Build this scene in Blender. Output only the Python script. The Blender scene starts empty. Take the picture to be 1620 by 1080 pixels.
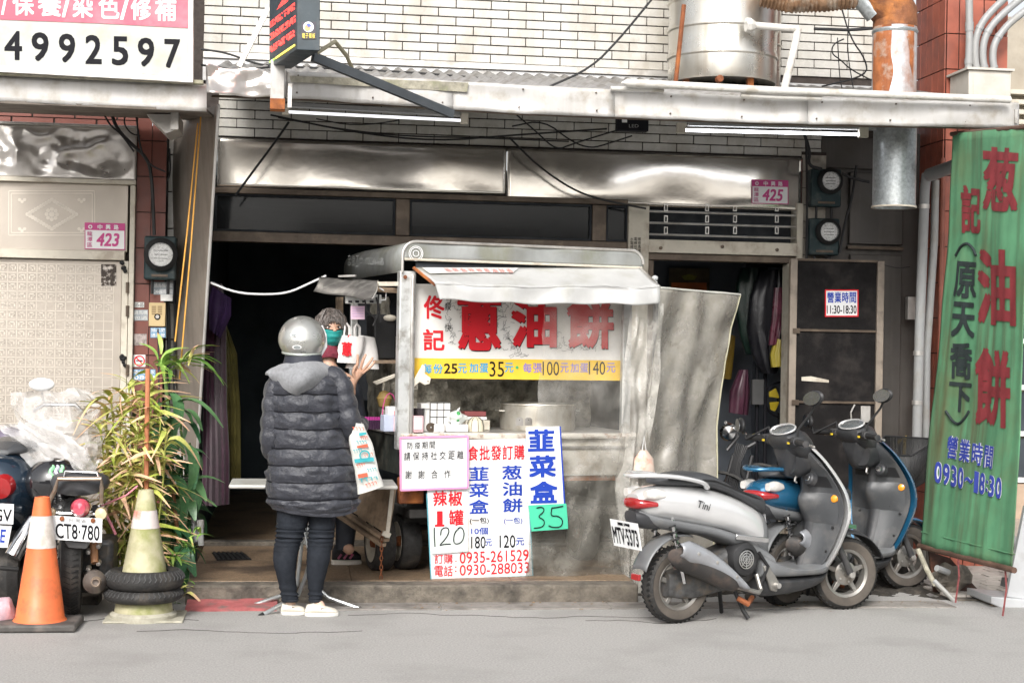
import bpy, bmesh, math, random
from mathutils import Vector, Matrix, noise as mnoise
random.seed(7)
R = math.radians
SC = bpy.context.scene
COL = SC.collection

# ------------------------------------------------------------------ camera
FPX = 2500.0
CP = Vector((0, 0, 1.5))
_yaw, _pitch, _roll = R(7.7), R(0.229), R(1.03)
_d = Vector((math.sin(_yaw) * math.cos(_pitch), math.cos(_yaw) * math.cos(_pitch), math.sin(_pitch)))
_r0 = Vector((math.cos(_yaw), -math.sin(_yaw), 0))
_u0 = _r0.cross(_d)
CR = _r0 * math.cos(_roll) + _u0 * math.sin(_roll)
CU = _u0 * math.cos(_roll) - _r0 * math.sin(_roll)
cam_data = bpy.data.cameras.new('camera')
cam_data.sensor_width = 36
cam_data.lens = FPX / 1620 * 36
cam_data.clip_end = 500
cam = bpy.data.objects.new('camera', cam_data)
COL.objects.link(cam)
cam.matrix_world = Matrix(((CR.x, CU.x, -_d.x, CP.x), (CR.y, CU.y, -_d.y, CP.y), (CR.z, CU.z, -_d.z, CP.z), (0, 0, 0, 1)))
SC.camera = cam

# ------------------------------------------------------------------ light
world = bpy.data.worlds.new('World')
SC.world = world
world.use_nodes = True
wn = world.node_tree
wn.nodes.clear()
sky = wn.nodes.new('ShaderNodeTexSky')
sky.sky_type = 'NISHITA'
sky.sun_disc = False
SUN_EL, SUN_AZ = R(37), R(198)
sky.sun_elevation = SUN_EL
sky.sun_rotation = SUN_AZ
sky.air_density = 1.0
sky.dust_density = 5.0
hs = wn.nodes.new('ShaderNodeHueSaturation')
hs.inputs['Saturation'].default_value = 0.22
bg = wn.nodes.new('ShaderNodeBackground')
bg.inputs['Strength'].default_value = 0.15
wo = wn.nodes.new('ShaderNodeOutputWorld')
wn.links.new(sky.outputs[0], hs.inputs['Color'])
wn.links.new(hs.outputs[0], bg.inputs[0])
wn.links.new(bg.outputs[0], wo.inputs[0])
sl = bpy.data.lights.new('sun', 'SUN')
sl.energy = 1.5
sl.angle = R(15)
sl.color = (1.0, 0.97, 0.93)
sun = bpy.data.objects.new('sun', sl)
COL.objects.link(sun)
# direction towards the sun: azimuth measured from +Y clockwise
_sd = Vector((math.sin(SUN_AZ) * math.cos(SUN_EL), math.cos(SUN_AZ) * math.cos(SUN_EL), math.sin(SUN_EL)))
sun.rotation_euler = (_sd).to_track_quat('Z', 'Y').to_euler()
sun.location = (0, -5, 12)
SC.view_settings.view_transform = 'Standard'
SC.view_settings.look = 'None'
SC.view_settings.exposure = 0.72
SC.view_settings.gamma = 1.0
SC.view_settings.use_curve_mapping = False
SC.cycles.max_bounces = 8
SC.cycles.transparent_max_bounces = 12
SC.cycles.use_denoising = True


# ------------------------------------------------------------------ picture to place
def ray(px, py):
    return _d + CR * ((px - 810) / FPX) + CU * ((540 - py) / FPX)


def at(px, py, Y):
    r = ray(px, py)
    return CP + r * ((Y - CP.y) / r.y)


def atz(px, py, z=0.0):
    r = ray(px, py)
    return CP + r * ((z - CP.z) / r.z)


def atp(px, py, p0, n):
    r = ray(px, py)
    return CP + r * ((Vector(p0) - CP).dot(Vector(n)) / r.dot(Vector(n)))


# ------------------------------------------------------------------ materials
MATS = {}


def M(name, col, rough=0.6, metal=0.0, var=0.15, vs=6.0, bump=0.0, bs=40.0, dirt=None, streak=None,
      coat=0.0, crease=0.0, emit=None, spec=0.5, trans=0.0, alpha=None, sheen=0.0, sub=0.0):
    """Principled material with noise mottling; dirt=(colour, amount, scale), streak=(colour, amount, scale)."""
    if name in MATS:
        return MATS[name]
    m = bpy.data.materials.new(name)
    m.use_nodes = True
    nt = m.node_tree
    nt.nodes.clear()
    N = nt.nodes.new
    L = nt.links.new
    out = N('ShaderNodeOutputMaterial')
    b = N('ShaderNodeBsdfPrincipled')
    L(b.outputs[0], out.inputs[0])
    geo = N('ShaderNodeNewGeometry')
    pos = geo.outputs['Position']

    def nz(scale, detail=4.0, vec=pos):
        t = N('ShaderNodeTexNoise')
        t.inputs['Scale'].default_value = scale
        t.inputs['Detail'].default_value = detail
        t.inputs['Roughness'].default_value = 0.6
        L(vec, t.inputs['Vector'])
        return t.outputs['Fac']

    def ramp(sock, a, c, lo=0.0, hi=1.0):
        t = N('ShaderNodeMapRange')
        t.inputs['From Min'].default_value = a
        t.inputs['From Max'].default_value = c
        t.inputs['To Min'].default_value = lo
        t.inputs['To Max'].default_value = hi
        L(sock, t.inputs['Value'])
        return t.outputs[0]

    def mix(fac, c1, c2):
        t = N('ShaderNodeMix')
        t.data_type = 'RGBA'
        for s, c in ((t.inputs[6], c1), (t.inputs[7], c2)):
            if isinstance(c, (tuple, list)):
                s.default_value = (*c[:3], 1)
            else:
                L(c, s)
        if isinstance(fac, float):
            t.inputs[0].default_value = fac
        else:
            L(fac, t.inputs[0])
        return t.outputs[2]

    c = tuple(col)
    if var > 0:
        lo = tuple(x * (1 - var) for x in c)
        hi = tuple(min(1, x * (1 + var * 0.8)) for x in c)
        c = mix(ramp(nz(vs), 0.3, 0.7), lo, hi)
    if streak:
        mp = N('ShaderNodeMapping')
        mp.inputs['Scale'].default_value = (1, 1, 0.06)
        L(pos, mp.inputs['Vector'])
        f = ramp(nz(streak[2], 5.0, mp.outputs[0]), 0.48, 0.72, 0.0, streak[1])
        c = mix(f, c, streak[0])
    if dirt:
        f = ramp(nz(dirt[2], 8.0), 0.5, 0.66, 0.0, dirt[1])
        c = mix(f, c, dirt[0])
    if isinstance(c, tuple):
        b.inputs['Base Color'].default_value = (*c, 1)
    else:
        L(c, b.inputs['Base Color'])
    b.inputs['Metallic'].default_value = metal
    b.inputs['Specular IOR Level'].default_value = spec
    L(ramp(nz(vs * 2.3), 0.3, 0.7, max(0.02, rough * 0.82), min(1, rough * 1.18)), b.inputs['Roughness'])
    if coat:
        b.inputs['Coat Weight'].default_value = coat
        b.inputs['Coat Roughness'].default_value = 0.08
    if sheen:
        b.inputs['Sheen Weight'].default_value = sheen
    if sub:
        b.inputs['Subsurface Weight'].default_value = sub
        b.inputs['Subsurface Radius'].default_value = (0.02, 0.01, 0.006)
    if trans:
        b.inputs['Transmission Weight'].default_value = trans
    if alpha is not None:
        if isinstance(alpha, tuple):
            L(ramp(nz(alpha[2], 6.0), 0.35, 0.68, alpha[0], alpha[1]), b.inputs['Alpha'])
        else:
            b.inputs['Alpha'].default_value = alpha
    if emit:
        b.inputs['Emission Color'].default_value = (*emit[0], 1)
        b.inputs['Emission Strength'].default_value = emit[1]
    if crease:
        t = nz(crease, 3.0)
        s1 = N('ShaderNodeMath')
        s1.operation = 'SUBTRACT'
        s1.inputs[1].default_value = 0.5
        L(t, s1.inputs[0])
        s2 = N('ShaderNodeMath')
        s2.operation = 'ABSOLUTE'
        L(s1.outputs[0], s2.inputs[0])
        s3 = N('ShaderNodeMath')
        s3.operation = 'POWER'
        s3.inputs[1].default_value = 0.6
        L(s2.outputs[0], s3.inputs[0])
        bp = N('ShaderNodeBump')
        bp.inputs['Strength'].default_value = 0.8
        bp.inputs['Distance'].default_value = 0.014
        L(s3.outputs[0], bp.inputs['Height'])
        L(bp.outputs[0], b.inputs['Normal'])
    if bump and not crease:
        bp = N('ShaderNodeBump')
        bp.inputs['Strength'].default_value = min(1.0, bump)
        bp.inputs['Distance'].default_value = 0.01 * max(1.0, bump)
        L(nz(bs, 6.0), bp.inputs['Height'])
        L(bp.outputs[0], b.inputs['Normal'])
    MATS[name] = m
    return m


# ------------------------------------------------------------------ mesh builder
class MB:
    def __init__(s):
        s.v = []
        s.f = []

    def add(s, vs, fs):
        o = len(s.v)
        s.v += [Vector(p) for p in vs]
        s.f += [tuple(i + o for i in f) for f in fs]
        return s

    def box(s, c, size, rz=0.0, mat=None):
        hx, hy, hz = size[0] / 2, size[1] / 2, size[2] / 2
        vs = [Vector((x, y, z)) for x in (-hx, hx) for y in (-hy, hy) for z in (-hz, hz)]
        m = mat if mat is not None else Matrix.Rotation(rz, 4, 'Z')
        vs = [m @ p + Vector(c) for p in vs]
        return s.add(vs, [(0, 1, 3, 2), (4, 6, 7, 5), (0, 4, 5, 1), (2, 3, 7, 6), (0, 2, 6, 4), (1, 5, 7, 3)])

    def bx(s, a, b):
        a, b = Vector(a), Vector(b)
        return s.box((a + b) / 2, [abs(b[i] - a[i]) for i in range(3)])

    def bar(s, a, b, w, h=None, up=(0, 0, 1)):
        """box from a to b with cross-section w (sideways) x h (along up)"""
        a, b = Vector(a), Vector(b)
        h = w if h is None else h
        d = (b - a)
        ln = d.length
        d.normalize()
        up = Vector(up)
        if abs(d.dot(up)) > 0.98:
            up = Vector((0, 1, 0))
        sx = d.cross(up).normalized()
        uz = sx.cross(d)
        m = Matrix(((d.x, sx.x, uz.x, 0), (d.y, sx.y, uz.y, 0), (d.z, sx.z, uz.z, 0), (0, 0, 0, 1)))
        return s.box((a + b) / 2, (ln, w, h), mat=m)

    def tube(s, pts, r, n=8, cap=True, closed=False):
        pts = [Vector(p) for p in pts]
        k = len(pts)
        rs = r if isinstance(r, (list, tuple)) else [r] * k
        rings = []
        ref = None
        for i, p in enumerate(pts):
            if closed:
                t = pts[(i + 1) % k] - pts[i - 1]
            else:
                t = pts[min(i + 1, k - 1)] - pts[max(i - 1, 0)]
            t = t.normalized() if t.length > 1e-9 else Vector((0, 0, 1))
            if ref is None:
                ref = Vector((0, 0, 1)) if abs(t.z) < 0.9 else Vector((1, 0, 0))
            a = (ref - t * ref.dot(t))
            if a.length < 1e-6:
                a = t.orthogonal()
            a.normalize()
            ref = a
            bb = t.cross(a)
            rings.append([p + (a * math.cos(2 * math.pi * j / n) + bb * math.sin(2 * math.pi * j / n)) * rs[i] for j in range(n)])
        return s.loft(rings, cap=cap and not closed, wrap=closed)

    def loft(s, rings, cap=True, wrap=False):
        n = len(rings[0])
        vs = [p for rg in rings for p in rg]
        fs = []
        k = len(rings)
        for i in range(k if wrap else k - 1):
            i2 = (i + 1) % k
            for j in range(n):
                j2 = (j + 1) % n
                fs.append((i * n + j, i * n + j2, i2 * n + j2, i2 * n + j))
        if cap:
            fs.append(tuple(range(n))[::-1])
            fs.append(tuple((k - 1) * n + j for j in range(n)))
        return s.add(vs, fs)

    def lathe(s, prof, c, axis=(0, 0, 1), n=24, cap=False):
        """prof = [(r, h)...] along axis from c"""
        ax = Vector(axis).normalized()
        a = ax.orthogonal().normalized()
        b = ax.cross(a)
        c = Vector(c)
        rings = [[c + ax * h + (a * math.cos(2 * math.pi * j / n) + b * math.sin(2 * math.pi * j / n)) * max(r, 1e-4) for j in range(n)] for r, h in prof]
        return s.loft(rings, cap=cap)

    def prism(s, pts, off):
        """closed outline (list of points) extruded by vector off"""
        pts = [Vector(p) for p in pts]
        off = Vector(off)
        n = len(pts)
        vs = pts + [p + off for p in pts]
        fs = [tuple(range(n)), tuple(range(2 * n - 1, n - 1, -1))]
        fs += [(i, i + n, (i + 1) % n + n, (i + 1) % n) for i in range(n)]
        return s.add(vs, fs)

    def grid(s, fn, nu, nv):
        """fn(u, v) -> point for u, v in 0..1"""
        vs = [fn(i / nu, j / nv) for j in range(nv + 1) for i in range(nu + 1)]
        fs = [(j * (nu + 1) + i, j * (nu + 1) + i + 1, (j + 1) * (nu + 1) + i + 1, (j + 1) * (nu + 1) + i) for j in range(nv) for i in range(nu)]
        return s.add(vs, fs)

    def sphere(s, c, r, n=16, m=10, sc=(1, 1, 1), rot=None):
        c = Vector(c)
        rings = []
        for i in range(m + 1):
            ph = math.pi * i / m
            rr = max(math.sin(ph), 1e-3)
            ring = []
            for j in range(n):
                p = Vector((rr * math.cos(2 * math.pi * j / n) * sc[0], rr * math.sin(2 * math.pi * j / n) * sc[1], math.cos(ph) * sc[2])) * r
                if rot is not None:
                    p = rot @ p
                ring.append(c + p)
            rings.append(ring)
        return s.loft(rings)

    def xf(s, m):
        s.v = [m @ p for p in s.v]
        return s

    def build(s, name, mat, parent=None, smooth=True, bevel=0.0, solid=0.0, subd=0, ang=35, local=False, origin=None):
        me = bpy.data.meshes.new(name)
        vs = s.v
        loc = None
        if parent is not None:
            if not local:
                inv = world_of(parent).inverted()
                vs = [inv @ p for p in vs]
        elif not local:
            if origin is None:
                xs = [p.x for p in vs]
                ys = [p.y for p in vs]
                zs = [p.z for p in vs]
                origin = Vector(((min(xs) + max(xs)) / 2, (min(ys) + max(ys)) / 2, min(zs)))
            loc = Vector(origin)
            vs = [p - loc for p in vs]
        me.from_pydata([tuple(p) for p in vs], [], s.f)
        bm = bmesh.new()
        bm.from_mesh(me)
        bmesh.ops.recalc_face_normals(bm, faces=bm.faces)
        bm.to_mesh(me)
        bm.free()
        me.validate()
        if smooth:
            me.polygons.foreach_set('use_smooth', [True] * len(me.polygons))
            me.set_sharp_from_angle(angle=R(ang))
        if mat is not None:
            me.materials.append(mat)
        o = bpy.data.objects.new(name, me)
        COL.objects.link(o)
        if parent is not None:
            o.parent = parent
        if loc is not None:
            o.location = loc
        WM[o.name] = (world_of(parent) if parent is not None else Matrix.Identity(4)) @ Matrix.Translation(loc or (0, 0, 0))
        if bevel:
            md = o.modifiers.new('bevel', 'BEVEL')
            md.width = bevel
            md.segments = 2
            md.limit_method = 'ANGLE'
            md.angle_limit = R(40)
            md.harden_normals = False
        if solid:
            md = o.modifiers.new('solid', 'SOLIDIFY')
            md.thickness = solid
            md.offset = 0
        if subd:
            md = o.modifiers.new('sub', 'SUBSURF')
            md.levels = subd
            md.render_levels = subd
        return o


WM = {}


def world_of(o):
    return WM[o.name]


def tag(o, label, cat, group=None, kind=None):
    if label:
        o['label'] = label
    if cat:
        o['category'] = cat
    if group:
        o['group'] = group
    if kind:
        o['kind'] = kind
    return o


def thing(name, label, cat, loc, rz=0.0, group=None):
    o = bpy.data.objects.new(name, None)
    o.empty_display_size = 0.1
    COL.objects.link(o)
    o.location = loc
    o.rotation_euler = (0, 0, rz)
    WM[o.name] = Matrix.Translation(Vector(loc)) @ Matrix.Rotation(rz, 4, 'Z')
    return tag(o, label, cat, group)


def struct(o):
    o['kind'] = 'structure'
    return o


def stuff(o):
    o['kind'] = 'stuff'
    return o


def text_mesh(body, size, bold=0.0, ext=0.001, sx=1.0, shear=0.0, space=1.0):
    """flat lettering in the xy plane, centred on its bounding box, height = size; returns verts, faces"""
    cu = bpy.data.curves.new('lettering', 'FONT')
    cu.body = body
    cu.size = 1.0
    cu.extrude = 0.0
    cu.shear = shear
    cu.space_character = space
    cu.resolution_u = 3
    o = bpy.data.objects.new('lettering', cu)
    COL.objects.link(o)
    bpy.context.view_layer.update()
    me = bpy.data.meshes.new_from_object(o.evaluated_get(bpy.context.evaluated_depsgraph_get()))
    vs = [v.co.copy() for v in me.vertices]
    fs = [tuple(p.vertices) for p in me.polygons]
    bpy.data.objects.remove(o)
    bpy.data.meshes.remove(me)
    bpy.data.curves.remove(cu)
    x0, x1 = min(v.x for v in vs), max(v.x for v in vs)
    y0, y1 = min(v.y for v in vs), max(v.y for v in vs)
    k = 1.0 / max(y1 - y0, 1e-6)
    for v in vs:
        v.x = (v.x - (x0 + x1) / 2) * k * size * sx
        v.y = (v.y - (y0 + y1) / 2) * k * size
    return vs, fs, (x1 - x0) * k * size * sx


def refine(vs, fs, mx):
    bm = bmesh.new()
    bv = [bm.verts.new(v) for v in vs]
    for f in fs:
        try:
            bm.faces.new([bv[i] for i in f])
        except ValueError:
            pass
    for _ in range(4):
        bmesh.ops.triangulate(bm, faces=bm.faces)
        es = [e for e in bm.edges if e.calc_length() > mx]
        if not es:
            break
        bmesh.ops.subdivide_edges(bm, edges=es, cuts=1, use_grid_fill=True)
    bmesh.ops.triangulate(bm, faces=bm.faces)
    bm.verts.index_update()
    V_ = [v.co.copy() for v in bm.verts]
    F_ = [tuple(v.index for v in f.verts) for f in bm.faces]
    bm.free()
    return V_, F_


def lettering(name, body, corners, mat, parent, bold=0.0, off=0.003, pad=0.0, fit=True, shear=0.0, space=1.0, vertical=False, smooth=False, wrap=None):
    """letters fitted into the quad corners (tl, tr, br, bl) in world space, standing 'off' proud towards the camera side.
    vertical: characters stacked top to bottom."""
    tl, tr, br, bl = [Vector(c) for c in corners]
    nrm = (tr - tl).cross(bl - tl).normalized()
    if nrm.dot(CP - tl) < 0:
        nrm = -nrm
    mb = MB()

    def put(vs, fs, u0, u1, v0, v1):
        if wrap:
            vs, fs = refine(vs, fs, .07)
        if bold:
            V2, F2 = list(vs), list(fs)
            for k, (bx_, by_) in enumerate(((1, 1), (-1, 1), (1, -1), (-1, -1))):
                o_ = len(V2)
                V2 += [Vector((v.x + bx_ * bold * .75, v.y + by_ * bold * .75, (k + 1) * .00012)) for v in vs]
                F2 += [tuple(i + o_ for i in f) for f in fs]
            vs, fs = V2, F2
        xa, xb = min(v.x for v in vs), max(v.x for v in vs)
        ya, yb = min(v.y for v in vs), max(v.y for v in vs)
        out = []
        for v in vs:
            u = u0 + (u1 - u0) * ((v.x - xa) / max(xb - xa, 1e-6))
            w = v0 + (v1 - v0) * ((yb - v.y) / max(yb - ya, 1e-6))
            p = (tl * (1 - u) + tr * u) * (1 - w) + (bl * (1 - u) + br * u) * w
            if wrap:
                p = wrap(p)
            out.append(p + nrm * (off + v.z))
        mb.add(out, fs)
    if vertical:
        n = len(body)
        for i, ch in enumerate(body):
            vs, fs, w = text_mesh(ch, 1, bold)
            put(vs, fs, 0, 1, (i + 0.06) / n, (i + 0.94) / n)
    else:
        vs, fs, w = text_mesh(body, 1, bold, shear=shear, space=space)
        put(vs, fs, 0, 1, 0, 1)
    o = mb.build(name, mat, parent, smooth=smooth)
    return o


def quad(px0, py0, px1, py1, Y, dy=None):
    """corners tl tr br bl of a picture rectangle on plane Y; the right edge may drop by dy px"""
    dy = 0 if dy is None else dy
    return [at(px0, py0, Y), at(px1, py0 + dy, Y), at(px1, py1 + dy, Y), at(px0, py1, Y)]


def quadp(pts, p0, n):
    return [atp(x, y, p0, n) for x, y in pts]


def wob(p, s, a):
    return mnoise.noise(Vector(p) * s) * a


# common materials
m_white_tile = M('white_tile', (0.49, 0.475, 0.44), 0.28, var=0.1, vs=5, dirt=((0.3, 0.26, 0.2), 0.45, 3.5), streak=((0.3, 0.26, 0.18), 0.35, 6))
m_grout = M('grout', (0.045, 0.035, 0.03), 0.9, var=0.3, vs=20)
m_steel = M('stainless_sheet', (0.66, 0.62, 0.56), 0.15, .85, var=0.06, vs=3, bump=0.15, bs=4)
m_bronze = M('bronze_frame', (0.09, 0.066, 0.048), 0.45, 0.4, var=0.2, bump=0.2, dirt=((0.18, 0.14, 0.1), 0.5, 9))
m_alu = M('aluminium', (0.55, 0.53, 0.5), 0.38, 0.7, var=0.15, vs=9, dirt=((0.2, 0.17, 0.13), 0.5, 7))
m_cream = M('cream_paint', (0.52, 0.48, 0.4), 0.55, var=0.15, dirt=((0.18, 0.13, 0.09), 0.6, 6))
m_dark = M('dark_interior', (0.02, 0.023, 0.028), 0.8, var=0.3)
m_black = M('black_rubber', (0.016, 0.016, 0.016), 0.7, spec=.25, var=0.2)
m_cable = M('cable_black', (0.012, 0.012, 0.013), 0.6, var=0)
m_redtile = M('red_tile', (0.16, 0.045, 0.03), 0.5, var=0.25, vs=5, dirt=((0.06, 0.03, 0.025), 0.5, 5))
m_pvc = M('grey_pvc', (0.28, 0.285, 0.285), 0.45, var=0.12, dirt=((0.2, 0.18, 0.14), 0.5, 6), streak=((0.25, 0.23, 0.2), 0.3, 8))
m_pvcw = M('white_pvc', (0.55, 0.535, 0.5), 0.4, var=0.08, dirt=((0.3, 0.26, 0.2), 0.7, 9))
m_galv = M('galvanised', (0.42, 0.45, 0.46), 0.42, 0.75, var=0.3, vs=45, dirt=((0.25, 0.25, 0.23), 0.3, 5))
m_rust = M('rust', (0.22, 0.07, 0.025), 0.85, var=0.45, vs=12, bump=0.5, bs=60, dirt=((0.5, 0.17, 0.04), 0.7, 5))
m_fascia = M('fascia_sheet', (0.46, 0.45, 0.435), 0.5, 0.1, var=0.08, vs=3, streak=((0.33, 0.3, 0.26), 0.45, 12), dirt=((0.24, 0.2, 0.14), 0.5, 9))
m_redpr = M('red_print', (0.62, 0.02, 0.03), 0.5, spec=.15, var=0.08)
m_blupr = M('blue_print', (0.02, 0.055, 0.36), 0.5, spec=.15, var=0.08)
m_ink = M('black_ink', (0.012, 0.012, 0.015), 0.6, var=0, spec=.1)
m_whpr = M('white_print', (0.72, 0.72, 0.72), 0.5, var=0.03)
m_magpr = M('magenta_print', (0.48, 0.04, 0.2), 0.5, var=0.05)
m_board = M('white_board', (0.68, 0.67, 0.65), 0.4, var=0.05, vs=4, dirt=((0.5, 0.45, 0.38), 0.35, 5))
m_wood = M('weathered_wood', (0.3, 0.22, 0.15), 0.8, var=0.3, vs=15, bump=0.4, dirt=((0.1, 0.07, 0.05), 0.6, 6))
# ================================================================== SETTING
YW = 11.0          # facade of the stall's house
YL = 10.5          # facade of the left neighbour
YK = 9.2           # kerb line
ZP = 0.11          # pavement height

m_road = M('asphalt', (0.39, 0.378, 0.362), 0.85, var=0.25, vs=90, bump=0.9, bs=200, dirt=((0.27, 0.26, 0.245), 0.45, 1.6))
m_conc = M('old_concrete', (0.15, 0.13, 0.105), 0.9, var=0.4, vs=14, bump=1.0, bs=50, dirt=((0.04, 0.035, 0.03), 0.9, 5))
m_terr = M('terrazzo', (0.22, 0.155, 0.1), 0.5, var=0.45, vs=60, bump=0.1, bs=80, dirt=((0.06, 0.045, 0.035), 0.85, 3.2))
m_redk = M('faded_red_kerb', (0.36, 0.1, 0.1), 0.85, var=0.3, vs=14, bump=0.4, dirt=((0.14, 0.11, 0.1), 0.9, 9))
m_paver = M('pale_paver', (0.46, 0.42, 0.38), 0.85, var=0.15, vs=20, bump=0.3, dirt=((0.25, 0.22, 0.18), 0.5, 4))

# road: one sheet with gentle unevenness near the camera
mb = MB()
mb.grid(lambda u, v: Vector((-60 + 120 * u, -40 + 49.6 * v, 0)), 24, 12)
struct(mb.build('road', m_road, local=True))
mb = MB().bx((-60, 9.6, -0.3), (60, 60, -0.01))
struct(mb.build('ground', m_conc, local=True))
# concrete gutter strip along the kerb
mb = MB()
gx0, gx1 = at(430, 960, 9.2).x, at(1490, 960, 9.2).x
random.seed(3)
x = gx0
k = 0
gut = thing('gutter', None, None, (gx0, 9.1, 0))
gut['kind'] = 'structure'
m_gut = M('gutter_concrete', (0.25, 0.23, 0.21), 0.9, var=0.25, vs=20, bump=0.7, bs=70, dirt=((0.08, 0.07, 0.06), 0.9, 5))
while x < gx1:
    w = 0.9 + random.random() * 0.25
    x2 = min(x + w, gx1)
    MB().bx((x + .006, 8.98, -0.02), (x2, YK, 0.006 + random.random() * .004)).build('gutter_slab', m_gut, gut, bevel=.004)
    x = x2

# raised pavement under the stall
px0 = atz(292, 958, 0).x
px1 = atz(1500, 958, 0).x
XE = at(1502, 955, 9.25).x
XP0, XP1 = px0, at(1010, 940, 9.2).x
pv = thing('pavement', None, None, (px0, YK, 0))
pv['kind'] = 'structure'
MB().bx((px0, YK, -0.05), (XP1, YK + .16, ZP)).build('kerb_edge', m_conc, pv, bevel=0.012)
# terrazzo slabs
xs = [px0, px0 + .95, px0 + 1.9, XP1, (XP1 + XE) / 2, XE - .02]
for i in range(len(xs) - 1):
    for (ya, yb) in ((YK + .163, 10.25), (10.253, YW + .1)):
        if i > 1 and ya < 10 and xs[i] >= XP1 - .3:
            continue
        MB().bx((xs[i] + .003, ya, 0), (xs[i + 1], yb, ZP + .002)).build('terrazzo_slab', m_terr, pv, bevel=.003)
# drain grate in the pavement
c0 = atz(362, 879, ZP)
gr = thing('drain_grate', 'small black drain grate set in the tan doorstep floor', 'drain', (c0.x, c0.y, ZP))
q = [atz(335, 874, ZP + .004), atz(385, 874, ZP + .004), atz(398, 885, ZP + .004), atz(343, 886, ZP + .004)]
MB().prism(q, (0, 0, 0.004)).build('rim', m_black, gr)
for i in range(7):
    a = q[0].lerp(q[1], (i + .5) / 7)
    b = q[3].lerp(q[2], (i + .5) / 7)
    MB().bar(a + Vector((0, 0, .008)), b + Vector((0, 0, .008)), .012, .005).build('slat', M('grate_iron', (.05, .05, .05), .5, .6), gr)

# red painted strip
mb = MB()
a, b = atz(285, 984, 0), atz(437, 979, 0)
def redf(u, v):
    p = Vector((a.x + (b.x - a.x) * u, 9.19 - (1 - v) * .24, 0.006 + .03 * v))
    p.z += wob(p, 9, .006)
    if v < .01:
        p.z = -.01
        p.y += wob(p, 7, .03)
    return p
mb.grid(redf, 30, 5)
struct(mb.build('red_kerb_strip', m_redk))

# rough broken edge under the scooters on the right
m_rub = M('rubble_dark', (0.035, 0.03, 0.024), 0.95, var=0.5, vs=18, bump=1.0, bs=60, dirt=((0.13, 0.11, 0.085), 0.6, 14))
mb = MB()
def rub(u, v):
    x = XP1 + .01 + (XE - .01 - XP1) * u
    y = YK + .05 + .9 * v
    z = -.03 + .035 * min(1, v * 3) + .11 * max(0, min(1, (v - .62) / .12))
    q = Vector((x, y, 0))
    return Vector((x, y, z + wob(q, 5, .05) + wob(q, 23, .018)))
mb.grid(rub, 90, 26)
struct(mb.build('rubble_ground', m_rub))
random.seed(11)
for i in range(16):
    x = XP1 + .3 + random.random() * (XE - XP1 - .6)
    y = YK + .0 + random.random() * .5
    s = .015 + random.random() * .03
    mbb = MB().sphere((x, y, .02 + (y - YK) * .22), s, 7, 5, (1, .8, .6))
    mbb.v = [p + Vector((wob(p, 30, s * .5), wob(p + Vector((9, 0, 0)), 30, s * .5), 0)) for p in mbb.v]
    tag(mbb.build('rubble_stone', M('stone_dark', (.1, .085, .07), .9, var=.3), smooth=False), 'small dark stone lying in the rubble behind the parked scooters', 'stone', 'loose stones in the rubble behind the scooters')

# paved yard of the right neighbour, seen under and beside the banner
yd = thing('paved_yard', None, None, (XE, 9.3, 0))
yd['kind'] = 'structure'
base = MB().bx((XE, 9.22, -.1), (XE + 5, 16, .012))
base.build('paving_bed', m_conc, yd)
n = 0
for j in range(14):
    for i in range(17):
        if n >= 290: break
        n += 1
        x = XE + .01 + i * .125 + (j % 2) * .06
        y = 9.3 + j * .13
        MB().bx((x, y, 0), (x + .118, y + .123, .022 + random.random() * .004)).build('paver', m_paver, yd, smooth=False)
MB().bx((XE, 11.13, 0), (XE + 5, 15.5, .03)).build('tiled_floor', M('beige_floor', (.42, .35, .29), .6, var=.15, vs=9, dirt=((.25, .2, .16), .5, 3)), yd)

# ================================================================== HOUSE 425
X0 = at(262, 300, YW).x      # left edge of the facade
XR = at(1440, 300, YW).x     # right edge
ZT = 4.4
house = thing('shop_house', 'white brick-tiled shop house with steel band and open dark shop front behind the food stall', 'building', (0.0, YW, 0))
zs_panel_top = at(700, 228, YW).z
zs_panel_bot = at(700, 309, YW).z
z_tr_bot = at(640, 374, YW).z
z_open = at(640, 390, YW).z
XD1 = at(990, 400, YW).x
XG0 = at(1023, 400, YW).x
XG1 = at(1257, 400, YW).x
# upper wall backing
MB().bx((X0, YW + .012, zs_panel_top - .01), (XR, YW + .22, ZT)).build('wall', m_grout, house)
# tiles (pieces share one mesh)
tile_src = MB().bx((-.1205, -.007, -.0275), (.1205, .007, .0275)).build('tile', m_white_tile, house, local=True, bevel=.0025)
PIT, RH = .2475, .0625
def place_tiles(xa, xb, za, rows, first=True):
    global tile_src
    nn = 0
    for r in range(rows):
        x = xa - (PIT / 2 if r % 2 else 0)
        z = za + RH * (r + .5)
        while x < xb:
            x2 = min(x + PIT, xb)
            xx = x
            if x < xa:
                x = xa
            o = tile_src if (first and nn == 0) else tile_src.copy()
            if not (first and nn == 0):
                COL.objects.link(o)
            o.parent = house
            o.location = ((x + x2) / 2 - house.location.x, .006 + random.uniform(-.0012, .0012), z)
            o.rotation_euler = (0, random.uniform(-.003, .003), 0)
            o.scale = ((x2 - x) / PIT if x2 - x < PIT - 1e-4 else 1, 1, 1)
            nn += 1
            x = xx + PIT
    return nn
n1 = place_tiles(at(345, 200, YW).x, at(1300, 200, YW).x, zs_panel_top, 5)
zl = at(700, 104, YW).z
n2 = place_tiles(at(322, 60, YW).x, at(1400, 60, YW).x, zl + .03, 9, False)
print('tiles', n1, n2)
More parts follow.
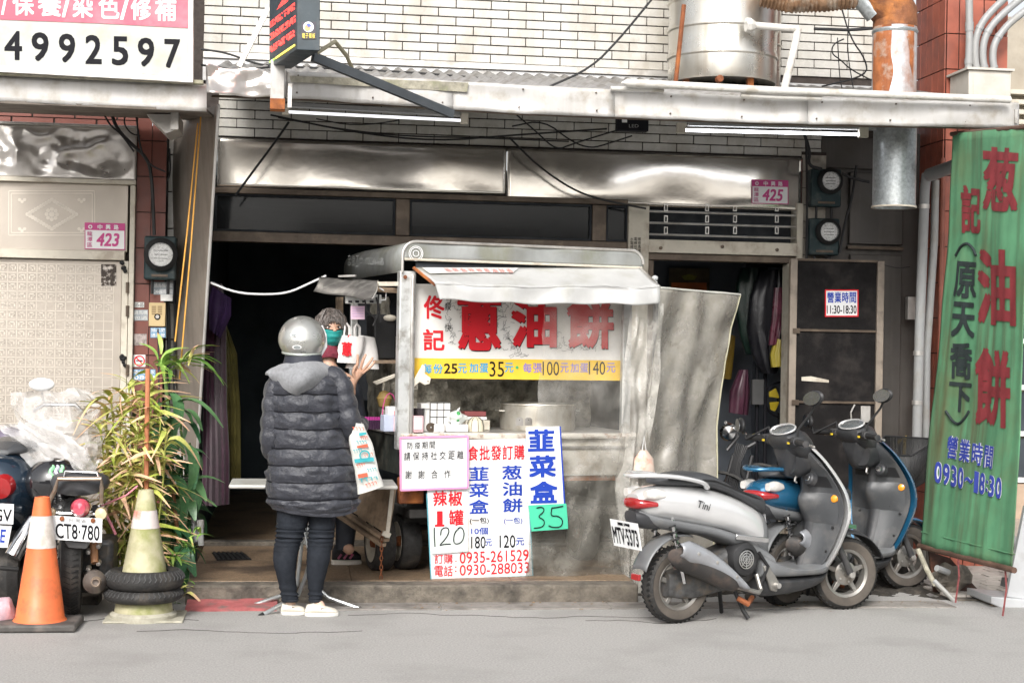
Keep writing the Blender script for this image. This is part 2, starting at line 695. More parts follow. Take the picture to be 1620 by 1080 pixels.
# grey flashing under the upper tiles
MB().bx((at(322, 60, YW).x, YW - .035, zl - .02), (at(1060, 60, YW).x, YW + .01, zl + .025)).build('ledge', m_alu, house, bevel=.004)
m_flash = M('grey_flashing', (.5, .5, .5), .4, .3, var=.08, dirt=((.25, .22, .18), .5, 5))
MB().bx((at(322, 60, YW).x, YW - .02, zl - .17), (at(1400, 60, YW).x, YW + .01, zl - .023)).build('flashing', m_flash, house)
# steel cladding sheets, softly dented
def sheet(name, xa, xb, za, zb, Y, mat, amp, sc, parent, nu=70, nv=14, seed=0.0, crumple=0.0):
    mb = MB()
    def f(u, v):
        x = xa + (xb - xa) * u
        z = za + (zb - za) * v
        e = min(1, min(u, 1 - u) * 12) * min(1, min(v, 1 - v) * 5 + .15)
        p = Vector((x * sc, seed, z * sc))
        d = mnoise.noise(p) * amp
        if crumple:
            d += (abs(mnoise.noise(p * 2.1 + Vector((5, 0, 0)))) - .2) * crumple + abs(mnoise.noise(p * 4.7)) * crumple * .3
        return Vector((x, Y + d * e, z))
    mb.grid(f, nu, nv)
    return mb.build(name, mat, parent, solid=.003, ang=60)
xa = at(344, 260, YW).x
xm = at(801, 260, YW).x
xb = at(1268, 260, YW).x
sheet('steel_sheet', xa, xm - .002, zs_panel_bot + .012, zs_panel_top - .012, YW - .022, m_steel, .012, 1.6, house, seed=2)
sheet('steel_sheet', xm + .002, xb, zs_panel_bot - .035, zs_panel_top - .012, YW - .026, m_steel, .014, 1.7, house, seed=7)
# bronze transom frames
def hbar(name, xa, xb, za, zb, mat, y0=-.05, y1=.06, bev=.004, par=None):
    return MB().bx((xa, YW + y0, za), (xb, YW + y1, zb)).build(name, mat, par or house, bevel=bev)
hbar('lintel', X0 + .3, XD1, zs_panel_bot - .035, zs_panel_bot + .005, m_bronze)
hbar('transom_rail', X0 + .3, XD1, z_open, z_tr_bot, m_bronze)
# transom windows
m_glass = M('dark_glass', (.02, .022, .024), .08, 0, var=.1, vs=2, spec=.28, alpha=.6)
for (pa, pb) in ((340, 625), (648, 935), (958, 992)):
    wxa, wxb = at(pa, 340, YW).x, at(pb, 340, YW).x
    z0, z1 = z_tr_bot + .002, zs_panel_bot - .037
    fr = MB()
    t = .014
    fr.bx((wxa, YW - .03, z0), (wxb, YW + .02, z0 + t)).bx((wxa, YW - .03, z1 - t), (wxb, YW + .02, z1))
    fr.bx((wxa, YW - .03, z0 + t), (wxa + t, YW + .02, z1 - t)).bx((wxb - t, YW - .03, z0 + t), (wxb, YW + .02, z1 - t))
    w = fr.build('window', m_dark, house)
    MB().bx((wxa + t, YW - .002, z0 + t), (wxb - t, YW + .003, z1 - t)).build('pane', m_glass, w)
for (pa, pb) in ((625, 648), (935, 958)):
    hbar('mullion', at(pa, 340, YW).x + .002, at(pb, 340, YW).x - .002, z_tr_bot + .002, zs_panel_bot - .037, m_bronze, -.045, .05)
# aluminium post between the shop front and the side door
hbar('door_post', XD1 + .002, XG0, ZP, zs_panel_bot - .037, m_cream, -.07, .1)
pc = quad(997, 375, 1015, 412, YW - .074)
for i in range(3):
    a = [pc[0].lerp(pc[1], i / 3), pc[0].lerp(pc[1], (i + .8) / 3), pc[3].lerp(pc[2], (i + .8) / 3), pc[3].lerp(pc[2], i / 3)]
    lettering('post_notice', '水電維修馬達'[i:] + '請勿'[:i], a, m_ink, house, vertical=True)
# security grille over the side door
gz0, gz1 = at(1140, 382, YW).z, at(1140, 323, YW).z
MB().bx((XG0, YW + .10, gz0), (XG1, YW + .12, gz1)).build('vent_back', m_dark, house)
for i, py in enumerate((338, 356, 374)):
    z = at(1140, py, YW).z
    MB().tube([(XG0, YW - .02, z), (XG1, YW - .02, z)], .008, 8).build('grille_bar', m_alu, house)
    for px in (1052, 1117, 1161, 1227):
        x = at(px, py, YW).x
        zc = at(px, py - 9, YW).z
        MB().bx((x - .013, YW - .03, zc - .026), (x + .013, YW - .012, zc - .018)).bx((x - .013, YW - .03, zc + .018), (x + .013, YW - .012, zc + .026)).bx(
            (x - .013, YW - .03, zc - .018), (x - .007, YW - .012, zc + .018)).bx((x + .007, YW - .03, zc - .018), (x + .013, YW - .012, zc + .018)).build('grille_ring', m_alu, house, smooth=False)
hbar('grille_side', XG1, XG1 + .045, gz0 - .12, gz1 + .02, m_cream, -.05, .1)
hbar('door_lintel', XG0, XG1, at(1140, 403, YW).z, gz0 - .002, m_cream, -.06, .1)
zdl = at(1140, 414, YW).z
hbar('door_beam', XG0, XG1 + .03, zdl, at(1140, 403, YW).z - .002, m_bronze, -.03, .1)
for px, py in ((1139, 391), (1042, 393), (1225, 396)):
    p = at(px, py, YW)
    MB().lathe([(0, 0), (.012, .001), (.012, .012), (.004, .014), (0, .014)], (p.x, YW - .06, p.z), (0, -1, 0), 12).build('bolt', m_bronze, house)
hbar('door_jamb', at(1244, 450, YW).x, at(1257, 450, YW).x, ZP, zdl - .002, m_cream, -.05, .1)
hbar('door_jamb', XG0 + .001, XG0 + .05, ZP, zdl - .002, m_bronze, -.02, .1)
# grey sheet wall right of the side door
m_gsheet = M('grey_sheet_wall', (.075, .068, .062), .5, .3, var=.15, vs=3, dirt=((.06, .05, .04), .5, 4), streak=((.2, .18, .16), .3, 7))
xg2 = at(1300, 300, YW).x
MB().bx((XG1 + .047, YW + .03, 0), (XR + .25, YW + .2, zs_panel_top + .2)).build('side_wall', m_gsheet, house)
# metal panels on it
for (pa, pb, ya, yb, yy) in ((1300, 1385, 216, 268, -.0), (1345, 1428, 272, 388, -.005), (1345, 1420, 402, 800, -.01)):
    a, b = at(pa, ya, YW), at(pb, yb, YW)
    MB().bx((a.x, YW + yy, b.z), (b.x, YW + .028, a.z)).build('wall_panel', m_gsheet, house, bevel=.006)
a, b = at(1340, 391, YW), at(1428, 396, YW)
MB().bx((a.x, YW - .02, b.z), (b.x, YW + .02, a.z + .01)).build('panel_rail', m_bronze, house)
# tiled strip between steel sheet and meters
mb = MB()
a, b = at(1268, 240, YW), at(1300, 640, YW)
MB().bx((a.x, YW - .006, b.z), (b.x, YW + .028, a.z)).build('tiled_strip', m_grout, house)
z = b.z
random.seed(5)
while z < a.z - .06:
    MB().bx((a.x + .002, YW - .012, z), (b.x - .002, YW - .007, z + .115)).build('strip_tile', M('dull_tile', (.42, .38, .32), .4, var=.2, dirt=((.12, .1, .08), .8, 6)), house, smooth=False)
    z += .12
# plinth / threshold
hbar('threshold', X0 + .3, XD1, ZP, ZP + .03, m_conc, -.03, .1)

# shop rooms (dark inside)
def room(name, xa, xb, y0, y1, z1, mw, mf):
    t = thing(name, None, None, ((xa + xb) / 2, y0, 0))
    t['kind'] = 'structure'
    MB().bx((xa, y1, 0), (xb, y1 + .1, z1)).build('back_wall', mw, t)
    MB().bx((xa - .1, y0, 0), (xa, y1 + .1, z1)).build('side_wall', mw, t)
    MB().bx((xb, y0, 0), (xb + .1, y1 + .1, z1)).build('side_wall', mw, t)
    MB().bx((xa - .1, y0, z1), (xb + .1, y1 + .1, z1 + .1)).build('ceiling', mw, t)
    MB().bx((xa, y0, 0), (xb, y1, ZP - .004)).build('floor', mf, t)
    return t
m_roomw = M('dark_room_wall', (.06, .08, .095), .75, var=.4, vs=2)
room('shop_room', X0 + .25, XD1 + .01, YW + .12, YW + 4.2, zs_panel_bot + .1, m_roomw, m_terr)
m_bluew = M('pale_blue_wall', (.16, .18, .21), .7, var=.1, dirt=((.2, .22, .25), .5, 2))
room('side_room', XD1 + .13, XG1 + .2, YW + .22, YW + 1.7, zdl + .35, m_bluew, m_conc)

# ================================================================== LEFT NEIGHBOUR 423
lh = thing('neighbour_house', 'house front with etched steel gate, crumpled steel sheet and red brick pillar at the left', 'building', (-3, YL, 0))
XL0 = -6.0
xg = at(212, 500, YL).x
def Lz(py, px=100): return at(px, py, YL).z
zb0, zb1 = Lz(203), Lz(120)
MB().bx((XL0, YL + .06, 0), (xg, YL + .3, 4.4)).build('wall', m_grout, lh)
# red brick band
n = 0
for r in range(4):
    z = zb0 + r * .075
    x = XL0 + 2 + (.13 if r % 2 else 0)
    while x < xg:
        x2 = min(x + .262, xg)
        MB().bx((x, YL + .045, z), (x2 - .006, YL + .058, z + .068)).build('brick', m_redtile, lh, smooth=False)
        x += .268
# crumpled stainless shutter cover
m_crump = M('crumpled_steel', (.62, .59, .56), .33, .75, var=.08, vs=4, dirt=((.35, .32, .28), .4, 5))
sheet('crumpled_sheet', XL0 + 2, xg, Lz(283), Lz(201), YL - .03, m_crump, .05, 2.6, lh, 150, 26, seed=3, crumple=.11)
MB().bx((XL0 + 2, YL - .06, Lz(201)), (xg, YL + .04, Lz(197))).build('sheet_cap', m_alu, lh, bevel=.003)
# upper etched panel
m_etch = M('etched_steel', (.4, .355, .305), .4, .35, var=.1, vs=2.5, dirt=((.3, .26, .22), .4, 3))
m_etchl = M('etching_pale', (.58, .53, .46), .5, .2, var=.08)
MB().bx((XL0 + 2, YL - .002, Lz(396)), (at(203, 300, YL).x, YL + .04, Lz(290))).build('upper_panel', m_etch, lh, bevel=.003)
hb = MB().bx((XL0 + 2, YL - .045, Lz(290)), (xg, YL + .04, Lz(283)))
hb.build('frame_rail', m_cream, lh, bevel=.003)
MB().bx((XL0 + 2, YL - .045, Lz(410)), (at(200, 300, YL).x, YL + .04, Lz(396))).build('frame_rail', m_cream, lh, bevel=.003)
# ornament on the upper panel: frames and a diamond
orn = MB()
def etbar(p, q, w=.006):
    a = at(p[0], p[1], YL - .003)
    b = at(q[0], q[1], YL - .003)
    orn.bar(a, b, .002, w, up=(0, 0, 1) if abs((b - a).z) < abs((b - a).x) else (1, 0, 0))
for (x0_, y0_, x1_, y1_) in ((14, 302, 150, 372), (18, 306, 146, 368)):
    for s_ in ((x0_, y0_, x1_, y0_), (x1_, y0_, x1_, y1_), (x1_, y1_, x0_, y1_), (x0_, y1_, x0_, y0_)):
        etbar(s_[:2], s_[2:])
dia = [(82, 314), (124, 339), (82, 364), (40, 339)]
for i in range(4):
    for t in range(9):
        p, q = dia[i], dia[(i + 1) % 4]
        u = t / 9
        cx, cy = p[0] + (q[0] - p[0]) * u, p[1] + (q[1] - p[1]) * u
        cx, cy = cx + (82 - cx) * .08, cy + (339 - cy) * .08
        c = at(cx, cy, YL - .003)
        orn.lathe([(.001, .001), (.013, .001), (.013, 0)], c, (0, -1, 0), 7)
c = at(82, 339, YL - .003)
for k in range(8):
    a_ = k * math.pi / 4
    orn.lathe([(.0005, .001), (.013, .001), (.013, 0)], c + Vector((math.cos(a_) * .033, 0, math.sin(a_) * .033)), (0, -1, 0), 8)
orn.lathe([(.0005, .0012), (.018, .0012), (.018, 0)], c, (0, -1, 0), 12)
for (cx, cy) in ((35, 316), (129, 316), (35, 362), (129, 362)):
    for k in range(3):
        orn.lathe([(.0005, .001), (.011, .001), (.011, 0)], at(cx + (k - 1) * 4, cy + (k % 2) * 3, YL - .003), (0, -1, 0), 7)
orn.build('etched_ornament', m_etchl, lh, smooth=False)
# gate leaf
gx = at(190, 600, YL).x
MB().bx((XL0 + 2, YL - .006, .12), (gx, YL + .03, Lz(411))).build('gate_leaf', m_etch, lh, bevel=.003)
MB().bx((XL0 + 2, YL - .03, .0), (gx, YL + .03, .11)).build('gate_sill', m_conc, lh)
# key-pattern etching as one fine relief
key = MB()
cell = .0605
zt_ = Lz(418)
cx0 = gx - .05
def kb(x0_, z0_, x1_, z1_, w=.0055):
    key.bx((min(x0_, x1_) - w / 2, YL - .0078, min(z0_, z1_) - w / 2), (max(x0_, x1_) + w / 2, YL - .0064, max(z0_, z1_) + w / 2))
NC, NR = 20, 17
for i in range(NC + 1):
    kb(cx0 - i * cell, zt_, cx0 - i * cell, zt_ - NR * cell, .004)
for j in range(NR + 1):
    kb(cx0, zt_ - j * cell, cx0 - NC * cell, zt_ - j * cell, .004)
for i in range(NC):
    for j in range(NR):
        if (i < 2 and j > 4) or random.random() < .06:
            continue
        xx, zz = cx0 - (i + .5) * cell, zt_ - (j + .5) * cell
        s_ = 1 if (i + j) % 2 else -1
        g = cell * .26
        kb(xx - g * s_, zz + g, xx + g * s_, zz + g)
        kb(xx + g * s_, zz + g, xx + g * s_, zz)
        kb(xx + g * s_, zz, xx, zz)
        kb(xx, zz, xx, zz - g)
        kb(xx - g * s_, zz + g, xx - g * s_, zz - g * .4)
stuff(key.build('key_pattern', m_etchl, lh, smooth=False))
# frame posts and hinges
MB().bx((gx + .004, YL - .04, 0), (at(201, 600, YL).x, YL + .03, Lz(411))).build('gate_stile', m_cream, lh, bevel=.004)
MB().bx((at(202, 600, YL).x, YL - .055, 0), (xg, YL + .03, Lz(291))).build('gate_post', m_cream, lh, bevel=.004)
for py in (455, 492, 585, 704):
    p = at(201.5, py, YL - .06)
    MB().tube([p + Vector((0, 0, -.035)), p + Vector((0, 0, .035))], .011, 8).build('hinge', m_bronze, lh)
for py in (422, 569):
    p = at(195, py, YL - .05)
    mm = MB()
    for k in range(7):
        mm.sphere(p + Vector((random.uniform(-.015, .015), 0, random.uniform(-.04, .04))), .013, 7, 5)
    mm.build('hinge_grease', m_black, lh)
# torn dark sticker on gate
p = quad(160, 418, 184, 452, YL - .0075)
MB().prism(p, (0, -.002, 0)).build('torn_sticker', M('torn_sticker', (.05, .035, .025), .7, var=.5, vs=40, dirt=((.6, .55, .5), 1, 40)), lh)
# red pillar
xr2 = at(256, 500, YL).x
MB().bx((xg + .002, YL - .0, 0), (xr2, YL + .3, 2.9)).build('pillar', m_grout, lh)
z = 0.02
while z < 2.88:
    xx = xg + .004
    for w in (.095, .095):
        MB().bx((xx, YL - .012, z), (xx + w - .005, YL - .001, z + .225)).build('pillar_tile', m_redtile, lh, smooth=False)
        xx += w
    z += .232
# white tiled return wall between pillar and partition
xw2 = at(300, 500, 10.8).x
MB().bx((xr2 + .002, 10.72, 0), (xw2, 10.85, 3.2)).build('return_wall', m_grout, lh)
z = .05
while z < 3.1:
    MB().bx((xr2 + .01, 10.705, z), (xw2 - .01, 10.719, z + .235)).build('return_tile', m_white_tile, lh, smooth=False)
    z += .245

# unseen street opposite, heights and pale walls set for reflections in steel and panes
op = thing('opposite_facade', None, None, (0, -10, 0))
op['kind'] = 'structure'
m_opw = M('opposite_wall', (.62, .52, .42), .8, var=.2, vs=.8, dirt=((.25, .2, .17), .5, .7))
m_opg = M('opposite_glass', (.05, .06, .07), .1, var=.2)
for i in range(8):
    x0 = -24 + i * 6
    h = [3.6, 3.9, 6, 3.4, 4.0, 3.7, 5.5, 3.8][i]
    MB().bx((x0, -16, 0), (x0 + 5.97, -10 - (i % 3) * .15, h)).build('house_front', m_opw, op)
    for k in range(1, int(h / 3)):
        for j in range(3):
            MB().bx((x0 + .6 + j * 1.8, -9.98 - (i % 3) * .15, k * 3 + .9), (x0 + 1.9 + j * 1.8, -9.95 - (i % 3) * .15, k * 3 + 2.3)).build('window', m_opg, op)
    MB().bx((x0 + .2, -9.98 - (i % 3) * .15, 0), (x0 + 5.7, -9.94 - (i % 3) * .15, 2.5)).build('shop_opening', m_opg, op)
    MB().bx((x0, -10 - (i % 3) * .15, 2.75), (x0 + 5.9, -8.6, 3.0)).build('canopy', m_fascia, op)

random.seed(77)
lt = MB()
for i in range(150):
    x = random.uniform(at(20, 985, 9).x, at(1610, 960, 9).x)
    y = YK - .02 - abs(random.gauss(0, .12))
    s = random.uniform(.004, .016)
    a = random.uniform(0, 6.28)
    d = Vector((math.cos(a), math.sin(a), 0)) * s
    e = Vector((-math.sin(a), math.cos(a), 0)) * s * random.uniform(.3, .8)
    z = .008 if y > 8.97 else .003
    p = Vector((x, y, z + .004))
    lt.add([p - d, p - e, p + d + Vector((0, 0, .004)), p + e], [(0, 1, 2, 3)])
stuff(lt.build('litter', M('dry_litter', (.2, .13, .07), .8, var=.6, vs=30), smooth=False))
m_crack = M('crack_dark', (.06, .055, .05), .9, var=0, spec=.1)
ck = MB()
for (x, y, n, a) in ((-1.9, 8.7, 26, .05), (.3, 8.82, 30, -.04), (1.6, 8.6, 14, .1), (-.8, 8.35, 20, .2)):
    p = Vector((x, y, .002))
    for k in range(n):
        q = p + Vector((math.cos(a) * .06, math.sin(a) * .06, 0))
        ck.bar(p, q, random.uniform(.001, .003), .002)
        a += random.uniform(-.5, .5) - a * .3
        p = q
stuff(ck.build('road_cracks', m_crack, smooth=False))
# ================================================================== AWNINGS, SIGNS, PIPES
YA = 9.3
def lerp_poly(pts, x):
    for (a, b), (c, d) in zip(pts, pts[1:]):
        if x <= c:
            return b + (d - b) * (x - a) / (c - a)
    return pts[-1][1]
TOP = [(330, 107), (460, 113), (810, 134), (1215, 154), (1612, 163)]
BOT = [(330, 150), (460, 154), (810, 178), (1215, 194), (1612, 202)]
aw = thing('awning', 'long dented grey metal awning with pale fascia above the food stall', 'awning', (0, YA, 2.9))
def fas(x0, x1, name='fascia_panel', nu=20):
    mb = MB()
    def f(u, v):
        x = x0 + (x1 - x0) * u
        y = lerp_poly(BOT, x) * (1 - v) + lerp_poly(TOP, x) * v
        p = at(x, y, YA)
        e = v * (1 - v) * 4
        p.y += (wob(p, 3.2, .028) + wob(p, 9, .008)) * (.25 + e)
        p.z += wob(Vector((p.x, 0, 0)), 5, .006)
        return p
    mb.grid(f, nu, 8)
    # folded return lips
    def g(u, v):
        p = f(u, 0)
        return p + Vector((0, .05 * v, 0))
    mb.grid(g, nu, 1)
    return mb.build(name, m_fascia, aw, solid=.004, ang=50)
for x0, x1 in ((452, 716.6), (717, 972.6), (973, 1278.6), (1279, 1612)):
    fas(x0, x1)
random.seed(12)
for px in list(range(470, 1600, 118)):
    for k in (.2, .85):
        p = at(px + random.uniform(-6, 6), lerp_poly(BOT, px) * (1 - k) + lerp_poly(TOP, px) * k, YA - .006)
        MB().lathe([(.001, -.005), (.005, -.004), (.006, .004)], p, (0, 1, 0), 8).build('screw', m_bronze, aw)
# crumpled silver cap at the left end of the fascia
mb = MB()
def cap(u, v):
    x = 326 + 128 * u
    y = lerp_poly(BOT, x) * (1 - v) + lerp_poly(TOP, x) * v - 2 * v
    p = at(x, y, YA - .02)
    p.y += wob(p, 6, .09) + wob(p, 15, .03)
    p.z += wob(p + Vector((4, 0, 0)), 9, .03) * v
    return p
mb.grid(cap, 26, 10)
mb.build('crumpled_cap', m_crump, aw, solid=.003, ang=25)
# algae-stained strip lying over the fascia and the riveted tab
m_algae = M('algae_strip', (.3, .28, .22), .8, var=.4, vs=20, bump=.4, dirt=((.16, .17, .08), .6, 9))
MB().prism([at(458, 120, YA - .012), at(741, 131, YA - .012), at(739, 146, YA - .012), at(460, 130, YA - .012)], (0, -.003, 0)).build('stained_strip', m_algae, aw)
# roof sheet, corrugated
wl, wr = at(330, 110, YA).x, at(1612, 110, YA).x
def roof(u, v):
    x = wl + (wr - wl) * u
    zf = at(330 + 1282 * u, lerp_poly(TOP, 330 + 1282 * u), YA).z
    y = YA + .03 + (YW - .04 - YA) * v
    return Vector((x, y, zf - .02 + (3.42 - zf + .02) * v + .012 * math.sin(x * 2 * math.pi / .09)))
MB().grid(roof, 420, 2).build('roof_sheet', M('roof_sheet', (.28, .27, .26), .6, .3, var=.2, dirt=((.12, .1, .07), .6, 4)), aw, solid=.002, ang=80)
for px in (345, 640, 930, 1250, 1590):
    a = at(px, lerp_poly(TOP, px) + 20, YA + .04)
    MB().bar(a, (a.x, YW - .03, 3.36), .04, .05).build('rafter', m_bronze, aw)
for t in (.3, .7):
    y = YA + (YW - YA) * t
    MB().bar((wl, y, 3.0 + .36 * t - .02), (wr, y, 2.92 + .42 * t), .035, .04).build('purlin', m_bronze, aw)
# purple-grey gutter lip line under the fascia
mb = MB()
pts = [at(x, lerp_poly(BOT, x) + 2, YA + .03) for x in range(335, 1612, 40)]
mb.tube(pts, .008, 6)
mb.build('drip_edge', m_bronze, aw)
MB().prism(quad(1606, 173, 1610, 195, YA - .02), (0, .03, 0)).build('end_bracket', m_alu, aw)

# left neighbour's awning
aw2 = thing('awning', 'short pale metal awning fascia under the pink and white phone number sign', 'awning', (-3, 9.2, 2.9))
def f2(u, v):
    x = -80 + 407 * u
    p = at(x, (160 + 17 * (x / 325)) * (1 - v) + (119 + 14 * (x / 325)) * v, 9.15)
    p.y += wob(p, 4, .012)
    return p
mb = MB().grid(f2, 24, 6)
mb.build('fascia_panel', m_fascia, aw2, solid=.004)
a, b = at(-80, 160, 9.15), at(327, 177, 9.15)
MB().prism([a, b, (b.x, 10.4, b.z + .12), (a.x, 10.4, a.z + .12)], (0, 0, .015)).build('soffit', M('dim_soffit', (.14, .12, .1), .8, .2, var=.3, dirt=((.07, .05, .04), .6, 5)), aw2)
# hanging box channel under the left awning end
m = MB()
for (xa, ya, xb_, yb_) in ((222, 178, 283, 210),):
    m.prism([at(232, 181, 9.5), at(283, 181, 9.5), at(283, 204, 9.5), at(262, 211, 9.5)], (0, .35, 0))
m.build('bracket', m_alu, aw2)
m = MB().prism([at(270, 178, 9.4), at(282, 178, 9.4), at(282, 205, 9.4), at(270, 205, 9.4)], (0, .03, 0))
m.build('bracket_plate', m_alu, aw2)

# ---- phone number sign
sg = thing('sign_board', 'large pink and white shop sign with the black number 4992597 above the left awning', 'sign', at(100, 110, 9.08))
c = [at(-90, -140, 9.08), at(302, -140, 9.08), at(302, 124, 9.08), at(-90, 104, 9.08)]
m_signw = M('sign_white', (.47, .48, .45), .4, spec=.3, var=.04, vs=3, dirt=((.33, .31, .2), .6, 3.2))
MB().prism(c, (0, .1, 0)).build('panel', m_signw, sg, bevel=.004)
pk = [at(-90, -140, 9.077), at(300, -140, 9.077), at(300, 45, 9.077), at(150, 37, 9.077), at(-90, 28, 9.077)]
m_pink = M('sign_pink', (.52, .13, .18), .5, spec=.2, var=.08, vs=3, dirt=((.55, .33, .34), .5, 3))
MB().prism(pk, (0, -.001, 0)).build('pink_print', m_pink, sg)
for (a, b) in (((302, -140), (302, 126)), ((-90, 105), (306, 127))):
    pa, pb = at(*a, 9.07), at(*b, 9.07)
    MB().bar(pa, pb, .03, .035 if a[0] != 302 else .03).build('frame', m_alu, sg, bevel=.003)
MB().bar(at(-90, 112, 9.1), at(322, 131, 9.1), .05, .02).build('base_channel', m_algae, sg)
digs = [(7, 35), (50, 77), (93, 119), (135, 161), (177, 203), (218, 244), (260, 285)]
for i, ch in enumerate('4992597'):
    xa_, xb_ = digs[i]
    y0_ = 49 + i * 2.15
    lettering('digit', ch, quad(xa_, y0_, xb_, y0_ + 46, 9.08, .6), m_ink, sg, bold=.035, off=.002)
chs = [('/', 2, 13), ('保', 20, 54), ('養', 60, 97), ('/', 98, 112), ('染', 115, 147), ('色', 156, 189), ('/', 190, 205), ('修', 207, 239), ('補', 245, 279)]
for i, (ch, xa_, xb_) in enumerate(chs):
    y1_ = 24 + xa_ * .04
    lettering('character', ch, quad(xa_, y1_ - 38, xb_, y1_, 9.077, .5), m_whpr, sg, bold=.03, off=.003)

# ---- LED sign sticking out over the street
ls = thing('led_sign', 'black LED message sign with red text mounted edge-on above the awning', 'sign', at(450, 112, 9.0))
nf, nn_ = 9.1, 8.5
fb, ft = at(426, 106, nf), at(426, -60, nf)
nb, nt = at(469, 79, nn_), at(469, -60, nn_)
rb, rt = at(506, 88, nn_), at(506, -60, nn_)
ztop = 3.75
for p in (ft, nt, rt):
    p.z = ztop
zb_ = nb.z
MB().add([Vector((fb.x, fb.y, zb_)), Vector((nb.x, nb.y, zb_)), Vector((rb.x, rb.y, zb_)), Vector((fb.x + (rb.x - nb.x), fb.y, zb_)), ft, nt, rt, Vector((fb.x + (rb.x - nb.x), fb.y, ztop))],
         [(0, 1, 2, 3), (7, 6, 5, 4), (0, 4, 5, 1), (1, 5, 6, 2), (2, 6, 7, 3), (3, 7, 4, 0)]).build('case', M('sign_case', (.03, .045, .055), .4, var=.3, dirt=((.12, .12, .12), .4, 8)), ls, bevel=.004)
m_led = M('red_led', (.6, .02, .02), .4, emit=((1, .04, .03), 3.5), var=0)
m_ledg = M('green_led', (.2, .5, .05), .4, emit=((.4, 1, .1), 1.6), var=0)
m_ledy = M('yellow_led', (.5, .4, .05), .4, emit=((1, .8, .1), 1.8), var=0)
o_ = Vector((fb.x, fb.y, zb_))
uu = Vector((nb.x - fb.x, nb.y - fb.y, 0))
nl = uu.cross(Vector((0, 0, 1))).normalized()
if nl.x > 0:
    nl = -nl
random.seed(21)
rows = MB()
for r in range(8):
    k = 0
    while k < 34:
        if random.random() < .85:
            for dz in (0, .009, .018, .027):
                if random.random() < .62:
                    p = o_ + uu * (.05 + .027 * k) + Vector((0, 0, .085 + r * .072 + dz)) + nl * .002
                    rows.box(p, (.004, .017, .0065), mat=Matrix.Rotation(math.atan2(uu.y, uu.x) - math.pi / 2, 4, 'Z'))
        k += 1
stuff(rows.build('led_text', m_led, ls, smooth=False))
for (a, b, mm_) in ((0.0, .2, m_ledg), (.22, .95, m_ledy)):
    p0, p1 = o_ + uu * (a + .03) + nl * .003 + Vector((0, 0, .03)), o_ + uu * b + nl * .003 + Vector((0, 0, .03))
    MB().bar(p0, p1, .003, .008).build('led_line', mm_, ls, smooth=False)
# round emblem sticker on the end
q = quad(477, 35, 500, 62, nn_ - .003)
MB().prism(q, (0, -.001, 0)).build('sticker', M('sticker_dark', (.05, .045, .06), .4, var=.1), ls)
cc = at(488, 43, nn_ - .0065)
MB().lathe([(.0003, 0), (.028, 0), (.028, .002)], cc, (0, 1, 0), 24).build('emblem', M('emblem_white', (.75, .78, .85), .3, var=.1), ls)
MB().lathe([(.0003, 0), (.016, 0), (.016, .002)], cc + Vector((-.006, -.002, -.006)), (0, 1, 0), 20).build('emblem_inner', M('emblem_orange', (.75, .4, .2), .4, var=.35, vs=60), ls)
MB().prism([cc + Vector((a, -.004, b)) for a, b in ((-.012, .012), (.004, .02), (.014, .006), (0, -.002))], (0, .001, 0)).build('emblem_mark', M('emblem_blue', (.1, .14, .5), .4, var=0), ls)
for i in range(4):
    lettering('sticker_character', '電子看板'[i], quad(478 + i * 5.3, 53, 482.6 + i * 5.3, 61, nn_ - .0065), M('sticker_yellow', (.7, .55, .1), .5, var=0), ls, bold=.03, off=.002)
# post under it
MB().bx(at(427, 162, 9.0), at(451, 100, 9.1)).build('post', m_fascia, ls, bevel=.004)
MB().bx(at(427, 172, 8.99), at(451, 161, 9.1)).build('post_foot', m_rust, ls)
MB().bx(at(455, 170, 8.99), at(462, 134, 9.02)).build('slotted_tab', m_alu, ls)
# its perforated strut
a, b = at(495, 90, 8.7), at(716, 181, 9.25)
MB().bar(a, b, .03, .05).build('strut', M('dark_angle_iron', (.1, .11, .12), .5, .6, var=.2), ls)
u = (b - a)
for k in range(24):
    p = a + u * (.03 + k * .04) + Vector((0, -.016, .012))
    MB().bar(p, p + u * .02, .003, .008).build('slot', m_whpr, ls, smooth=False)
MB().tube([a + Vector((.02, 0, .02)), at(530, 66, 8.9), at(548, 88, 9.0), at(560, 115, 9.2)], .012, 8).build('hose', M('khaki_hose', (.3, .27, .18), .5), ls)
MB().bar(at(425, 12, 9.3), at(378, 106, 9.3), .03, .03).build('diagonal_brace', m_alu, ls)

# ---- water tanks, pipes, ducts
m_tank = M('tank_steel', (.62, .6, .55), .3, .9, var=.12, vs=4, streak=((.4, .34, .24), .5, 9), dirt=((.35, .28, .18), .35, 4))
tk = thing('water_tank', 'tall ribbed stainless water tank standing on the awning roof', 'water tank', (at(1143, 60, 10.4).x, 10.4, 3.3))
tcx = tk.location.x
prof = [(.02, 0), (.36, 0)]
zz = 0
while zz < 1.3:
    prof += [(.365, zz + .02), (.365, zz + .155), (.375, zz + .165), (.375, zz + .178)]
    zz += .185
prof += [(.365, 1.35), (.3, 1.42), (.02, 1.5)]
MB().lathe(prof, (tcx, 10.4, 3.3), n=40).build('shell', m_tank, tk, ang=25)
p = at(1143, 122, 10.0)
MB().lathe([(0.001, -.01), (.022, -.01), (.025, 0), (.025, .04)], (p.x, 10.06, p.z), (0, 1, 0), 12).build('outlet', m_rust, tk)
for k in range(4):
    a_ = k * math.pi / 2 + .4
    MB().bx((tcx + .3 * math.cos(a_) - .02, 10.4 + .3 * math.sin(a_) - .02, 3.16), (tcx + .3 * math.cos(a_) + .02, 10.4 + .3 * math.sin(a_) + .02, 3.3)).build('leg', m_rust, tk)
tk2 = thing('water_tank', 'narrow steel cylinder close beside the big ribbed water tank', 'water tank', (at(1205, 60, 10.7).x + .03, 10.75, 3.33))
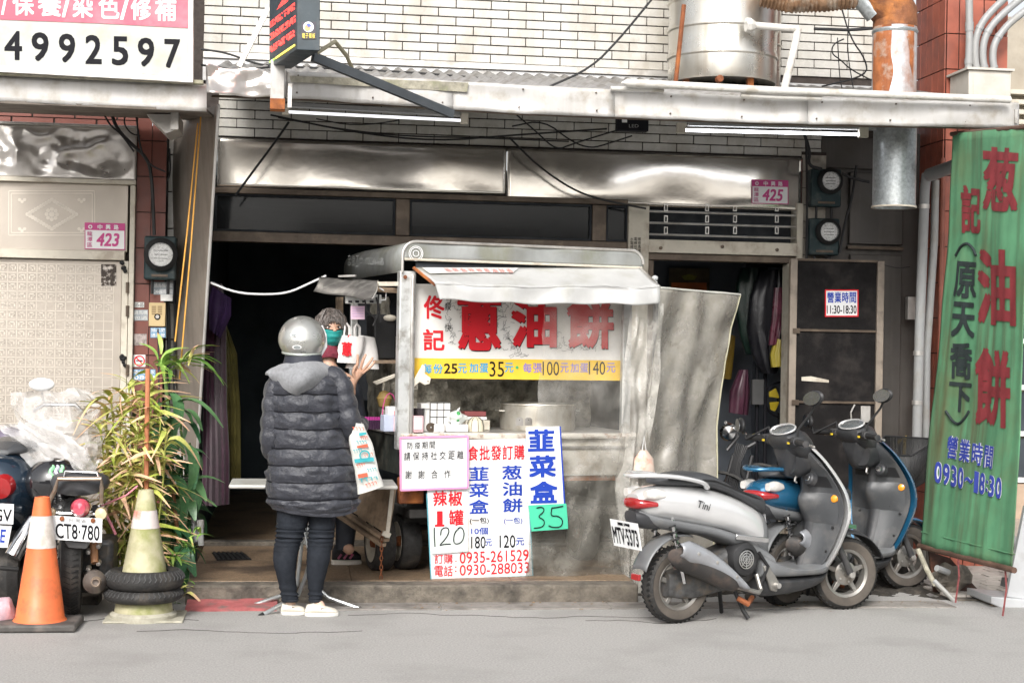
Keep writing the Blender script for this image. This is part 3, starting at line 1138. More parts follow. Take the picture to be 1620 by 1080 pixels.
MB().lathe([(.02, 0), (.12, 0), (.12, .3), (.128, .31), (.12, .32), (.12, .6), (.128, .61), (.12, .62), (.12, 1.2), (.02, 1.22)], tk2.location, n=24).build('shell', m_tank, tk2)
tag(MB().tube([at(1082, 8, 9.9), at(1067, 148, 9.9)], .015, 8).build('iron_rod', m_rust), 'thin rusty iron rod standing in front of the big water tank', 'rod')
pp = thing('drain_pipe', 'white plastic pipe with an elbow beside the water tank', 'pipe', at(1243, 135, 9.95))
MB().tube([at(1186, 40, 9.95), at(1262, 46, 9.95)], .024, 12).build('pipe_run', m_pvcw, pp)
MB().tube([at(1262, 46, 9.951), at(1258, 70, 9.95), at(1241, 140, 9.95)], .026, 12).build('pipe_run', m_pvcw, pp)
MB().lathe([(.001, 0), (.045, 0), (.05, .01), (.05, .03), (.03, .06)], at(1180, 40, 9.95), (1, 0, 0), 8).build('hex_fitting', m_pvcw, pp, smooth=False)
tag(MB().tube([at(983, 131, 9.2), at(992, 131, 9.22), at(1215, 143, 9.22), at(1400, 150, 9.22), at(1598, 158, 9.22)], [.003, .024, .024, .023, .022], 14).build('roof_pipe', m_pvcw), 'long white plastic pipe lying along the top edge of the awning', 'pipe')
tag(MB().tube([at(966, 140, 9.27), at(1050, 143, 9.27)], .014, 10).build('roof_pipe', m_pvcw), 'short thin white pipe lying on the awning edge left of the rusty rod', 'pipe')
tag(MB().tube([at(1172, 151, 9.24), at(1230, 154, 9.24), at(1300, 156, 9.24)], .014, 10).build('roof_pipe', m_pvcw), 'thin pale pipe lying on the awning edge under the water tank', 'pipe')

du = thing('exhaust_duct', 'rusty and galvanised exhaust duct coming down through the awning', 'duct', at(1414, 330, 9.9))
yd_ = 9.9
# flexible ribbed run
rings_p = [at(1205, -8, yd_ + .1), at(1250, 2, yd_ + .05), at(1300, 0, yd_), at(1352, -6, yd_)]
pts, rs = [], []
for i in range(49):
    t = i / 48 * 3
    k = min(2, int(t))
    pts.append(rings_p[k].lerp(rings_p[k + 1], t - k))
    rs.append(.075 + (.008 if i % 2 else -.004))
MB().tube(pts, rs, 18).build('flexible_run', M('rusty_flex', (.28, .17, .1), .6, .4, var=.5, vs=14, dirt=((.5, .45, .38), .8, 8)), du, ang=70)
MB().tube([at(1350, -10, yd_), at(1368, 6, yd_), at(1384, 22, yd_)], [.06, .06, .07], 16).build('collar', m_galv, du)
c1, c2 = at(1416, 40, yd_), at(1414, 330, yd_)
top = [at(1392, -20, yd_), at(1404, 4, yd_), at(1416, 24, yd_), Vector((c1.x, yd_, c1.z - .02))]
MB().tube([at(1380, -40, yd_)] + top, [.13, .145, .15, .147, .145], 24).build('elbow', M('elbow_rust', (.2, .075, .03), .8, var=.5, vs=9, bump=.5, bs=60, dirt=((.46, .17, .045), .9, 6)), du, ang=20)
# streaked riser: rust over zinc
m_riser = M('rust_streaked_zinc', (.5, .52, .54), .5, .4, var=.2, vs=30, streak=((.5, .16, .03), 1.0, 3.2), dirt=((.32, .11, .03), .8, 4))
MB().lathe([(.143, 0), (.143, -.62), (.1425, -.625)], (c1.x, yd_, c1.z - .02), n=28).build('riser', m_riser, du)
mb = MB()
def stain(u, v):
    a_ = R(180) + R(60) * u + .35 * wob(Vector((u * 3, v * 3, 1)), 1, 1)
    return Vector((c1.x + .1445 * math.cos(a_), yd_ + .1445 * math.sin(a_), c1.z - .02 - .6 * v))
mb.grid(stain, 20, 20)
mb.build('rust_stain', M('orange_rust', (.33, .11, .035), .8, var=.4, vs=14, streak=((.17, .05, .02), .9, 10), dirt=((.4, .36, .3), .8, 9)), du)
mb = MB()
def stain2(u, v):
    a_ = R(283) + R(22) * u + .1 * wob(Vector((u * 3, v * 9, 7)), 1, 1)
    return Vector((c1.x + .1447 * math.cos(a_), yd_ + .1447 * math.sin(a_), c1.z - .02 - (.1 + .3 * u) * v))
mb.grid(stain2, 8, 20)
mb.build('rust_stain', MATS['orange_rust'], du)
MB().lathe([(.146, 0), (.15, -.01), (.146, -.025)], (c1.x, yd_, c1.z - .035), n=28).build('seam_ring', m_galv, du)
z1_, z0_ = at(1414, 190, yd_).z, at(1414, 328, yd_).z
MB().lathe([(.139, z1_ - z0_), (.139, .015), (.143, .012), (.143, 0), (.136, 0), (.13, .03), (.13, z1_ - z0_)], (c2.x, yd_, z0_), n=28).build('lower_pipe', m_galv, du)
MB().lathe([(.146, .006), (.146, -.004), (.14, -.004)], (c2.x, yd_, z0_), n=28).build('rusted_rim', m_cream, du)

# ---- red tiled pillar at right
rp = thing('tiled_pillar', 'pillar faced with tall brick-red tiles at the right end of the awning', 'pillar', (2.9, 10.7, 0))
P0, P1, P2 = at(1450, 60, 11.15), at(1497, 60, 10.62), at(1594, 60, 10.62)
P0.z = P1.z = P2.z = 0
MB().prism([P0 + Vector((.02, .01, 0)), P1 + Vector((.012, .012, 0)), P2 + Vector((0, .012, 0)), P2 + Vector((0, .6, 0)), P0 + Vector((.3, .3, 0))], (0, 0, 4.4)).build('core', m_grout, rp)
def tiles_on(A, B, w, h, z0, z1, nm='tile'):
    d = B - A
    L_ = d.length
    d.normalize()
    nrm = Vector((d.y, -d.x, 0))
    n = max(1, round(L_ / w))
    w = L_ / n
    z = z0
    while z < z1:
        for i in range(n):
            a_ = A + d * (i * w + .004)
            b_ = A + d * ((i + 1) * w - .004)
            MB().prism([a_ + Vector((0, 0, z)), b_ + Vector((0, 0, z)), b_ + Vector((0, 0, z + h - .008)), a_ + Vector((0, 0, z + h - .008))], nrm * .008 + nrm * random.uniform(0, .002)).build(nm, m_redb, rp, smooth=False)
        z += h
m_redb = M('bright_red_tile', (.32, .09, .055), .45, var=.3, vs=4, dirt=((.14, .06, .05), .6, 5), streak=((.2, .08, .06), .5, 10))
tiles_on(P0, P1, .1, .25, 0.02, 4.3)
tiles_on(P1, P2, .1, .25, 0.02, 4.3)

# conduits and junction box
jb = thing('junction_box', 'beige electrical junction box on the wall above the right awning end', 'electrical box', at(1565, 160, 10.3))
a, b = at(1530, 172, 10.3), at(1598, 114, 10.3)
MB().bx((a.x, 10.28, a.z), (b.x, 10.6, b.z)).build('case', M('beige_box', (.5, .47, .42), .5, var=.06, dirt=((.3, .27, .22), .4, 6)), jb, bevel=.006)
MB().bx((a.x - .02, 10.26, b.z), (b.x + .015, 10.61, b.z + .015)).build('lid', MATS['beige_box'], jb)
MB().bx((a.x + .03, 10.274, a.z + .05), (b.x - .02, 10.279, b.z - .03)).build('door', MATS['beige_box'], jb, bevel=.002)
gi = 0
for (pts, lab) in (([(1532, 112), (1534, 60), (1533, -10)], 'straight grey conduit rising from the beige box, leftmost'),
                   ([(1545, 112), (1542, 90), (1543, 62), (1552, 38), (1568, 18), (1600, -12)], 'curved grey conduit rising from the beige box, second from left'),
                   ([(1558, 112), (1554, 90), (1556, 66), (1565, 45), (1584, 24), (1620, -6)], 'curved grey conduit rising from the beige box, third from left'),
                   ([(1573, 112), (1570, 92), (1572, 72), (1582, 54), (1600, 34), (1640, 4)], 'curved grey conduit rising from the beige box, rightmost')):
    t = thing('conduit', lab, 'conduit', at(pts[0][0], 112, 10.45), group='conduits above the beige box')
    P = [at(x, y, 10.45) for x, y in pts]
    # smooth by Chaikin
    for _ in range(2):
        Q = [P[0]]
        for i in range(len(P) - 1):
            Q += [P[i].lerp(P[i + 1], .25), P[i].lerp(P[i + 1], .75)]
        P = Q + [P[-1]]
    MB().tube(P, .0255, 14).build('pipe', m_pvc, t)
    for k in (2, len(P) // 2):
        MB().tube([P[k], P[k].lerp(P[k + 1], .9)], .029, 14).build('joint', m_pvc, t)

# bent drain pipe and downpipes at right
dp = thing('downpipe', 'grey drain pipe bending back under the right end of the awning and down the wall', 'pipe', at(1445, 745, 10.5))
P = [at(1586, 204, 9.5), at(1587, 222, 9.5), at(1578, 236, 9.55), at(1560, 245, 9.65), at(1470, 277, 10.4)]
MB().tube(P, [.045, .045, .046, .045, .045], 16).build('bend', m_pvc, dp)
MB().tube([at(1466, 276, 10.45), at(1463, 300, 10.5), at(1455, 520, 10.5), at(1449, 745, 10.5)], .034, 14).build('pipe', m_pvc, dp)
for (x, y) in ((1462, 330), (1453, 562), (1451, 640)):
    p = at(x, y, 10.5)
    MB().tube([p, p + Vector((0, 0, .03))], .037, 14).build('clamp', m_alu, dp)
tag(MB().tube([at(1480, 285, 10.55), at(1478, 380, 10.55), at(1466, 560, 10.55), at(1464, 720, 10.55)], .027, 12).build('downpipe', m_pvc), 'thinner grey pipe running down just right of the bent drain pipe', 'pipe')
tag(MB().tube([at(1492, 250, 10.58), at(1488, 520, 10.58), at(1480, 860, 10.58)], .02, 10).build('downpipe', M('brown_pipe', (.22, .07, .045), .5, var=.3)), 'thin brown-red pipe running down beside the green banner', 'pipe')
tag(MB().bx(at(1436, 505, 10.9), at(1447, 470, 10.95)).build('padlock_hasp', m_alu), 'small steel hasp on the grey wall left of the drain pipes', 'hasp')

# ---- fluorescent battens
m_lamp = M('tube_light', (.9, .9, .95), .4, emit=((.93, .95, 1.0), 9.0), var=0)
for (a, b, h0, h1, Y, lab) in (((1078, 206), (1366, 213), (1088, 196), (1384, 203), 9.8, 'lit fluorescent tube on a batten under the right half of the awning'),
                               ((452, 177), (735, 191), (455, 166), (728, 181), 9.55, 'dimly lit fluorescent tube on a batten under the left half of the awning')):
    t = thing('tube_lamp', lab, 'lamp', at((a[0] + b[0]) / 2, a[1], Y), group='tube lamps under the awning')
    MB().tube([at(*a, Y), at(*b, Y)], .009, 12).build('tube', m_lamp if a[0] > 1000 else M('dim_tube', (.85, .85, .88), .4, emit=((.95, .95, 1.0), .7), var=0), t)
    MB().bar(at(*h0, Y + .01), at(*h1, Y + .01), .05, .028).build('housing', m_pvc, t, bevel=.003)
    for p in (a, b):
        MB().bx(at(p[0] - 6, p[1] + 4, Y - .02), at(p[0] + 5, p[1] - 10, Y + .02)).build('end_cap', m_cream, t, bevel=.002)
    for k in (.15, .85):
        p = at(h0[0] + (h1[0] - h0[0]) * k, h0[1] + (h1[1] - h0[1]) * k, Y)
        MB().bar(p, p + Vector((0, 0, .12)), .015, .01, up=(0, 1, 0)).build('hanger', m_alu, t)

# ---- electricity meters
def meter(x0, y0, x1, y1, Y, cx, cy, r, lab):
    t = thing('electricity_meter', lab, 'meter', at((x0 + x1) / 2, y1, Y), group='electricity meters')
    a, b = at(x0, y1, Y), at(x1, y0, Y)
    MB().bx((a.x, Y, a.z), (b.x, Y + .1, b.z)).build('case', M('meter_green', (.014, .03, .033), .5, spec=.3, var=.25, dirt=((.1, .1, .09), .4, 12)), t, bevel=.012)
    p = at(cx, cy, Y)
    MB().lathe([(r * 1.45, 0), (r * 1.5, .03), (r * 1.25, .05), (r * 1.1, .055)], (p.x, Y, p.z), (0, -1, 0), 28).build('bezel', m_black, t)
    MB().lathe([(.001, .03), (r * 1.05, .03), (r * 1.1, .0)], (p.x, Y, p.z), (0, -1, 0), 28).build('dial', M('dial_face', (.6, .6, .58), .4, var=.2, vs=60, dirt=((.1, .1, .1), .7, 70)), t)
    MB().lathe([(.001, .085), (r * .7, .078), (r * 1.05, .055), (r * 1.08, .03)], (p.x, Y, p.z), (0, -1, 0), 28).build('glass_dome', M('dome_glass', (.9, .9, .9), .04, alpha=.18, var=0), t)
    for k in (-1, 0, 1):
        MB().bx((p.x - r * .6, Y - .032, p.z + k * r * .35 - .002), (p.x + r * .6, Y - .0305, p.z + k * r * .35 + .002)).build('dial_line', m_ink, t, smooth=False)
    MB().bx((a.x + .05, Y - .008, a.z + .02), (b.x - .05, Y - .001, a.z + .035)).build('seal_plate', m_bronze, t)
    for sx in (.25, .75):
        x = a.x + (b.x - a.x) * sx
        MB().tube([(x, Y + .05, a.z + .01), (x, Y + .05, a.z - .09)], .01, 8).build('wire_stub', m_cable, t)
    return t
meter(1283, 268, 1332, 326, 10.86, 1312, 287, .062, 'black round-faced electricity meter, upper of the pair right of plate 425')
meter(1280, 346, 1329, 403, 10.86, 1309, 367, .062, 'black round-faced electricity meter, lower of the pair above the dark door')
meter(227, 374, 279, 442, 10.38, 255, 403, .072, 'dark green electricity meter on the red brick pillar at left')

# ---- house number plates
def plate(q, Y, num, lab):
    x0, y0, x1, y1, dy = q
    t = thing('number_plate', lab, 'house number', at((x0 + x1) / 2, y1, Y), group='house number plates')
    C_ = quad(x0, y0, x1, y1, Y, dy)
    MB().prism(C_, (0, -.003, 0)).build('plate', m_whpr, t, bevel=.001)
    def sub(u0, v0, u1, v1, o=.0032):
        f = lambda u, v: C_[0].lerp(C_[1], u).lerp(C_[3].lerp(C_[2], u), v) + Vector((0, -o, 0))
        return [f(u0, v0), f(u1, v0), f(u1, v1), f(u0, v1)]
    MB().prism(sub(.02, .03, .98, .28), (0, -.001, 0)).build('header', m_magpr, t)
    for (u0, v0, u1, v1) in ((.0, .0, 1, .03), (0, .97, 1, 1), (0, .03, .02, .97), (.98, .03, 1, .97)):
        MB().prism(sub(u0, v0, u1, v1), (0, -.001, 0)).build('border', m_magpr, t)
    for i, ch in enumerate('中興路'):
        lettering('character', ch, sub(.32 + i * .2, .06, .44 + i * .2, .25, .0045), m_whpr, t, bold=.03, off=.001)
    for i, ch in enumerate('龍潭區'):
        lettering('character', ch, sub(.06, .33 + i * .21, .19, .5 + i * .21, .0035), m_magpr, t, bold=.01, off=.001)
    lettering('number', num, sub(.29, .38, .86, .88, .0035), m_magpr, t, bold=.045, off=.001, shear=.2)
    p = sub(.14, .16, .14, .16, .0045)[0]
    MB().lathe([(.0005, .002), (.013, .002), (.013, 0)], p, (0, -1, 0), 16).build('emblem', m_whpr, t)
    MB().lathe([(.0005, .001), (.007, .001), (.007, 0)], p + Vector((0, -.002, 0)), (0, -1, 0), 12).build('emblem_mark', m_magpr, t)
plate((1189, 284, 1247, 322, 1.5), YW - .045, '425', 'white and magenta house number plate reading 425 on the steel band')
plate((134, 352, 198, 394, 1.5), YL - .008, '423', 'white and magenta house number plate reading 423 on the etched gate')

# ---- open side door leaf with opening hours
dr = thing('door_leaf', 'dark mesh door standing open beside the side entrance, with an opening hours sign on it', 'door', at(1320, 880, 10.78))
YD = 10.78
xa_, xb_ = at(1258, 600, YD).x, at(1384, 600, YD).x
za_, zb2 = ZP + .02, at(1320, 411, YD).z
MB().bx((xa_, YD, za_), (xb_, YD + .012, zb2)).build('mesh_panel', M('dark_mesh', (.01, .009, .009), .75, spec=.15, var=.35, vs=6, bump=.3, bs=220, dirt=((.035, .03, .027), .5, 6)), dr)
MB().bx((xb_ + .001, YD - .02, za_), (xb_ + .052, YD + .03, zb2)).build('stile', M('worn_door_frame', (.24, .2, .16), .6, var=.2, dirt=((.08, .06, .05), .7, 7)), dr, bevel=.004)
MB().bx((xa_ - .052, YD - .02, za_), (xa_ - .001, YD + .03, zb2)).build('stile', MATS['worn_door_frame'], dr, bevel=.004)
for py in (412, 523, 636, 780):
    z = at(1320, py, YD).z
    MB().bx((xa_, YD - .015, z - .008), (xb_, YD - .001, z + .008)).build('rail', m_bronze, dr)
for py in (523, 636):
    z = at(1250, py, YD).z
    MB().bx((xa_ - .03, YD - .03, z - .018), (xa_ + .02, YD - .021, z + .018)).build('hinge', m_bronze, dr)
MB().tube([at(1352, 640, YD - .03), at(1346, 652, YD - .05), at(1347, 668, YD - .05), at(1356, 678, YD - .03)], .006, 8).build('handle', m_alu, dr)
MB().bx(at(1362, 668, YD - .02), at(1376, 642, YD - .001)).build('lock', m_alu, dr, bevel=.003)
MB().prism([at(1268, 596, YD - .002), at(1283, 595, YD - .002), at(1311, 601, YD - .002), at(1311, 605, YD - .002), at(1268, 602, YD - .002)], (0, -.002, 0)).build('tape', m_cream, dr)
hs_ = thing('hours_sign', 'small white sign with red border and opening hours 11:30-18:30 on the dark door', 'sign', at(1331, 501, YD - .01))
q = quad(1305, 458, 1358, 501, YD - .006, 0)
MB().prism(q, (0, -.003, 0)).build('plate', m_redpr, hs_)
q2 = quad(1307, 460, 1356, 499, YD - .0095, 0)
MB().prism(q2, (0, -.001, 0)).build('face', m_whpr, hs_)
for i, ch in enumerate('營業時間'):
    lettering('character', ch, quad(1308.5 + i * 11.8, 462, 1319 + i * 11.8, 479, YD - .011), m_blupr, hs_, bold=.03, off=.001)
lettering('hours', '11:30-18:30', quad(1308, 483, 1355, 496, YD - .011), m_ink, hs_, bold=.03, off=.001)

# ---- green banner
bn = thing('banner', 'long grimy green cloth banner with red and black characters hanging at the right', 'banner', at(1525, 900, 9.0))
BTL, BTR, BBR, BBL = at(1506, 212, 9.5), at(1644, 200, 8.5), at(1590, 900, 8.5), at(1461, 864, 9.5)
bnn = (BTR - BTL).cross(BBL - BTL).normalized()
if bnn.dot(CP - BTL) < 0:
    bnn = -bnn
bu = (BTR - BTL).normalized()
def bdisp(p):
    s_ = (p - BTL).dot(bu)
    return bnn * (.0035 * math.sin(s_ * 21 + p.z * 1.6 + 3 * mnoise.noise(p)) + .0015 * math.sin(s_ * 61 + p.z * 1.9 + 1) + .012 * mnoise.noise(p * 2.2) + .02 * math.sin(p.z * 2.1 + s_ * 3))
def bpt(u, v):
    p = BTL.lerp(BTR, u).lerp(BBL.lerp(BBR, u), v)
    # flatten onto one plane, then wave
    p = p - bnn * (p - BTL).dot(bnn)
    return p + bdisp(p)
m_green = M('banner_green', (.09, .25, .13), .7, var=.25, vs=3, streak=((.075, .06, .03), .95, 9), dirt=((.13, .14, .06), .5, 2))
MB().grid(bpt, 60, 50).build('cloth', m_green, bn, solid=.002)
def bq(x0, y0, x1, y1, dy=0, dx=0):
    return quadp([(x0, y0), (x1, y0 + dy), (x1 + dx, y1 + dy), (x0 + dx, y1)], BTL, bnn)
bw = lambda p: p + bdisp(p)
m_maroon = M('banner_maroon', (.2, .025, .03), .7, var=.2, vs=8)
m_bblk = M('banner_black', (.02, .03, .03), .7, var=.2)
m_bblue = M('banner_blue', (.03, .05, .3), .7, var=.1)
for ch, b_ in (('葱', (1560, 232, 1618, 333, 4, -3)), ('油', (1547, 392, 1613, 512, 5, -4)), ('餅', (1542, 548, 1600, 672, 6, -5)), ('記', (1520, 292, 1555, 368, 3, -2))):
    lettering('character', ch, bq(*b_), m_maroon, bn, bold=.048, off=.006, wrap=bw)
for ch, b_ in (('（', (1508, 385, 1544, 404, 3, 0)), ('原', (1508, 412, 1544, 470, 3, -2)), ('天', (1506, 476, 1541, 532, 3, -2)), ('喬', (1504, 540, 1536, 598, 3, -2)), ('下', (1502, 603, 1534, 650, 3, -2)), ('）', (1497, 650, 1530, 670, 3, 0))):
    if ch in '（）':
        s = 1 if ch == '（' else -1
        x0, y0, x1, y1 = b_[:4]
        pts = []
        for k in range(9):
            t = k / 8
            pts.append((x0 + (x1 - x0) * t, (y1 if s > 0 else y0) - s * (y1 - y0) * math.sin(math.pi * t)))
        mb = MB().tube([bw(p_) + bnn * .006 for p_ in quadp(pts, BTL, bnn)], .009, 6)
        mb.build('bracket_mark', m_bblk, bn)
    else:
        lettering('character', ch, bq(*b_), m_bblk, bn, bold=.04, off=.006, wrap=bw)
for i, ch in enumerate('營業時間'):
    xx = 1501 + i * 17.8
    yy = 688 + i * 5
    for (mt, bo, of) in ((m_whpr, .085, .005), (m_bblue, .03, .008)):
        lettering('character', ch, bq(xx, yy, xx + 15, yy + 36, 3, -2), mt, bn, bold=bo, off=of, wrap=bw)
hrs = '0930~18:30'
ws = [1, 1, 1, 1, 1.3, .7, 1, .5, 1, 1]
xx = 1484
for i, ch in enumerate(hrs):
    w_ = 10.3 * ws[i]
    yy = 729 + (xx - 1484) * .27
    hh = 34
    y0 = yy
    if ch == '~':
        y0, hh = yy + 13, 9
    if ch == ':':
        y0, hh = yy + 9, 18
    for (mt, bo, of) in ((m_whpr, .11, .005), (m_bblue, .04, .008)):
        lettering('digit', ch, bq(xx + .8, y0, xx + w_ - .8, y0 + hh, 2.5, -1), mt, bn, bold=bo, off=of, wrap=bw)
    xx += w_ + .2
MB().tube([bpt(-.01, .965), bpt(.5, .965), bpt(1.02, .965)], .004, 6).build('hem_seam', m_green, bn)
e0, e1 = bpt(-.02, 1.0), bpt(1.03, 1.0)
MB().tube([e0, e1], .018, 10).build('bottom_pole', M('rusty_pole', (.12, .07, .05), .7, .3, var=.4), bn)
MB().tube([bpt(-.02, 0), bpt(1.02, 0)], .015, 10).build('top_pole', MATS['rusty_pole'], bn)
for u_ in (.45, .93):
    p = bpt(u_, 1.0)
    MB().tube([p, p + Vector((.01, 0, -.12)), Vector((p.x - .01, p.y, .02))], .006, 6).build('tie_rope', M('red_rope', (.2, .05, .05), .8, var=.4, vs=60), bn)

# ---- building beyond the yard at right
rb_ = thing('far_shop', 'neighbouring shop front with white rails and dark panes beyond the green banner', 'building', (5, 13.6, 0))
m_tan = M('tan_wall', (.34, .3, .24), .8, var=.15, bump=.3, dirt=((.18, .15, .11), .5, 3))
YR = 13.6
XF = at(1500, 500, 13.6).x
MB().bx((XF - .1, YR + .08, 0), (XF + 5, YR + .3, 4.6)).build('wall', m_tan, rb_)
MB().bx((XF - .1, YR + .02, 0), (XF + 5, YR + .079, .35)).build('tile_base', M('tan_tile', (.4, .3, .22), .5, var=.15), rb_)
zz = .36
m_pane = M('shop_pane', (.05, .06, .07), .1, var=.3, vs=2)
for j in range(6):
    for i in range(5):
        x = XF + .15 + i * .75
        MB().bx((x, YR + .04, zz + .05), (x + .7, YR + .07, zz + .4)).build('pane', m_pane, rb_)
    MB().bx((XF, YR, zz), (XF + 3.9, YR + .06, zz + .045)).build('rail', m_whpr, rb_, bevel=.004)
    zz += .42
for i in range(8):
    MB().bx((XF, YR - .03, 3.25 + i * .09), (XF + 3.9, YR + .07, 3.29 + i * .09)).build('louvre', m_cream, rb_)
tag(MB().tube([at(1583, 830, 10.2), at(1620, 880, 9.6)], .035, 12).build('loose_pipe', m_pvc), 'short grey pipe lying on the paving right of the banner foot', 'pipe')

# ---- partition sheet between the houses
m_part = M('partition_sheet', (.3, .26, .22), .55, .35, var=.12, vs=3, streak=((.14, .12, .1), .5, 9), dirt=((.15, .12, .1), .4, 4))
pt = thing('partition', 'tall leaning brownish metal sheet dividing the stall from the left house', 'partition', atz(300, 862, ZP))
F0, F1 = at(346, 166, 9.7), atz(303, 864, ZP)
B1, B0 = Vector((at(276, 600, 10.75).x, 10.75, ZP)), at(272, 190, 10.75)
mb = MB()
def pf(u, v):
    p = B0.lerp(F0, u).lerp(B1.lerp(F1, u), v)
    return p + Vector((wob(p, 2.5, .012), 0, 0))
mb.grid(pf, 14, 30)
mb.build('sheet', m_part, pt, solid=.006)
MB().tube([F0, F1], .010, 8).build('edge_trim', M('bright_edge', (.75, .73, .7), .35, .5, var=.1), pt)
m_string = M('orange_string', (.6, .3, .05), .7, var=.1)
for (a, b, lab) in (((318, 180), (284, 600), 'orange string hanging on the partition sheet, right strand'), ((313, 195), (277, 540), 'orange string hanging on the partition sheet, left strand')):
    A_, B_ = at(*a, 9.85), at(*b, 9.75)
    tag(MB().tube([A_, A_.lerp(B_, .5) + Vector((.004, 0, 0)), B_], .005, 6).build('string', m_string), lab, 'string', 'orange strings')
dpp = thing('drain_elbow', 'pair of small grey drain pipes standing at the foot of the partition', 'pipe', at(318, 862, 9.5))
MB().tube([at(307, 780, 9.55), at(307, 835, 9.55), at(312, 858, 9.5)], .018, 10).build('pipe', M('dark_pvc', (.12, .12, .12), .5, var=.2), dpp)
MB().tube([at(317, 822, 9.5), at(318, 862, 9.5)], .018, 10).build('pipe', m_pvc, dpp)
MB().tube([at(317, 822, 9.499), at(317, 834, 9.5)], .022, 10).build('collar', m_pvc, dpp)
tag(MB().tube([at(265, 700, 9.7), at(285, 880, 9.4)], .012, 8).build('brown_pole', M('brown_paint', (.3, .14, .06), .6, var=.2)), 'thin brown pole leaning by the foot of the partition', 'pole')

# ---- intercom and notices on the red pillar
ic = thing('intercom', 'beige door intercom with speaker grille and button on the red pillar', 'intercom', at(248, 516, 10.45))
YI = YL - .03
a, b = at(235, 516, YI), at(262, 479, YI)
m_ic = M('intercom_beige', (.5, .38, .2), .5, .2, var=.1)
MB().bx((a.x, YI, a.z), (b.x, YI + .03, b.z)).build('case', m_ic, ic, bevel=.003)
for i in range(2):
    for j in range(5):
        p = quad(240 + i * 9.5, 484 + j * 3, 247 + i * 9.5, 485.6 + j * 3, YI - .001)
        MB().prism(p, (0, -.001, 0)).build('grille_slot', M('slot_brown', (.2, .13, .06), .6, var=0), ic, smooth=False)
p = at(249, 501, YI)
MB().lathe([(.02, 0), (.02, .004), (.017, .004), (.017, .001), (.001, .003)], p, (0, -1, 0), 20).build('button', m_ink, ic)
MB().lathe([(.012, 0), (.012, .004), (.001, .004)], p + Vector((0, -.002, 0)), (0, -1, 0), 16).build('button_cap', m_alu, ic)
m_pap = M('pale_paper', (.62, .62, .6), .8, var=.15, vs=30)
m_papb = M('blue_paper', (.15, .3, .45), .7, var=.3, vs=50)
def notice(x0, y0, x1, y1, mat, lab, txt=None, tm=None, Y=None, rows=1):
    t = thing('notice', lab, 'notice', at((x0 + x1) / 2, y1, YI), group='small notices on the red pillar')
    Y = Y or YL - .0145
    MB().prism(quad(x0, y0, x1, y1, Y), (0, -.001, 0)).build('paper', mat, t)
    if txt:
        k = len(txt)
        for i, r in enumerate(txt):
            yy = y0 + (y1 - y0) * (i + .12) / k
            y2 = y0 + (y1 - y0) * (i + .88) / k
            lettering('print', r, quad(x0 + 1, yy, x1 - 1, y2, Y - .001), tm or m_ink, t, off=.001, bold=.01)
notice(243, 446, 274, 466, M('grey_paper', (.3, .33, .35), .8, var=.2), 'grey printed notice just under the green meter', ['通馬桶水管', '24H服務到府'], m_whpr)
notice(254, 466, 273, 476, m_pap, 'small white slip under the grey notice on the pillar')
notice(213, 478, 228, 486, m_pap, 'tiny white label beside the top of the intercom', ['05-05'])
notice(211, 490, 234, 507, MATS['grey_paper'], 'faded grey notice left of the intercom', ['通馬桶', '包通'], m_pap)
notice(238, 518, 262, 534, m_papb, 'blue and white notice directly under the intercom', ['抽水肥', '通水管'], m_whpr)
notice(211, 584, 246, 601, m_papb, 'blue and white notice below the no smoking sign', ['通水管專家', '0800'], m_whpr)
notice(212, 528, 232, 546, M('torn_paper', (.35, .3, .28), .8, var=.6, vs=40), 'torn white paper scrap left of the blue notice')
ns = thing('no_smoking_sign', 'small white square sign with a red no smoking symbol on the pillar', 'sign', at(220, 580, YL - .014))
MB().prism(quad(211, 561, 230, 580, YL - .0145), (0, -.001, 0)).build('plate', m_whpr, ns)
p = at(220.5, 570.5, YL - .0175)
MB().lathe([(.035, 0), (.035, .002), (.027, .002), (.027, 0)], p, (0, -1, 0), 28).build('ring', m_redpr, ns)
MB().bar(p + Vector((-.022, -.002, .022)), p + Vector((.022, -.002, -.022)), .001, .007, up=(0, 0, 1)).build('slash', m_redpr, ns)
MB().bx(p + Vector((-.02, -.001, -.003)), p + Vector((.02, .0005, .004))).build('cigarette', m_ink, ns)

# ---- cables
def cable(pts, r, name, lab, mat=None, Y=None, group='loose black cables under the awning'):
    P = [at(*p) if len(p) == 3 else at(p[0], p[1], Y) for p in pts]
    for _ in range(2):
        Q = [P[0]]
        for i in range(len(P) - 1):
            Q += [P[i].lerp(P[i + 1], .25), P[i].lerp(P[i + 1], .75)]
        P = Q + [P[-1]]
    return tag(MB().tube(P, r, 6).build(name, mat or m_cable), lab, 'cable', group)
cable([(457, 193), (435, 225), (405, 265), (372, 310)], .008, 'cable', 'black cable running down left across the steel band to the lintel', Y=10.6)
cable([(428, 182), (560, 210), (690, 224), (810, 214), (960, 204)], .006, 'cable', 'black cable sagging along the tile band in a long shallow curve', Y=10.4)
cable([(440, 186), (540, 205), (640, 216), (760, 218), (900, 224)], .005, 'cable', 'thin black cable just above the long sagging one', Y=10.42)
cable([(806, 218), (850, 262), (905, 300), (950, 316), (1022, 330)], .007, 'cable', 'black cable crossing the middle of the steel band down to the right', Y=10.8)
cable([(1034, -4), (980, 62), (935, 108), (870, 137)], .007, 'cable', 'black cable coming down from the upper middle to the awning', Y=9.6)
cable([(815, 180), (850, 210), (880, 238), (905, 228), (980, 205)], .005, 'cable', 'looped black cable under the middle of the awning', Y=10.2)
cable([(810, 200), (860, 190), (905, 225), (935, 235), (960, 228), (1000, 215)], .005, 'cable', 'kinked black cable right of the looped one under the awning', Y=10.3)
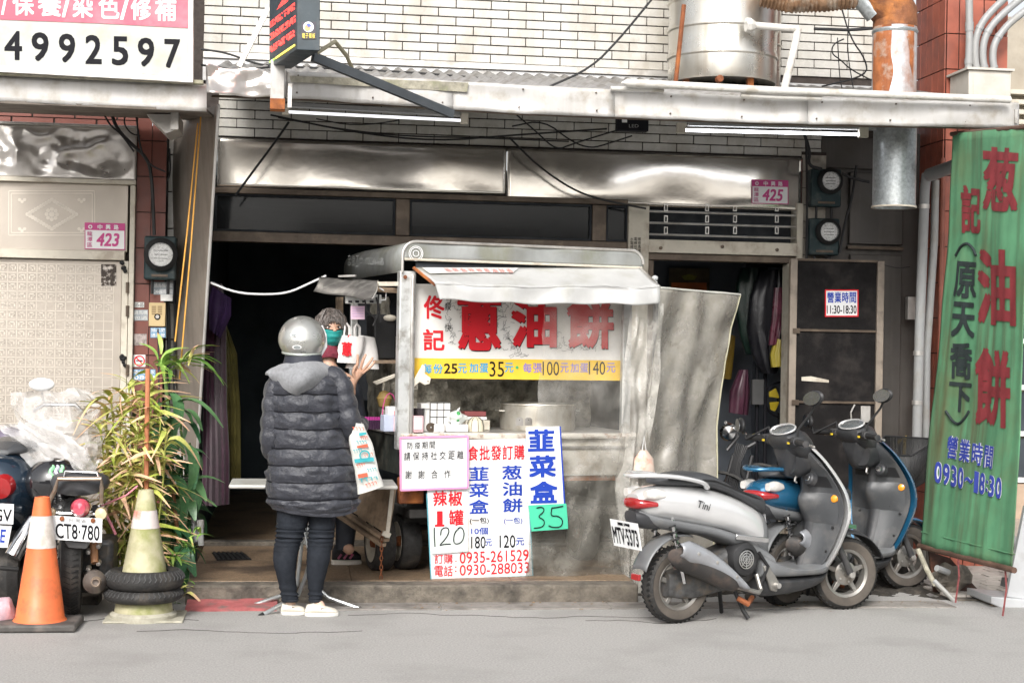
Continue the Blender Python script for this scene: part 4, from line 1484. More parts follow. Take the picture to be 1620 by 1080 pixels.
cable([(500, 188), (560, 200), (640, 190), (620, 186)], .004, 'cable', 'short thin black cable near the left tube lamp', Y=10.1)
cable([(318, 78), (360, 84), (400, 100), (430, 105), (620, 112), (810, 128), (1000, 137)], .007, 'cable', 'thick black cable lying along the wall above the awning', Y=10.5)
cable([(318, 103), (380, 112), (430, 106)], .006, 'cable', 'short black cable near the crumpled awning cap', Y=9.5)
cable([(1330, 8), (1345, 60), (1370, 95), (1372, 120), (1300, 137)], .006, 'cable', 'black cable looping behind the rusty duct', Y=10.6)
cable([(1335, 62), (1318, 70), (1315, 85), (1330, 95), (1345, 110), (1380, 128)], .005, 'cable', 'thin curled black cable left of the rusty duct', Y=10.6)
cable([(1288, 46), (1320, 47), (1345, 48), (1382, 45)], .011, 'cable', 'thick black cable joint on the wall left of the rusty duct', Y=10.6)
cable([(1325, 60), (1328, 120), (1332, 140)], .004, 'cable', 'thin vertical wire on the upper tiles left of the duct', Y=10.7)
cable([(1343, 30), (1340, 80), (1350, 140)], .004, 'cable', 'second thin vertical wire on the upper tiles left of the duct', Y=10.72)
cable([(1270, 205), (1282, 240), (1278, 262), (1300, 268)], .012, 'cable', 'bundle of black wires entering the upper right meter', Y=10.75)
cable([(1275, 210), (1277, 300), (1276, 420), (1272, 520)], .009, 'cable', 'black wire running down the tiled strip beside the meters', Y=10.9)
cable([(1355, 262), (1347, 320), (1338, 345), (1328, 400)], .01, 'cable', 'black pipe-like wire slanting down right of the meters', Y=10.85)
cable([(1333, 275), (1350, 283), (1375, 288)], .01, 'cable', 'short thick black wire leaving the upper right meter', Y=10.8)
cable([(1395, 418), (1420, 425), (1440, 422)], .003, 'cable', 'thin drooping black wire on the grey wall right of the door', Y=10.9)
cable([(175, 176), (185, 205), (212, 232), (228, 245), (240, 268), (244, 372)], .011, 'cable', 'thick black wire dropping to the green meter on the red pillar', Y=10.35, group='black wires on the left pillar')
cable([(215, 176), (222, 240), (238, 262), (262, 272)], .006, 'cable', 'thin black wire curving right above the green meter', Y=10.3, group='black wires on the left pillar')
cable([(265, 310), (262, 290), (270, 275), (268, 235)], .006, 'cable', 'black wire on the white tiled return wall', Y=10.5, group='black wires on the left pillar')
cable([(163, 178), (175, 200), (190, 210), (212, 240)], .006, 'cable', 'tangled black wire under the left awning', Y=10.3, group='black wires on the left pillar')
cable([(200, 178), (195, 195), (207, 212), (222, 215)], .005, 'cable', 'small looped black wire under the left awning', Y=10.3, group='black wires on the left pillar')
cable([(262, 440), (268, 500), (266, 640)], .012, 'cable', 'thick dark pipe-like wire below the green meter', Y=10.6, group='black wires on the left pillar')
cable([(276, 440), (277, 520), (275, 640)], .008, 'cable', 'dark wire beside the intercom on the return wall', Y=10.65, group='black wires on the left pillar')
cable([(250, 520), (252, 640), (250, 700)], .005, 'cable', 'thin dark wire hanging below the intercom', Y=10.42, group='black wires on the left pillar')
cable([(333, 447), (372, 463), (415, 466), (455, 464), (490, 448), (516, 436)], .007, 'cable', 'white cable hanging across the dark shop entrance to the stall roof', m_whpr, Y=10.2, group=None)
# cable clamp block under the awning
cb = thing('cable_box', 'small black junction block hanging under the middle of the awning', 'electrical box', at(1000, 205, 9.7))
MB().bx(at(977, 206, 9.7), at(1022, 190, 9.78)).build('case', m_ink, cb, bevel=.004)
MB().prism(quad(984, 188, 992, 194, 9.69), (0, -.001, 0)).build('label', m_whpr, cb)
lettering('mark', 'LED', quad(995, 197, 1010, 202, 9.695), m_pvc, cb, off=.002)

# ---- hanging coats and things in the dark rooms
def drape(name, outline_l, outline_r, Y, depth, mat, lab, cat, group=None, folds=5, parent=None):
    """hanging cloth: left/right outline in picture points top to bottom, with fold depth"""
    n = len(outline_l)
    rings = []
    for i in range(n):
        a, b = at(*outline_l[i], Y), at(*outline_r[i], Y)
        ring = []
        m_ = 28
        for j in range(m_):
            t = j / m_ * 2 * math.pi
            u = .5 - .5 * math.cos(t)
            p = a.lerp(b, u)
            d = depth * (math.sin(t) * (1 + .25 * math.sin(u * folds * 6.28 + i * .4))) * .5
            p = p + Vector((0, -d, 0))
            p += Vector((wob(p, 6, .01), wob(p, 8, .025), wob(p, 5, .008)))
            ring.append(p)
        rings.append(ring)
    return tag(MB().loft(rings).build(name, mat, None, ang=80), lab, cat, group)
m_purple = M('purple_cloth', (.04, .005, .022), .8, var=.3, vs=7, sheen=.3, bump=.3, bs=30)
m_olive = M('olive_vinyl', (.12, .105, .035), .35, var=.35, vs=7, bump=.5, bs=12)
ol = [(333, 446), (325, 500), (322, 560), (320, 640), (320, 720), (320, 797)]
orr = [(352, 450), (358, 500), (357, 560), (359, 640), (362, 720), (363, 797)]
drape('raincoat', ol, orr, 10.75, .16, m_purple, 'long dark purple coat hanging just inside the shop entrance', 'coat')
drape('raincoat', [(350, 500), (345, 560), (345, 650), (348, 760)], [(356, 505), (374, 560), (381, 650), (380, 757)], 10.95, .14, m_olive, 'olive brown raincoat hanging behind the purple coat', 'coat')
drape('jacket', [(335, 452), (330, 480), (332, 520)], [(366, 472), (366, 500), (350, 535)], 10.6, .12, M('deep_violet', (.04, .015, .07), .7, var=.4), 'dark violet jacket hanging on top of the purple coat', 'coat')
m_dkgreen = M('dark_green_vinyl', (.012, .03, .022), .35, var=.4, vs=8, bump=.4, bs=12)
drape('raincoat', [(1172, 425), (1165, 450), (1163, 490), (1170, 530), (1180, 560)], [(1212, 418), (1225, 450), (1222, 490), (1215, 530), (1205, 560)], 11.6, .16, m_dkgreen, 'dark green raincoat hanging inside the side door', 'coat')
drape('raincoat', [(1200, 430), (1185, 470), (1182, 520), (1190, 560), (1205, 590)], [(1238, 425), (1243, 470), (1240, 520), (1238, 570), (1228, 590)], 11.45, .16, M('black_vinyl', (.018, .018, .022), .35, var=.3, bump=.4, bs=12), 'black raincoat hanging inside the side door', 'coat')
drape('umbrella', [(1226, 455), (1220, 500), (1216, 545)], [(1240, 455), (1242, 500), (1232, 545)], 11.3, .07, M('wine_vinyl', (.12, .03, .05), .3, var=.5, vs=10), 'folded wine-red umbrella hanging beside the black raincoat', 'umbrella')
drape('carrier_bag', [(1226, 535), (1218, 560), (1219, 580)], [(1238, 538), (1239, 560), (1239, 579)], 11.3, .08, M('yellow_plastic', (.35, .28, .03), .4, var=.2), 'yellow plastic bag hanging inside the side door', 'bag')
drape('carrier_bag', [(1170, 585), (1156, 620), (1153, 652)], [(1184, 585), (1186, 620), (1183, 656)], 11.5, .12, M('plum_plastic', (.06, .02, .035), .35, var=.4, vs=9), 'dull purple plastic bag hanging inside the side door', 'bag')
drape('apron', [(1129, 520), (1130, 560), (1131, 598)], [(1162, 532), (1160, 560), (1157, 600)], 12.3, .03, M('ochre_cloth', (.35, .22, .03), .7, var=.3), 'ochre yellow apron hanging on the pale wall of the side room', 'apron')
po = thing('poster', 'brown wall poster with an orange lower strip in the side room', 'poster', at(1090, 458, 12.6))
MB().prism(quad(1058, 424, 1122, 462, 12.6), (0, -.01, 0)).build('board', M('poster_brown', (.12, .09, .045), .7, var=.4, vs=12), po)
MB().prism(quad(1062, 447, 1118, 462, 12.588), (0, -.002, 0)).build('strip', M('poster_orange', (.6, .15, .03), .6, var=.2), po)
MB().prism([at(x, y, 12.587) for x, y in ((1078, 437), (1090, 434), (1103, 437), (1098, 443), (1083, 443))], (0, -.002, 0)).build('motif', M('poster_olive', (.25, .24, .03), .6, var=.2), po)
st = thing('clothes_stand', 'black metal stand holding the coats inside the side door', 'stand', at(1200, 850, 11.5))
MB().tube([at(1198, 560, 11.5), at(1196, 870, 11.5)], .015, 8).build('pole', m_ink, st)
MB().tube([at(1211, 560, 11.5), at(1209, 870, 11.5)], .015, 8).build('pole', m_ink, st)
MB().tube([at(1180, 420, 11.5), at(1245, 420, 11.5)], .015, 8).build('rail', m_ink, st)
MB().bx(at(1190, 640, 11.45), at(1206, 600, 11.5)).build('shelf_box', M('grey_case', (.07, .07, .07), .6), st, bevel=.004)
fw = thing('fan', 'floor fan with yellow blades standing inside the side door', 'fan', at(1234, 700, 11.5))
p = at(1236, 632, 11.5)
MB().lathe([(.125, -.02), (.14, 0), (.125, .02)], p, (0, 1, 0), 32).build('guard_ring', m_ink, fw)
m_yel = M('yellow_blade', (.4, .3, .02), .4, var=.2)
for k in range(5):
    a_ = k * 2 * math.pi / 5
    pts = [p + Vector((math.cos(a_ + t) * r_, -.01 + .01 * t, math.sin(a_ + t) * r_)) for t, r_ in ((-.15, .03), (-.42, .1), (.1, .115), (.42, .1), (.25, .03))]
    MB().prism(pts, (0, -.006, 0)).build('blade', m_yel, fw)
MB().lathe([(.001, -.03), (.025, -.025), (.03, .02)], p, (0, 1, 0), 16).build('hub', m_ink, fw)
MB().tube([p + Vector((0, .02, -.1)), (p.x, p.y + .02, ZP)], .02, 8).build('post', m_ink, fw)
MB().lathe([(.14, 0), (.13, .03), (.02, .04)], (p.x, p.y, ZP), n=20).build('base', m_ink, fw)
# ================================================================== FOOD STALL
PHI = R(12)
CA = Vector((math.cos(PHI), math.sin(PHI), 0))
CB = Vector((-math.sin(PHI), math.cos(PHI), 0))
ZV = Vector((0, 0, 1))
CO = at(641, 700, 9.45)
CO.z = ZP
def cf(px, py, dep=0.0):
    """picture point on the stall's front plane, dep behind it"""
    return atp(px, py, CO + CB * dep, CB)
def cq(x0, y0, x1, y1, dep=0.0, dy=0.0):
    return [cf(x0, y0, dep), cf(x1, y0 + dy, dep), cf(x1, y1 + dy, dep), cf(x0, y1, dep)]
def cl(px, py, off=0.0):
    return atp(px, py, CO - CA * off, CA)
WC = (cf(1008, 400) - CO).dot(CA)
LC = 1.45
def cw(x, y, z):
    return CO + CA * x + CB * y + ZV * (z - CO.z)
cart = thing('food_stall', 'weathered metal food stall on wheels with curved grey roof and red lettered sign board', 'food stall', CO, PHI)
m_roof = M('tarnished_roof', (.35, .36, .35), .42, .55, var=.2, vs=5, dirt=((.2, .2, .13), .6, 3.5), streak=((.16, .15, .12), .4, 6))
zt1, zt0 = cf(800, 388).z, cf(800, 416).z
ol_ = []
rr = .085
for k in range(7):
    t = k / 6 * math.pi / 2
    ol_.append((-.04 + rr - rr * math.cos(t), zt1 - rr + rr * math.sin(t)))
for k in range(7):
    t = k / 6 * math.pi / 2
    ol_.append((WC + .04 - rr + rr * math.sin(t), zt1 - rr + rr * math.cos(t)))
zl_ = cf(641, 431).z
out_ = [(-.04, zl_)] + ol_ + [(WC + .04, zt0)]
# hollow shell: loft of outline strip along depth, thin
mb = MB()
NP = len(out_)
V_ = []
for d in (0, .4, .8, 1.1, LC):
    for (x, z) in out_:
        p = cw(x, d, z)
        p += Vector((wob(p, 4, .006), 0, wob(p + Vector((3, 0, 0)), 4, .008)))
        V_.append(p)
F_ = [(j * NP + i, j * NP + i + 1, (j + 1) * NP + i + 1, (j + 1) * NP + i) for j in range(4) for i in range(NP - 1)]
mb.add(V_, F_)
mb.build('roof', m_roof, cart, solid=.006)
# front band of the roof
mb = MB()
def band(u, v):
    x = -.04 + (WC + .08) * u
    zb = zt0
    e = min(u * (WC + .08), (1 - u) * (WC + .08))
    zt_ = zt1 if e > rr else zt1 - rr + math.sqrt(max(0, rr * rr - (rr - e) ** 2))
    p = cw(x, -.004, zb + (zt_ - zb) * v)
    p += CB * wob(p, 5, .012)
    return p
mb.grid(band, 60, 5)
mb.build('roof_front', m_roof, cart, solid=.004)
MB().tube([cw(x, -.012, z) for x, z in out_[:-1]], .009, 8).build('roof_trim', m_alu, cart)
MB().tube([cw(-.03, -.01, zt0), cw(WC + .03, -.01, zt0)], .008, 8).build('roof_trim', m_cream, cart)
# round emblem on the roof front
p = cf(658, 401, -.012)
for r_ in (.045, .036, .02):
    MB().lathe([(r_, 0), (r_, .002), (r_ - .004, .002), (r_ - .004, 0)], p, -CB, 24).build('emblem_ring', m_whpr, cart)
# text on the roof side
side_q = [cl(545, 402, .045), cl(597, 404, .045), cl(597, 424, .045), cl(545, 420, .045)]
def clq(x0, y0, x1, y1, dy=0):
    return [cl(x0, y0, .046), cl(x1, y0 + dy, .046), cl(x1, y1 + dy, .046), cl(x0, y1, .046)]
m_fade = M('faded_white_print', (.42, .43, .42), .6, var=.3, vs=50)
lettering('side_number', '(02)2268-6685', clq(579, 407, 608, 422, 1), m_fade, cart, off=.004, bold=.02)
for i, ch in enumerate('忠信工中'):
    lettering('side_character', ch, clq(551 + i * 6.3, 402 + i, 556 + i * 6.3, 420 + i), m_fade, cart, off=.004)
# posts
m_post = M('galvanised_post', (.55, .56, .55), .45, .5, var=.15, dirt=((.2, .18, .15), .7, 14))
zc_ = cf(700, 690).z      # counter height
def post(x, y, w, z0, z1, mat=m_post, d=None):
    return MB().box(cw(x, y, (z0 + z1) / 2), (w, d or w * .7, z1 - z0), PHI).build('post', mat, cart, bevel=.006)
post(.0, .035, .1, zc_ - .08, zl_ + .01)
post(.028, .03, .02, zc_ - .05, zl_ - .01, m_alu, .1)
post(WC - .05, .035, .06, ZP + .3, zt0)
post(.02, LC - .05, .05, ZP + .3, zl_)
post(WC - .05, LC - .05, .05, ZP + .3, zt0)
MB().lathe([(.001, .004), (.012, .003), (.012, 0)], cf(641, 438, -.004), -CB, 10).build('rivet', m_rust, cart)
# back wall of soot-stained foil seen under the sign board
m_foil = M('sooty_foil', (.3, .28, .23), .45, .6, var=.5, vs=14, bump=1.0, bs=28, dirt=((.04, .035, .025), .85, 9))
mb = MB()
def foil(u, v):
    p = cw(.02 + (WC - .06) * u, .62, zc_ - .02 + .62 * v)
    return p + CB * (wob(p, 12, .03) + wob(p, 30, .012))
mb.grid(foil, 50, 24)
mb.build('foil_wall', m_foil, cart, ang=30)
# side foil (left end, behind the vendor's bags)
mb = MB()
def foil2(u, v):
    p = cw(.03 + .02 * u, .5 + .6 * u, zc_ - .1 + .95 * v)
    return p + CA * (wob(p, 12, .03))
mb.grid(foil2, 16, 30)
mb.build('foil_wall', m_foil, cart, ang=30)
MB().box(cw(WC / 2, LC - .03, 1.6), (WC, .02, .95), PHI).build('rear_panel', m_dark, cart)
# sign board
SG = .09
sb = MB().prism(cq(654, 449, 984, 598, SG, 4), CB * .012).build('sign_panel', M('stall_sign_white', (.78, .765, .73), .35, var=.03, dirt=((.6, .56, .48), .3, 5)), cart)
MB().prism(cq(654.5, 566, 984, 598, SG - .003, 4), CB * .001).build('yellow_strip', M('yellow_print', (.78, .5, .04), .45, var=.06), cart)
def slet(ch, x0, y0, x1, y1, mat, bold=.03, off=.004, dep=SG, **k):
    k0 = (x0 - 654) / 330 * 4
    k1 = (x1 - 654) / 330 * 4
    return lettering('character', ch, [cf(x0, y0 + k0, dep), cf(x1, y0 + k1, dep), cf(x1, y1 + k1, dep), cf(x0, y1 + k0, dep)], mat, cart, bold=bold, off=off, **k)
slet('佟', 670, 467, 703, 504, m_redpr, .03)
slet('記', 669, 520, 703, 554, m_redpr, .03)
for ch, x0, x1, y0, y1 in (('蔥', 723, 792, 463, 553), ('油', 808, 880, 466, 547), ('餅', 896, 970, 468, 548)):
    slet(ch, x0 + 1.2, y0 + 1.5, x1 + 1.2, y1 + 1.5, m_ink, .052, .0045)
    slet(ch, x0, y0, x1, y1, m_redpr, .055, .0065)
m_cyan = M('cyan_print', (.04, .32, .55), .5, var=.05)
m_viol = M('violet_print', (.25, .2, .5), .5, var=.05)
for s_, x0, x1, y0, y1, mt, bo in (('每', 668, 683, 575, 590, m_cyan, .03), ('份', 685, 700, 575, 590, m_cyan, .03), ('25', 702, 723, 574, 590, m_ink, .03), ('元', 724, 738, 574, 589, m_cyan, .03),
                                   ('加', 742, 756, 573, 588, m_cyan, .03), ('蛋', 758, 772, 573, 588, m_cyan, .03), ('35', 774, 797, 570, 594, m_ink, .0), ('元', 798, 812, 572, 587, m_cyan, .03),
                                   ('每', 827, 841, 572, 587, m_viol, .02), ('張', 843, 857, 572, 587, m_viol, .02), ('100', 858, 884, 569, 591, m_ink, .0), ('元', 886, 899, 571, 586, m_viol, .02),
                                   ('加', 902, 915, 571, 586, m_viol, .02), ('蛋', 917, 930, 571, 586, m_viol, .02), ('140', 931, 957, 568, 589, m_ink, .0), ('元', 959, 973, 570, 585, m_viol, .02)):
    slet(s_, x0, y0, x1, y1, mt, bo, .005)
p = cf(818, 581, SG - .004)
MB().lathe([(.0005, .002), (.01, .002), (.01, 0)], p, -CB, 14).build('green_dot', M('green_print', (.03, .4, .15), .5, var=0), cart)
# signatures: thin pen strokes
random.seed(42)
def scrib(cx, cy, w, h, n, r=.0009):
    t = MB()
    for k in range(n):
        x, y = cx + random.uniform(-w, w), cy + random.uniform(-h, h)
        P = [(x, y)]
        a = random.uniform(0, 6.3)
        for q in range(random.randint(2, 5)):
            a += random.uniform(-1.6, 1.6)
            l_ = random.uniform(1.5, 4.5)
            x, y = x + math.cos(a) * l_, y + math.sin(a) * l_
            P.append((x, y))
        t.tube([cf(a_, b_, SG - .006) for a_, b_ in P], r, 4)
    stuff(t.build('signature', m_ink, cart))
for args in ((710, 480, 4, 8, 8), (712, 510, 4, 7, 7), (716, 535, 6, 8, 8), (732, 490, 8, 7, 8), (738, 515, 6, 10, 8), (740, 540, 8, 5, 6), (765, 478, 14, 3, 8), (800, 480, 16, 3, 9), (795, 497, 10, 5, 8),
             (785, 515, 5, 10, 8), (805, 520, 7, 14, 10), (800, 540, 12, 4, 7), (812, 552, 14, 5, 9), (822, 562, 14, 3, 8), (850, 484, 18, 3, 9), (878, 530, 12, 16, 12), (892, 545, 12, 9, 9), (915, 540, 10, 10, 8), (940, 545, 16, 10, 9), (950, 520, 10, 12, 8)):
    scrib(*args)
for i, ch in enumerate('殺青快樂'):
    slet(ch, 703 + (i % 2) * 30, 478 + i * 17, 713 + (i % 2) * 30, 490 + i * 17, m_ink, 0, .0068)
# flap awning in front
m_vinyl = M('grey_vinyl', (.5, .5, .49), .38, .15, var=.14, vs=4, dirt=((.28, .27, .2), .5, 3), bump=.3, bs=6)
h0, h1 = cf(657, 423, -.01), cf(1012, 424, -.01)
def flap_pt(u, v):
    """v 0..1: slope, 1..2: valance"""
    a = h0.lerp(h1, u)
    b = cf(688 + 355 * u, 449 + 5 * u, -.3)
    c = cf(696 + 347 * u, 476 + 5 * u, -.3)
    p = a.lerp(b, v) if v <= 1 else b.lerp(c, v - 1)
    k = min(v, 1)
    p = p + Vector((0, 0, wob(p, 4, .022) * k)) - CB * wob(p, 6, .03) * (1 if v > 1 else .3) * min(1, u * 8 + .2)
    return p
mb = MB()
mb.grid(lambda u, v: flap_pt(u, v * 2), 60, 20)
mb.build('front_flap', m_vinyl, cart, solid=.003, ang=70)
MB().tube([flap_pt(u / 12, 1.02) for u in range(13)], .006, 6).build('flap_edge_pole', m_vinyl, cart)
MB().tube([cf(655, 424, -.005), cf(688, 450, -.28)], .011, 6).build('flap_arm', m_rust, cart)
MB().tube([cf(1012, 424, -.005), cf(1043, 454, -.28)], .011, 6).build('flap_arm', m_alu, cart)
MB().box(cw(WC / 2, .02, zt0 - .03), (WC - .1, .02, .03), PHI).build('painted_shadow_bar', m_dark, cart)  # solid dark bar drawn as the shadow under the roof front
# printed paper on the flap slope
def fp2(px, py, k):
    u = (px - 660) / 355
    p = flap_pt(max(0, u), k)
    return p + Vector((0, -.004, .006))
mb = MB()
mb.grid(lambda u, v: flap_pt(.02 + .42 * u * (1 - .1 * v), .1 + .42 * v * (1 - u * .4)) + Vector((0, -.006, .009)), 30, 6)
mb.build('paper_banner', m_board, cart)
m_fadered = M('faded_red_print', (.6, .25, .22), .6, var=.3, vs=50)
for i in range(9):
    u = .1 + i * .034
    a = [flap_pt(u, .2), flap_pt(u + .026, .2), flap_pt(u + .026, .42), flap_pt(u, .42)]
    a = [q_ + Vector((0, -.006, .013)) for q_ in a]
    lettering('print_character', '韮菜盒辣椒蔥油餅香'[i], a, m_fadered, cart, off=.002, bold=.02)

# counter and lower body
m_rim = M('rusty_white_rim', (.6, .57, .5), .5, .2, var=.12, dirt=((.25, .11, .05), .85, 16))
MB().box(cw(WC / 2, LC / 2, zc_ + .01), (WC + .04, LC, .025), PHI).build('counter_top', m_alu, cart, bevel=.004)
MB().box(cw(WC / 2, -.008, zc_), (WC + .06, .03, .035), PHI).build('counter_rim', m_rim, cart, bevel=.006)
z_b = cf(900, 752).z
m_pan = M('stall_white_panel', (.66, .63, .56), .5, var=.08, dirt=((.3, .22, .13), .6, 7))
MB().box(cw(WC / 2, .02, (zc_ - .02 + z_b) / 2), (WC, .02, zc_ - .02 - z_b), PHI).build('front_panel', m_pan, cart)
MB().box(cw(WC / 2, .005, zc_ - .07), (WC, .02, .018), PHI).build('panel_trim', m_alu, cart, bevel=.003)
MB().box(cw(WC / 2, .05, z_b - .02), (WC, .04, .03), PHI).build('chassis_rail', m_rust, cart)
m_sidep = M('black_side_panel', (.035, .04, .035), .45, var=.4, vs=9, dirt=((.12, .11, .09), .5, 10))
MB().box(cw(-.0, LC / 2 + .03, (zc_ + z_b) / 2), (.02, LC - .1, zc_ - z_b - .02), PHI).build('side_panel', m_sidep, cart)
MB().box(cw(WC - .01, LC / 2 + .03, (zc_ + z_b) / 2), (.02, LC - .1, zc_ - z_b - .02), PHI).build('side_panel', m_sidep, cart)
MB().box(cw(.05, .04, z_b - .08), (.16, .05, .16), PHI).build('corner_bracket', m_rust, cart, bevel=.01)
MB().box(cw(WC / 2, LC / 2, ZP + .38), (WC - .1, LC - .1, .05), PHI).build('chassis', M('chassis_dark', (.03, .028, .025), .8, var=.4), cart)
MB().box(cw(.28, .45, ZP + .4), (.4, .35, .22), PHI).build('battery_box', M('box_dark', (.03, .03, .028), .7, var=.4), cart, bevel=.01)
for k in range(4):
    MB().box(cw(.52 + k * .02, .75, ZP + .22 + k * .075), (.5, .25, .02), PHI).build('leaf_spring', M('dusty_iron', (.12, .09, .07), .8, var=.4), cart)
# wheels
m_tyre = M('tyre_rubber', (.022, .021, .02), .75, var=.3, vs=15, bump=.4, bs=90, dirt=((.09, .075, .06), .5, 8))
m_dust = M('dusty_sidewall', (.085, .072, .06), .85, var=.3, vs=9)
def cart_wheel(x, y):
    c = cw(x, y, ZP + .175)
    w = MB().lathe([(.12, -.06), (.165, -.06), (.175, -.045), (.178, 0), (.175, .045), (.165, .06), (.12, .06)], c, CA, 32).build('wheel', m_tyre, cart)
    MB().lathe([(.02, -.03), (.06, -.035), (.09, -.045), (.118, -.055), (.122, -.062), (.122, .05)], c, CA, 28).build('rim', M('cream_rim', (.5, .46, .38), .6, var=.2, dirt=((.15, .1, .07), .7, 14)), w)
    MB().lathe([(.001, -.06), (.03, -.058), (.035, -.03)], c, CA, 16).build('hub', m_rust, w)
wp = atz(607, 905, ZP)
wl_ = wp - CO
cart_wheel(wl_.dot(CA) , wl_.dot(CB) + .1)
cart_wheel(wl_.dot(CA) + .17, wl_.dot(CB) + .12)
cart_wheel(WC - .1, wl_.dot(CB) + .3)
# wooden tray slanting out at the left end and its stays
tr = thing('wooden_tray', 'slanting weathered wooden tray hanging under the left end of the food stall', 'tray', cf(580, 850, .1))
q0, q1, q2, q3 = cf(543, 800, .45), cf(612, 845, .0), cf(624, 770, .0), cf(556, 760, .45)
MB().prism([q0, q1, q2, q3], CA * .015).build('back_board', m_wood, tr)
for k in range(2):
    d = Vector((-.02 * k, 0, -.03 - .03 * k))
    MB().bar(cf(540, 798, .45) + d, cf(612, 846, .0) + d, .04, .02).build('slat', m_wood, tr)
MB().bar(cf(621, 768, -.01), cf(612, 850, -.01), .022, .03, up=(0, 1, 0)).build('stay', m_cream, tr)
MB().bar(cf(605, 842, -.02), cf(617, 847, -.02), .02, .03).build('stay_foot', m_cream, tr)
# hanging chain
ch_ = thing('chain', 'rusty chain hanging down to the pavement beside the stall wheel', 'chain', cf(604, 925, .02))
p0_ = cf(604, 842, .0)
for k in range(11):
    c = p0_ - ZV * (.012 + k * .028)
    if c.z < ZP + .01: break
    pts = []
    for j in range(10):
        t = j / 10 * 2 * math.pi
        ax = CA if k % 2 else CB
        pts.append(c + ax * math.cos(t) * .008 + ZV * math.sin(t) * .018)
    MB().tube(pts, .003, 5, closed=True).build('link', m_rust, ch_)

# ---- clear film curtains
m_film = M('clear_film', (.5, .48, .44), .22, var=.2, vs=5, alpha=(.1, .36, 4.5), crease=3.2, dirt=((.3, .27, .22), .4, 16), spec=.9)
m_film2 = M('grimy_film', (.2, .19, .165), .3, var=.4, vs=6, alpha=(.34, .68, 5.0), crease=2.6, dirt=((.36, .34, .3), .5, 26), spec=.8)
m_film3 = M('dull_film', (.36, .34, .3), .25, var=.25, vs=7, alpha=(.5, .8, 4.0), crease=3.0, dirt=((.2, .18, .14), .5, 14), spec=.8)
cur = thing('film_curtain', 'grimy clear plastic curtain hanging over the right half of the food stall', 'curtain', cf(930, 950, -.2))
def lp(pts, t):
    n = len(pts) - 1
    k = min(n - 1, int(t * n))
    f = t * n - k
    a, b = pts[k], pts[k + 1]
    return (a[0] + (b[0] - a[0]) * f, a[1] + (b[1] - a[1]) * f)
def film(Lp, Rp, dL, dR, fold, seed):
    def f(u, v):
        a, b = lp(Lp, v), lp(Rp, v)
        x, y = a[0] + (b[0] - a[0]) * u, a[1] + (b[1] - a[1]) * u
        dep = dL + (dR - dL) * u
        p = cf(x, y, dep)
        q = Vector((u * 3.2 + seed, v * 1.6, seed))
        p = p + CB * (mnoise.noise(q) * fold + mnoise.noise(Vector((u * 4 + v * 3, v * 5 - u * 2, seed))) * fold * .8)
        return p
    return f
MB().grid(film([(860, 478), (856, 560), (848, 690)], [(1046, 478), (1040, 580), (1020, 690)], -.16, -.14, .05, 1), 50, 40).build('upper_panel', m_film, cur, ang=60)
def low(u, v):
    return film([(848, 690), (842, 800), (834, 936)], [(1020, 690), (1005, 800), (1005, 956)], -.16, -.14, .06, 1)(u, v)
mb = MB()
mb.grid(lambda u, v: low(u, v) + (ZV * 0), 50, 40)
mb.v = [Vector((p.x, p.y, max(p.z, .02))) for p in mb.v]
mb.build('lower_panel', m_film2, cur, ang=60)
# vertical folds at the seam
MB().grid(film([(1000, 480), (985, 600), (975, 760), (985, 900)], [(1050, 480), (1040, 600), (1020, 760), (1010, 950)], -.19, -.17, .07, 5), 24, 50).build('fold_strip', M('milky_film', (.62, .6, .55), .22, var=.2, alpha=(.2, .55, 6), crease=4.0, spec=.9), cur, ang=60)
cur2 = thing('film_curtain', 'dull plastic curtain panel tied out right of the food stall behind the silver scooter', 'curtain', cf(1100, 950, -.1))
f3 = film([(1043, 455), (1030, 600), (1010, 760), (1000, 950)], [(1172, 466), (1150, 560), (1134, 660), (1132, 900)], -.15, .15, .055, 9)
MB().grid(f3, 50, 60).build('panel', m_film3, cur2, solid=.002, ang=60)
MB().tube([f3(u / 10, 0) for u in range(11)], .007, 6).build('top_hem', M('hem_film', (.5, .5, .46), .4, var=.2), cur2)
MB().tube([f3(1, v / 16) for v in range(17)], .006, 6).build('side_hem', M('yellowed_hem', (.42, .4, .28), .5, var=.2), cur2)
cp_ = thing('curtain_clip', 'clear knotted plastic bag tied at the corner of the flap beside the curtain', 'knot', cf(1037, 455, -.1))
mb = MB().sphere(cf(1036, 440, -.1), .022, 12, 8, (1, 1, .8))
mb.sphere(cf(1037, 447, -.1), .014, 8, 6)
mb.build('knot', M('clear_knot', (.6, .62, .62), .2, var=.3, alpha=.7, bump=.5), cp_)
cbg = thing('paper_bag', 'faded bag with orange red print hanging behind the film curtain above the scooter tail', 'bag', cf(1020, 755, .0))
def sack(name, pts_l, pts_r, dep, th, mat, par, pf=None):
    pf = pf or cf
    rings = []
    for (a, b) in zip(pts_l, pts_r):
        A_, B_ = pf(*a, dep), pf(*b, dep)
        ring = []
        for j in range(16):
            t = j / 16 * 2 * math.pi
            p = A_.lerp(B_, .5 - .5 * math.cos(t)) - CB * (th * math.sin(t) * .5)
            ring.append(p + Vector((wob(p, 18, .006), wob(p, 14, .012), 0)))
        rings.append(ring)
    return MB().loft(rings).build(name, mat, par, ang=70)
sack('sack', [(1014, 712), (1004, 725), (1002, 752)], [(1024, 712), (1034, 725), (1036, 752)], -.22, .06, M('faded_bag', (.62, .5, .42), .5, var=.2, dirt=((.65, .2, .12), .8, 14)), cbg)
MB().tube([cf(1016, 712, -.22), cf(1019, 690, -.22), cf(1022, 712, -.22)], .003, 5).build('handle', m_whpr, cbg)

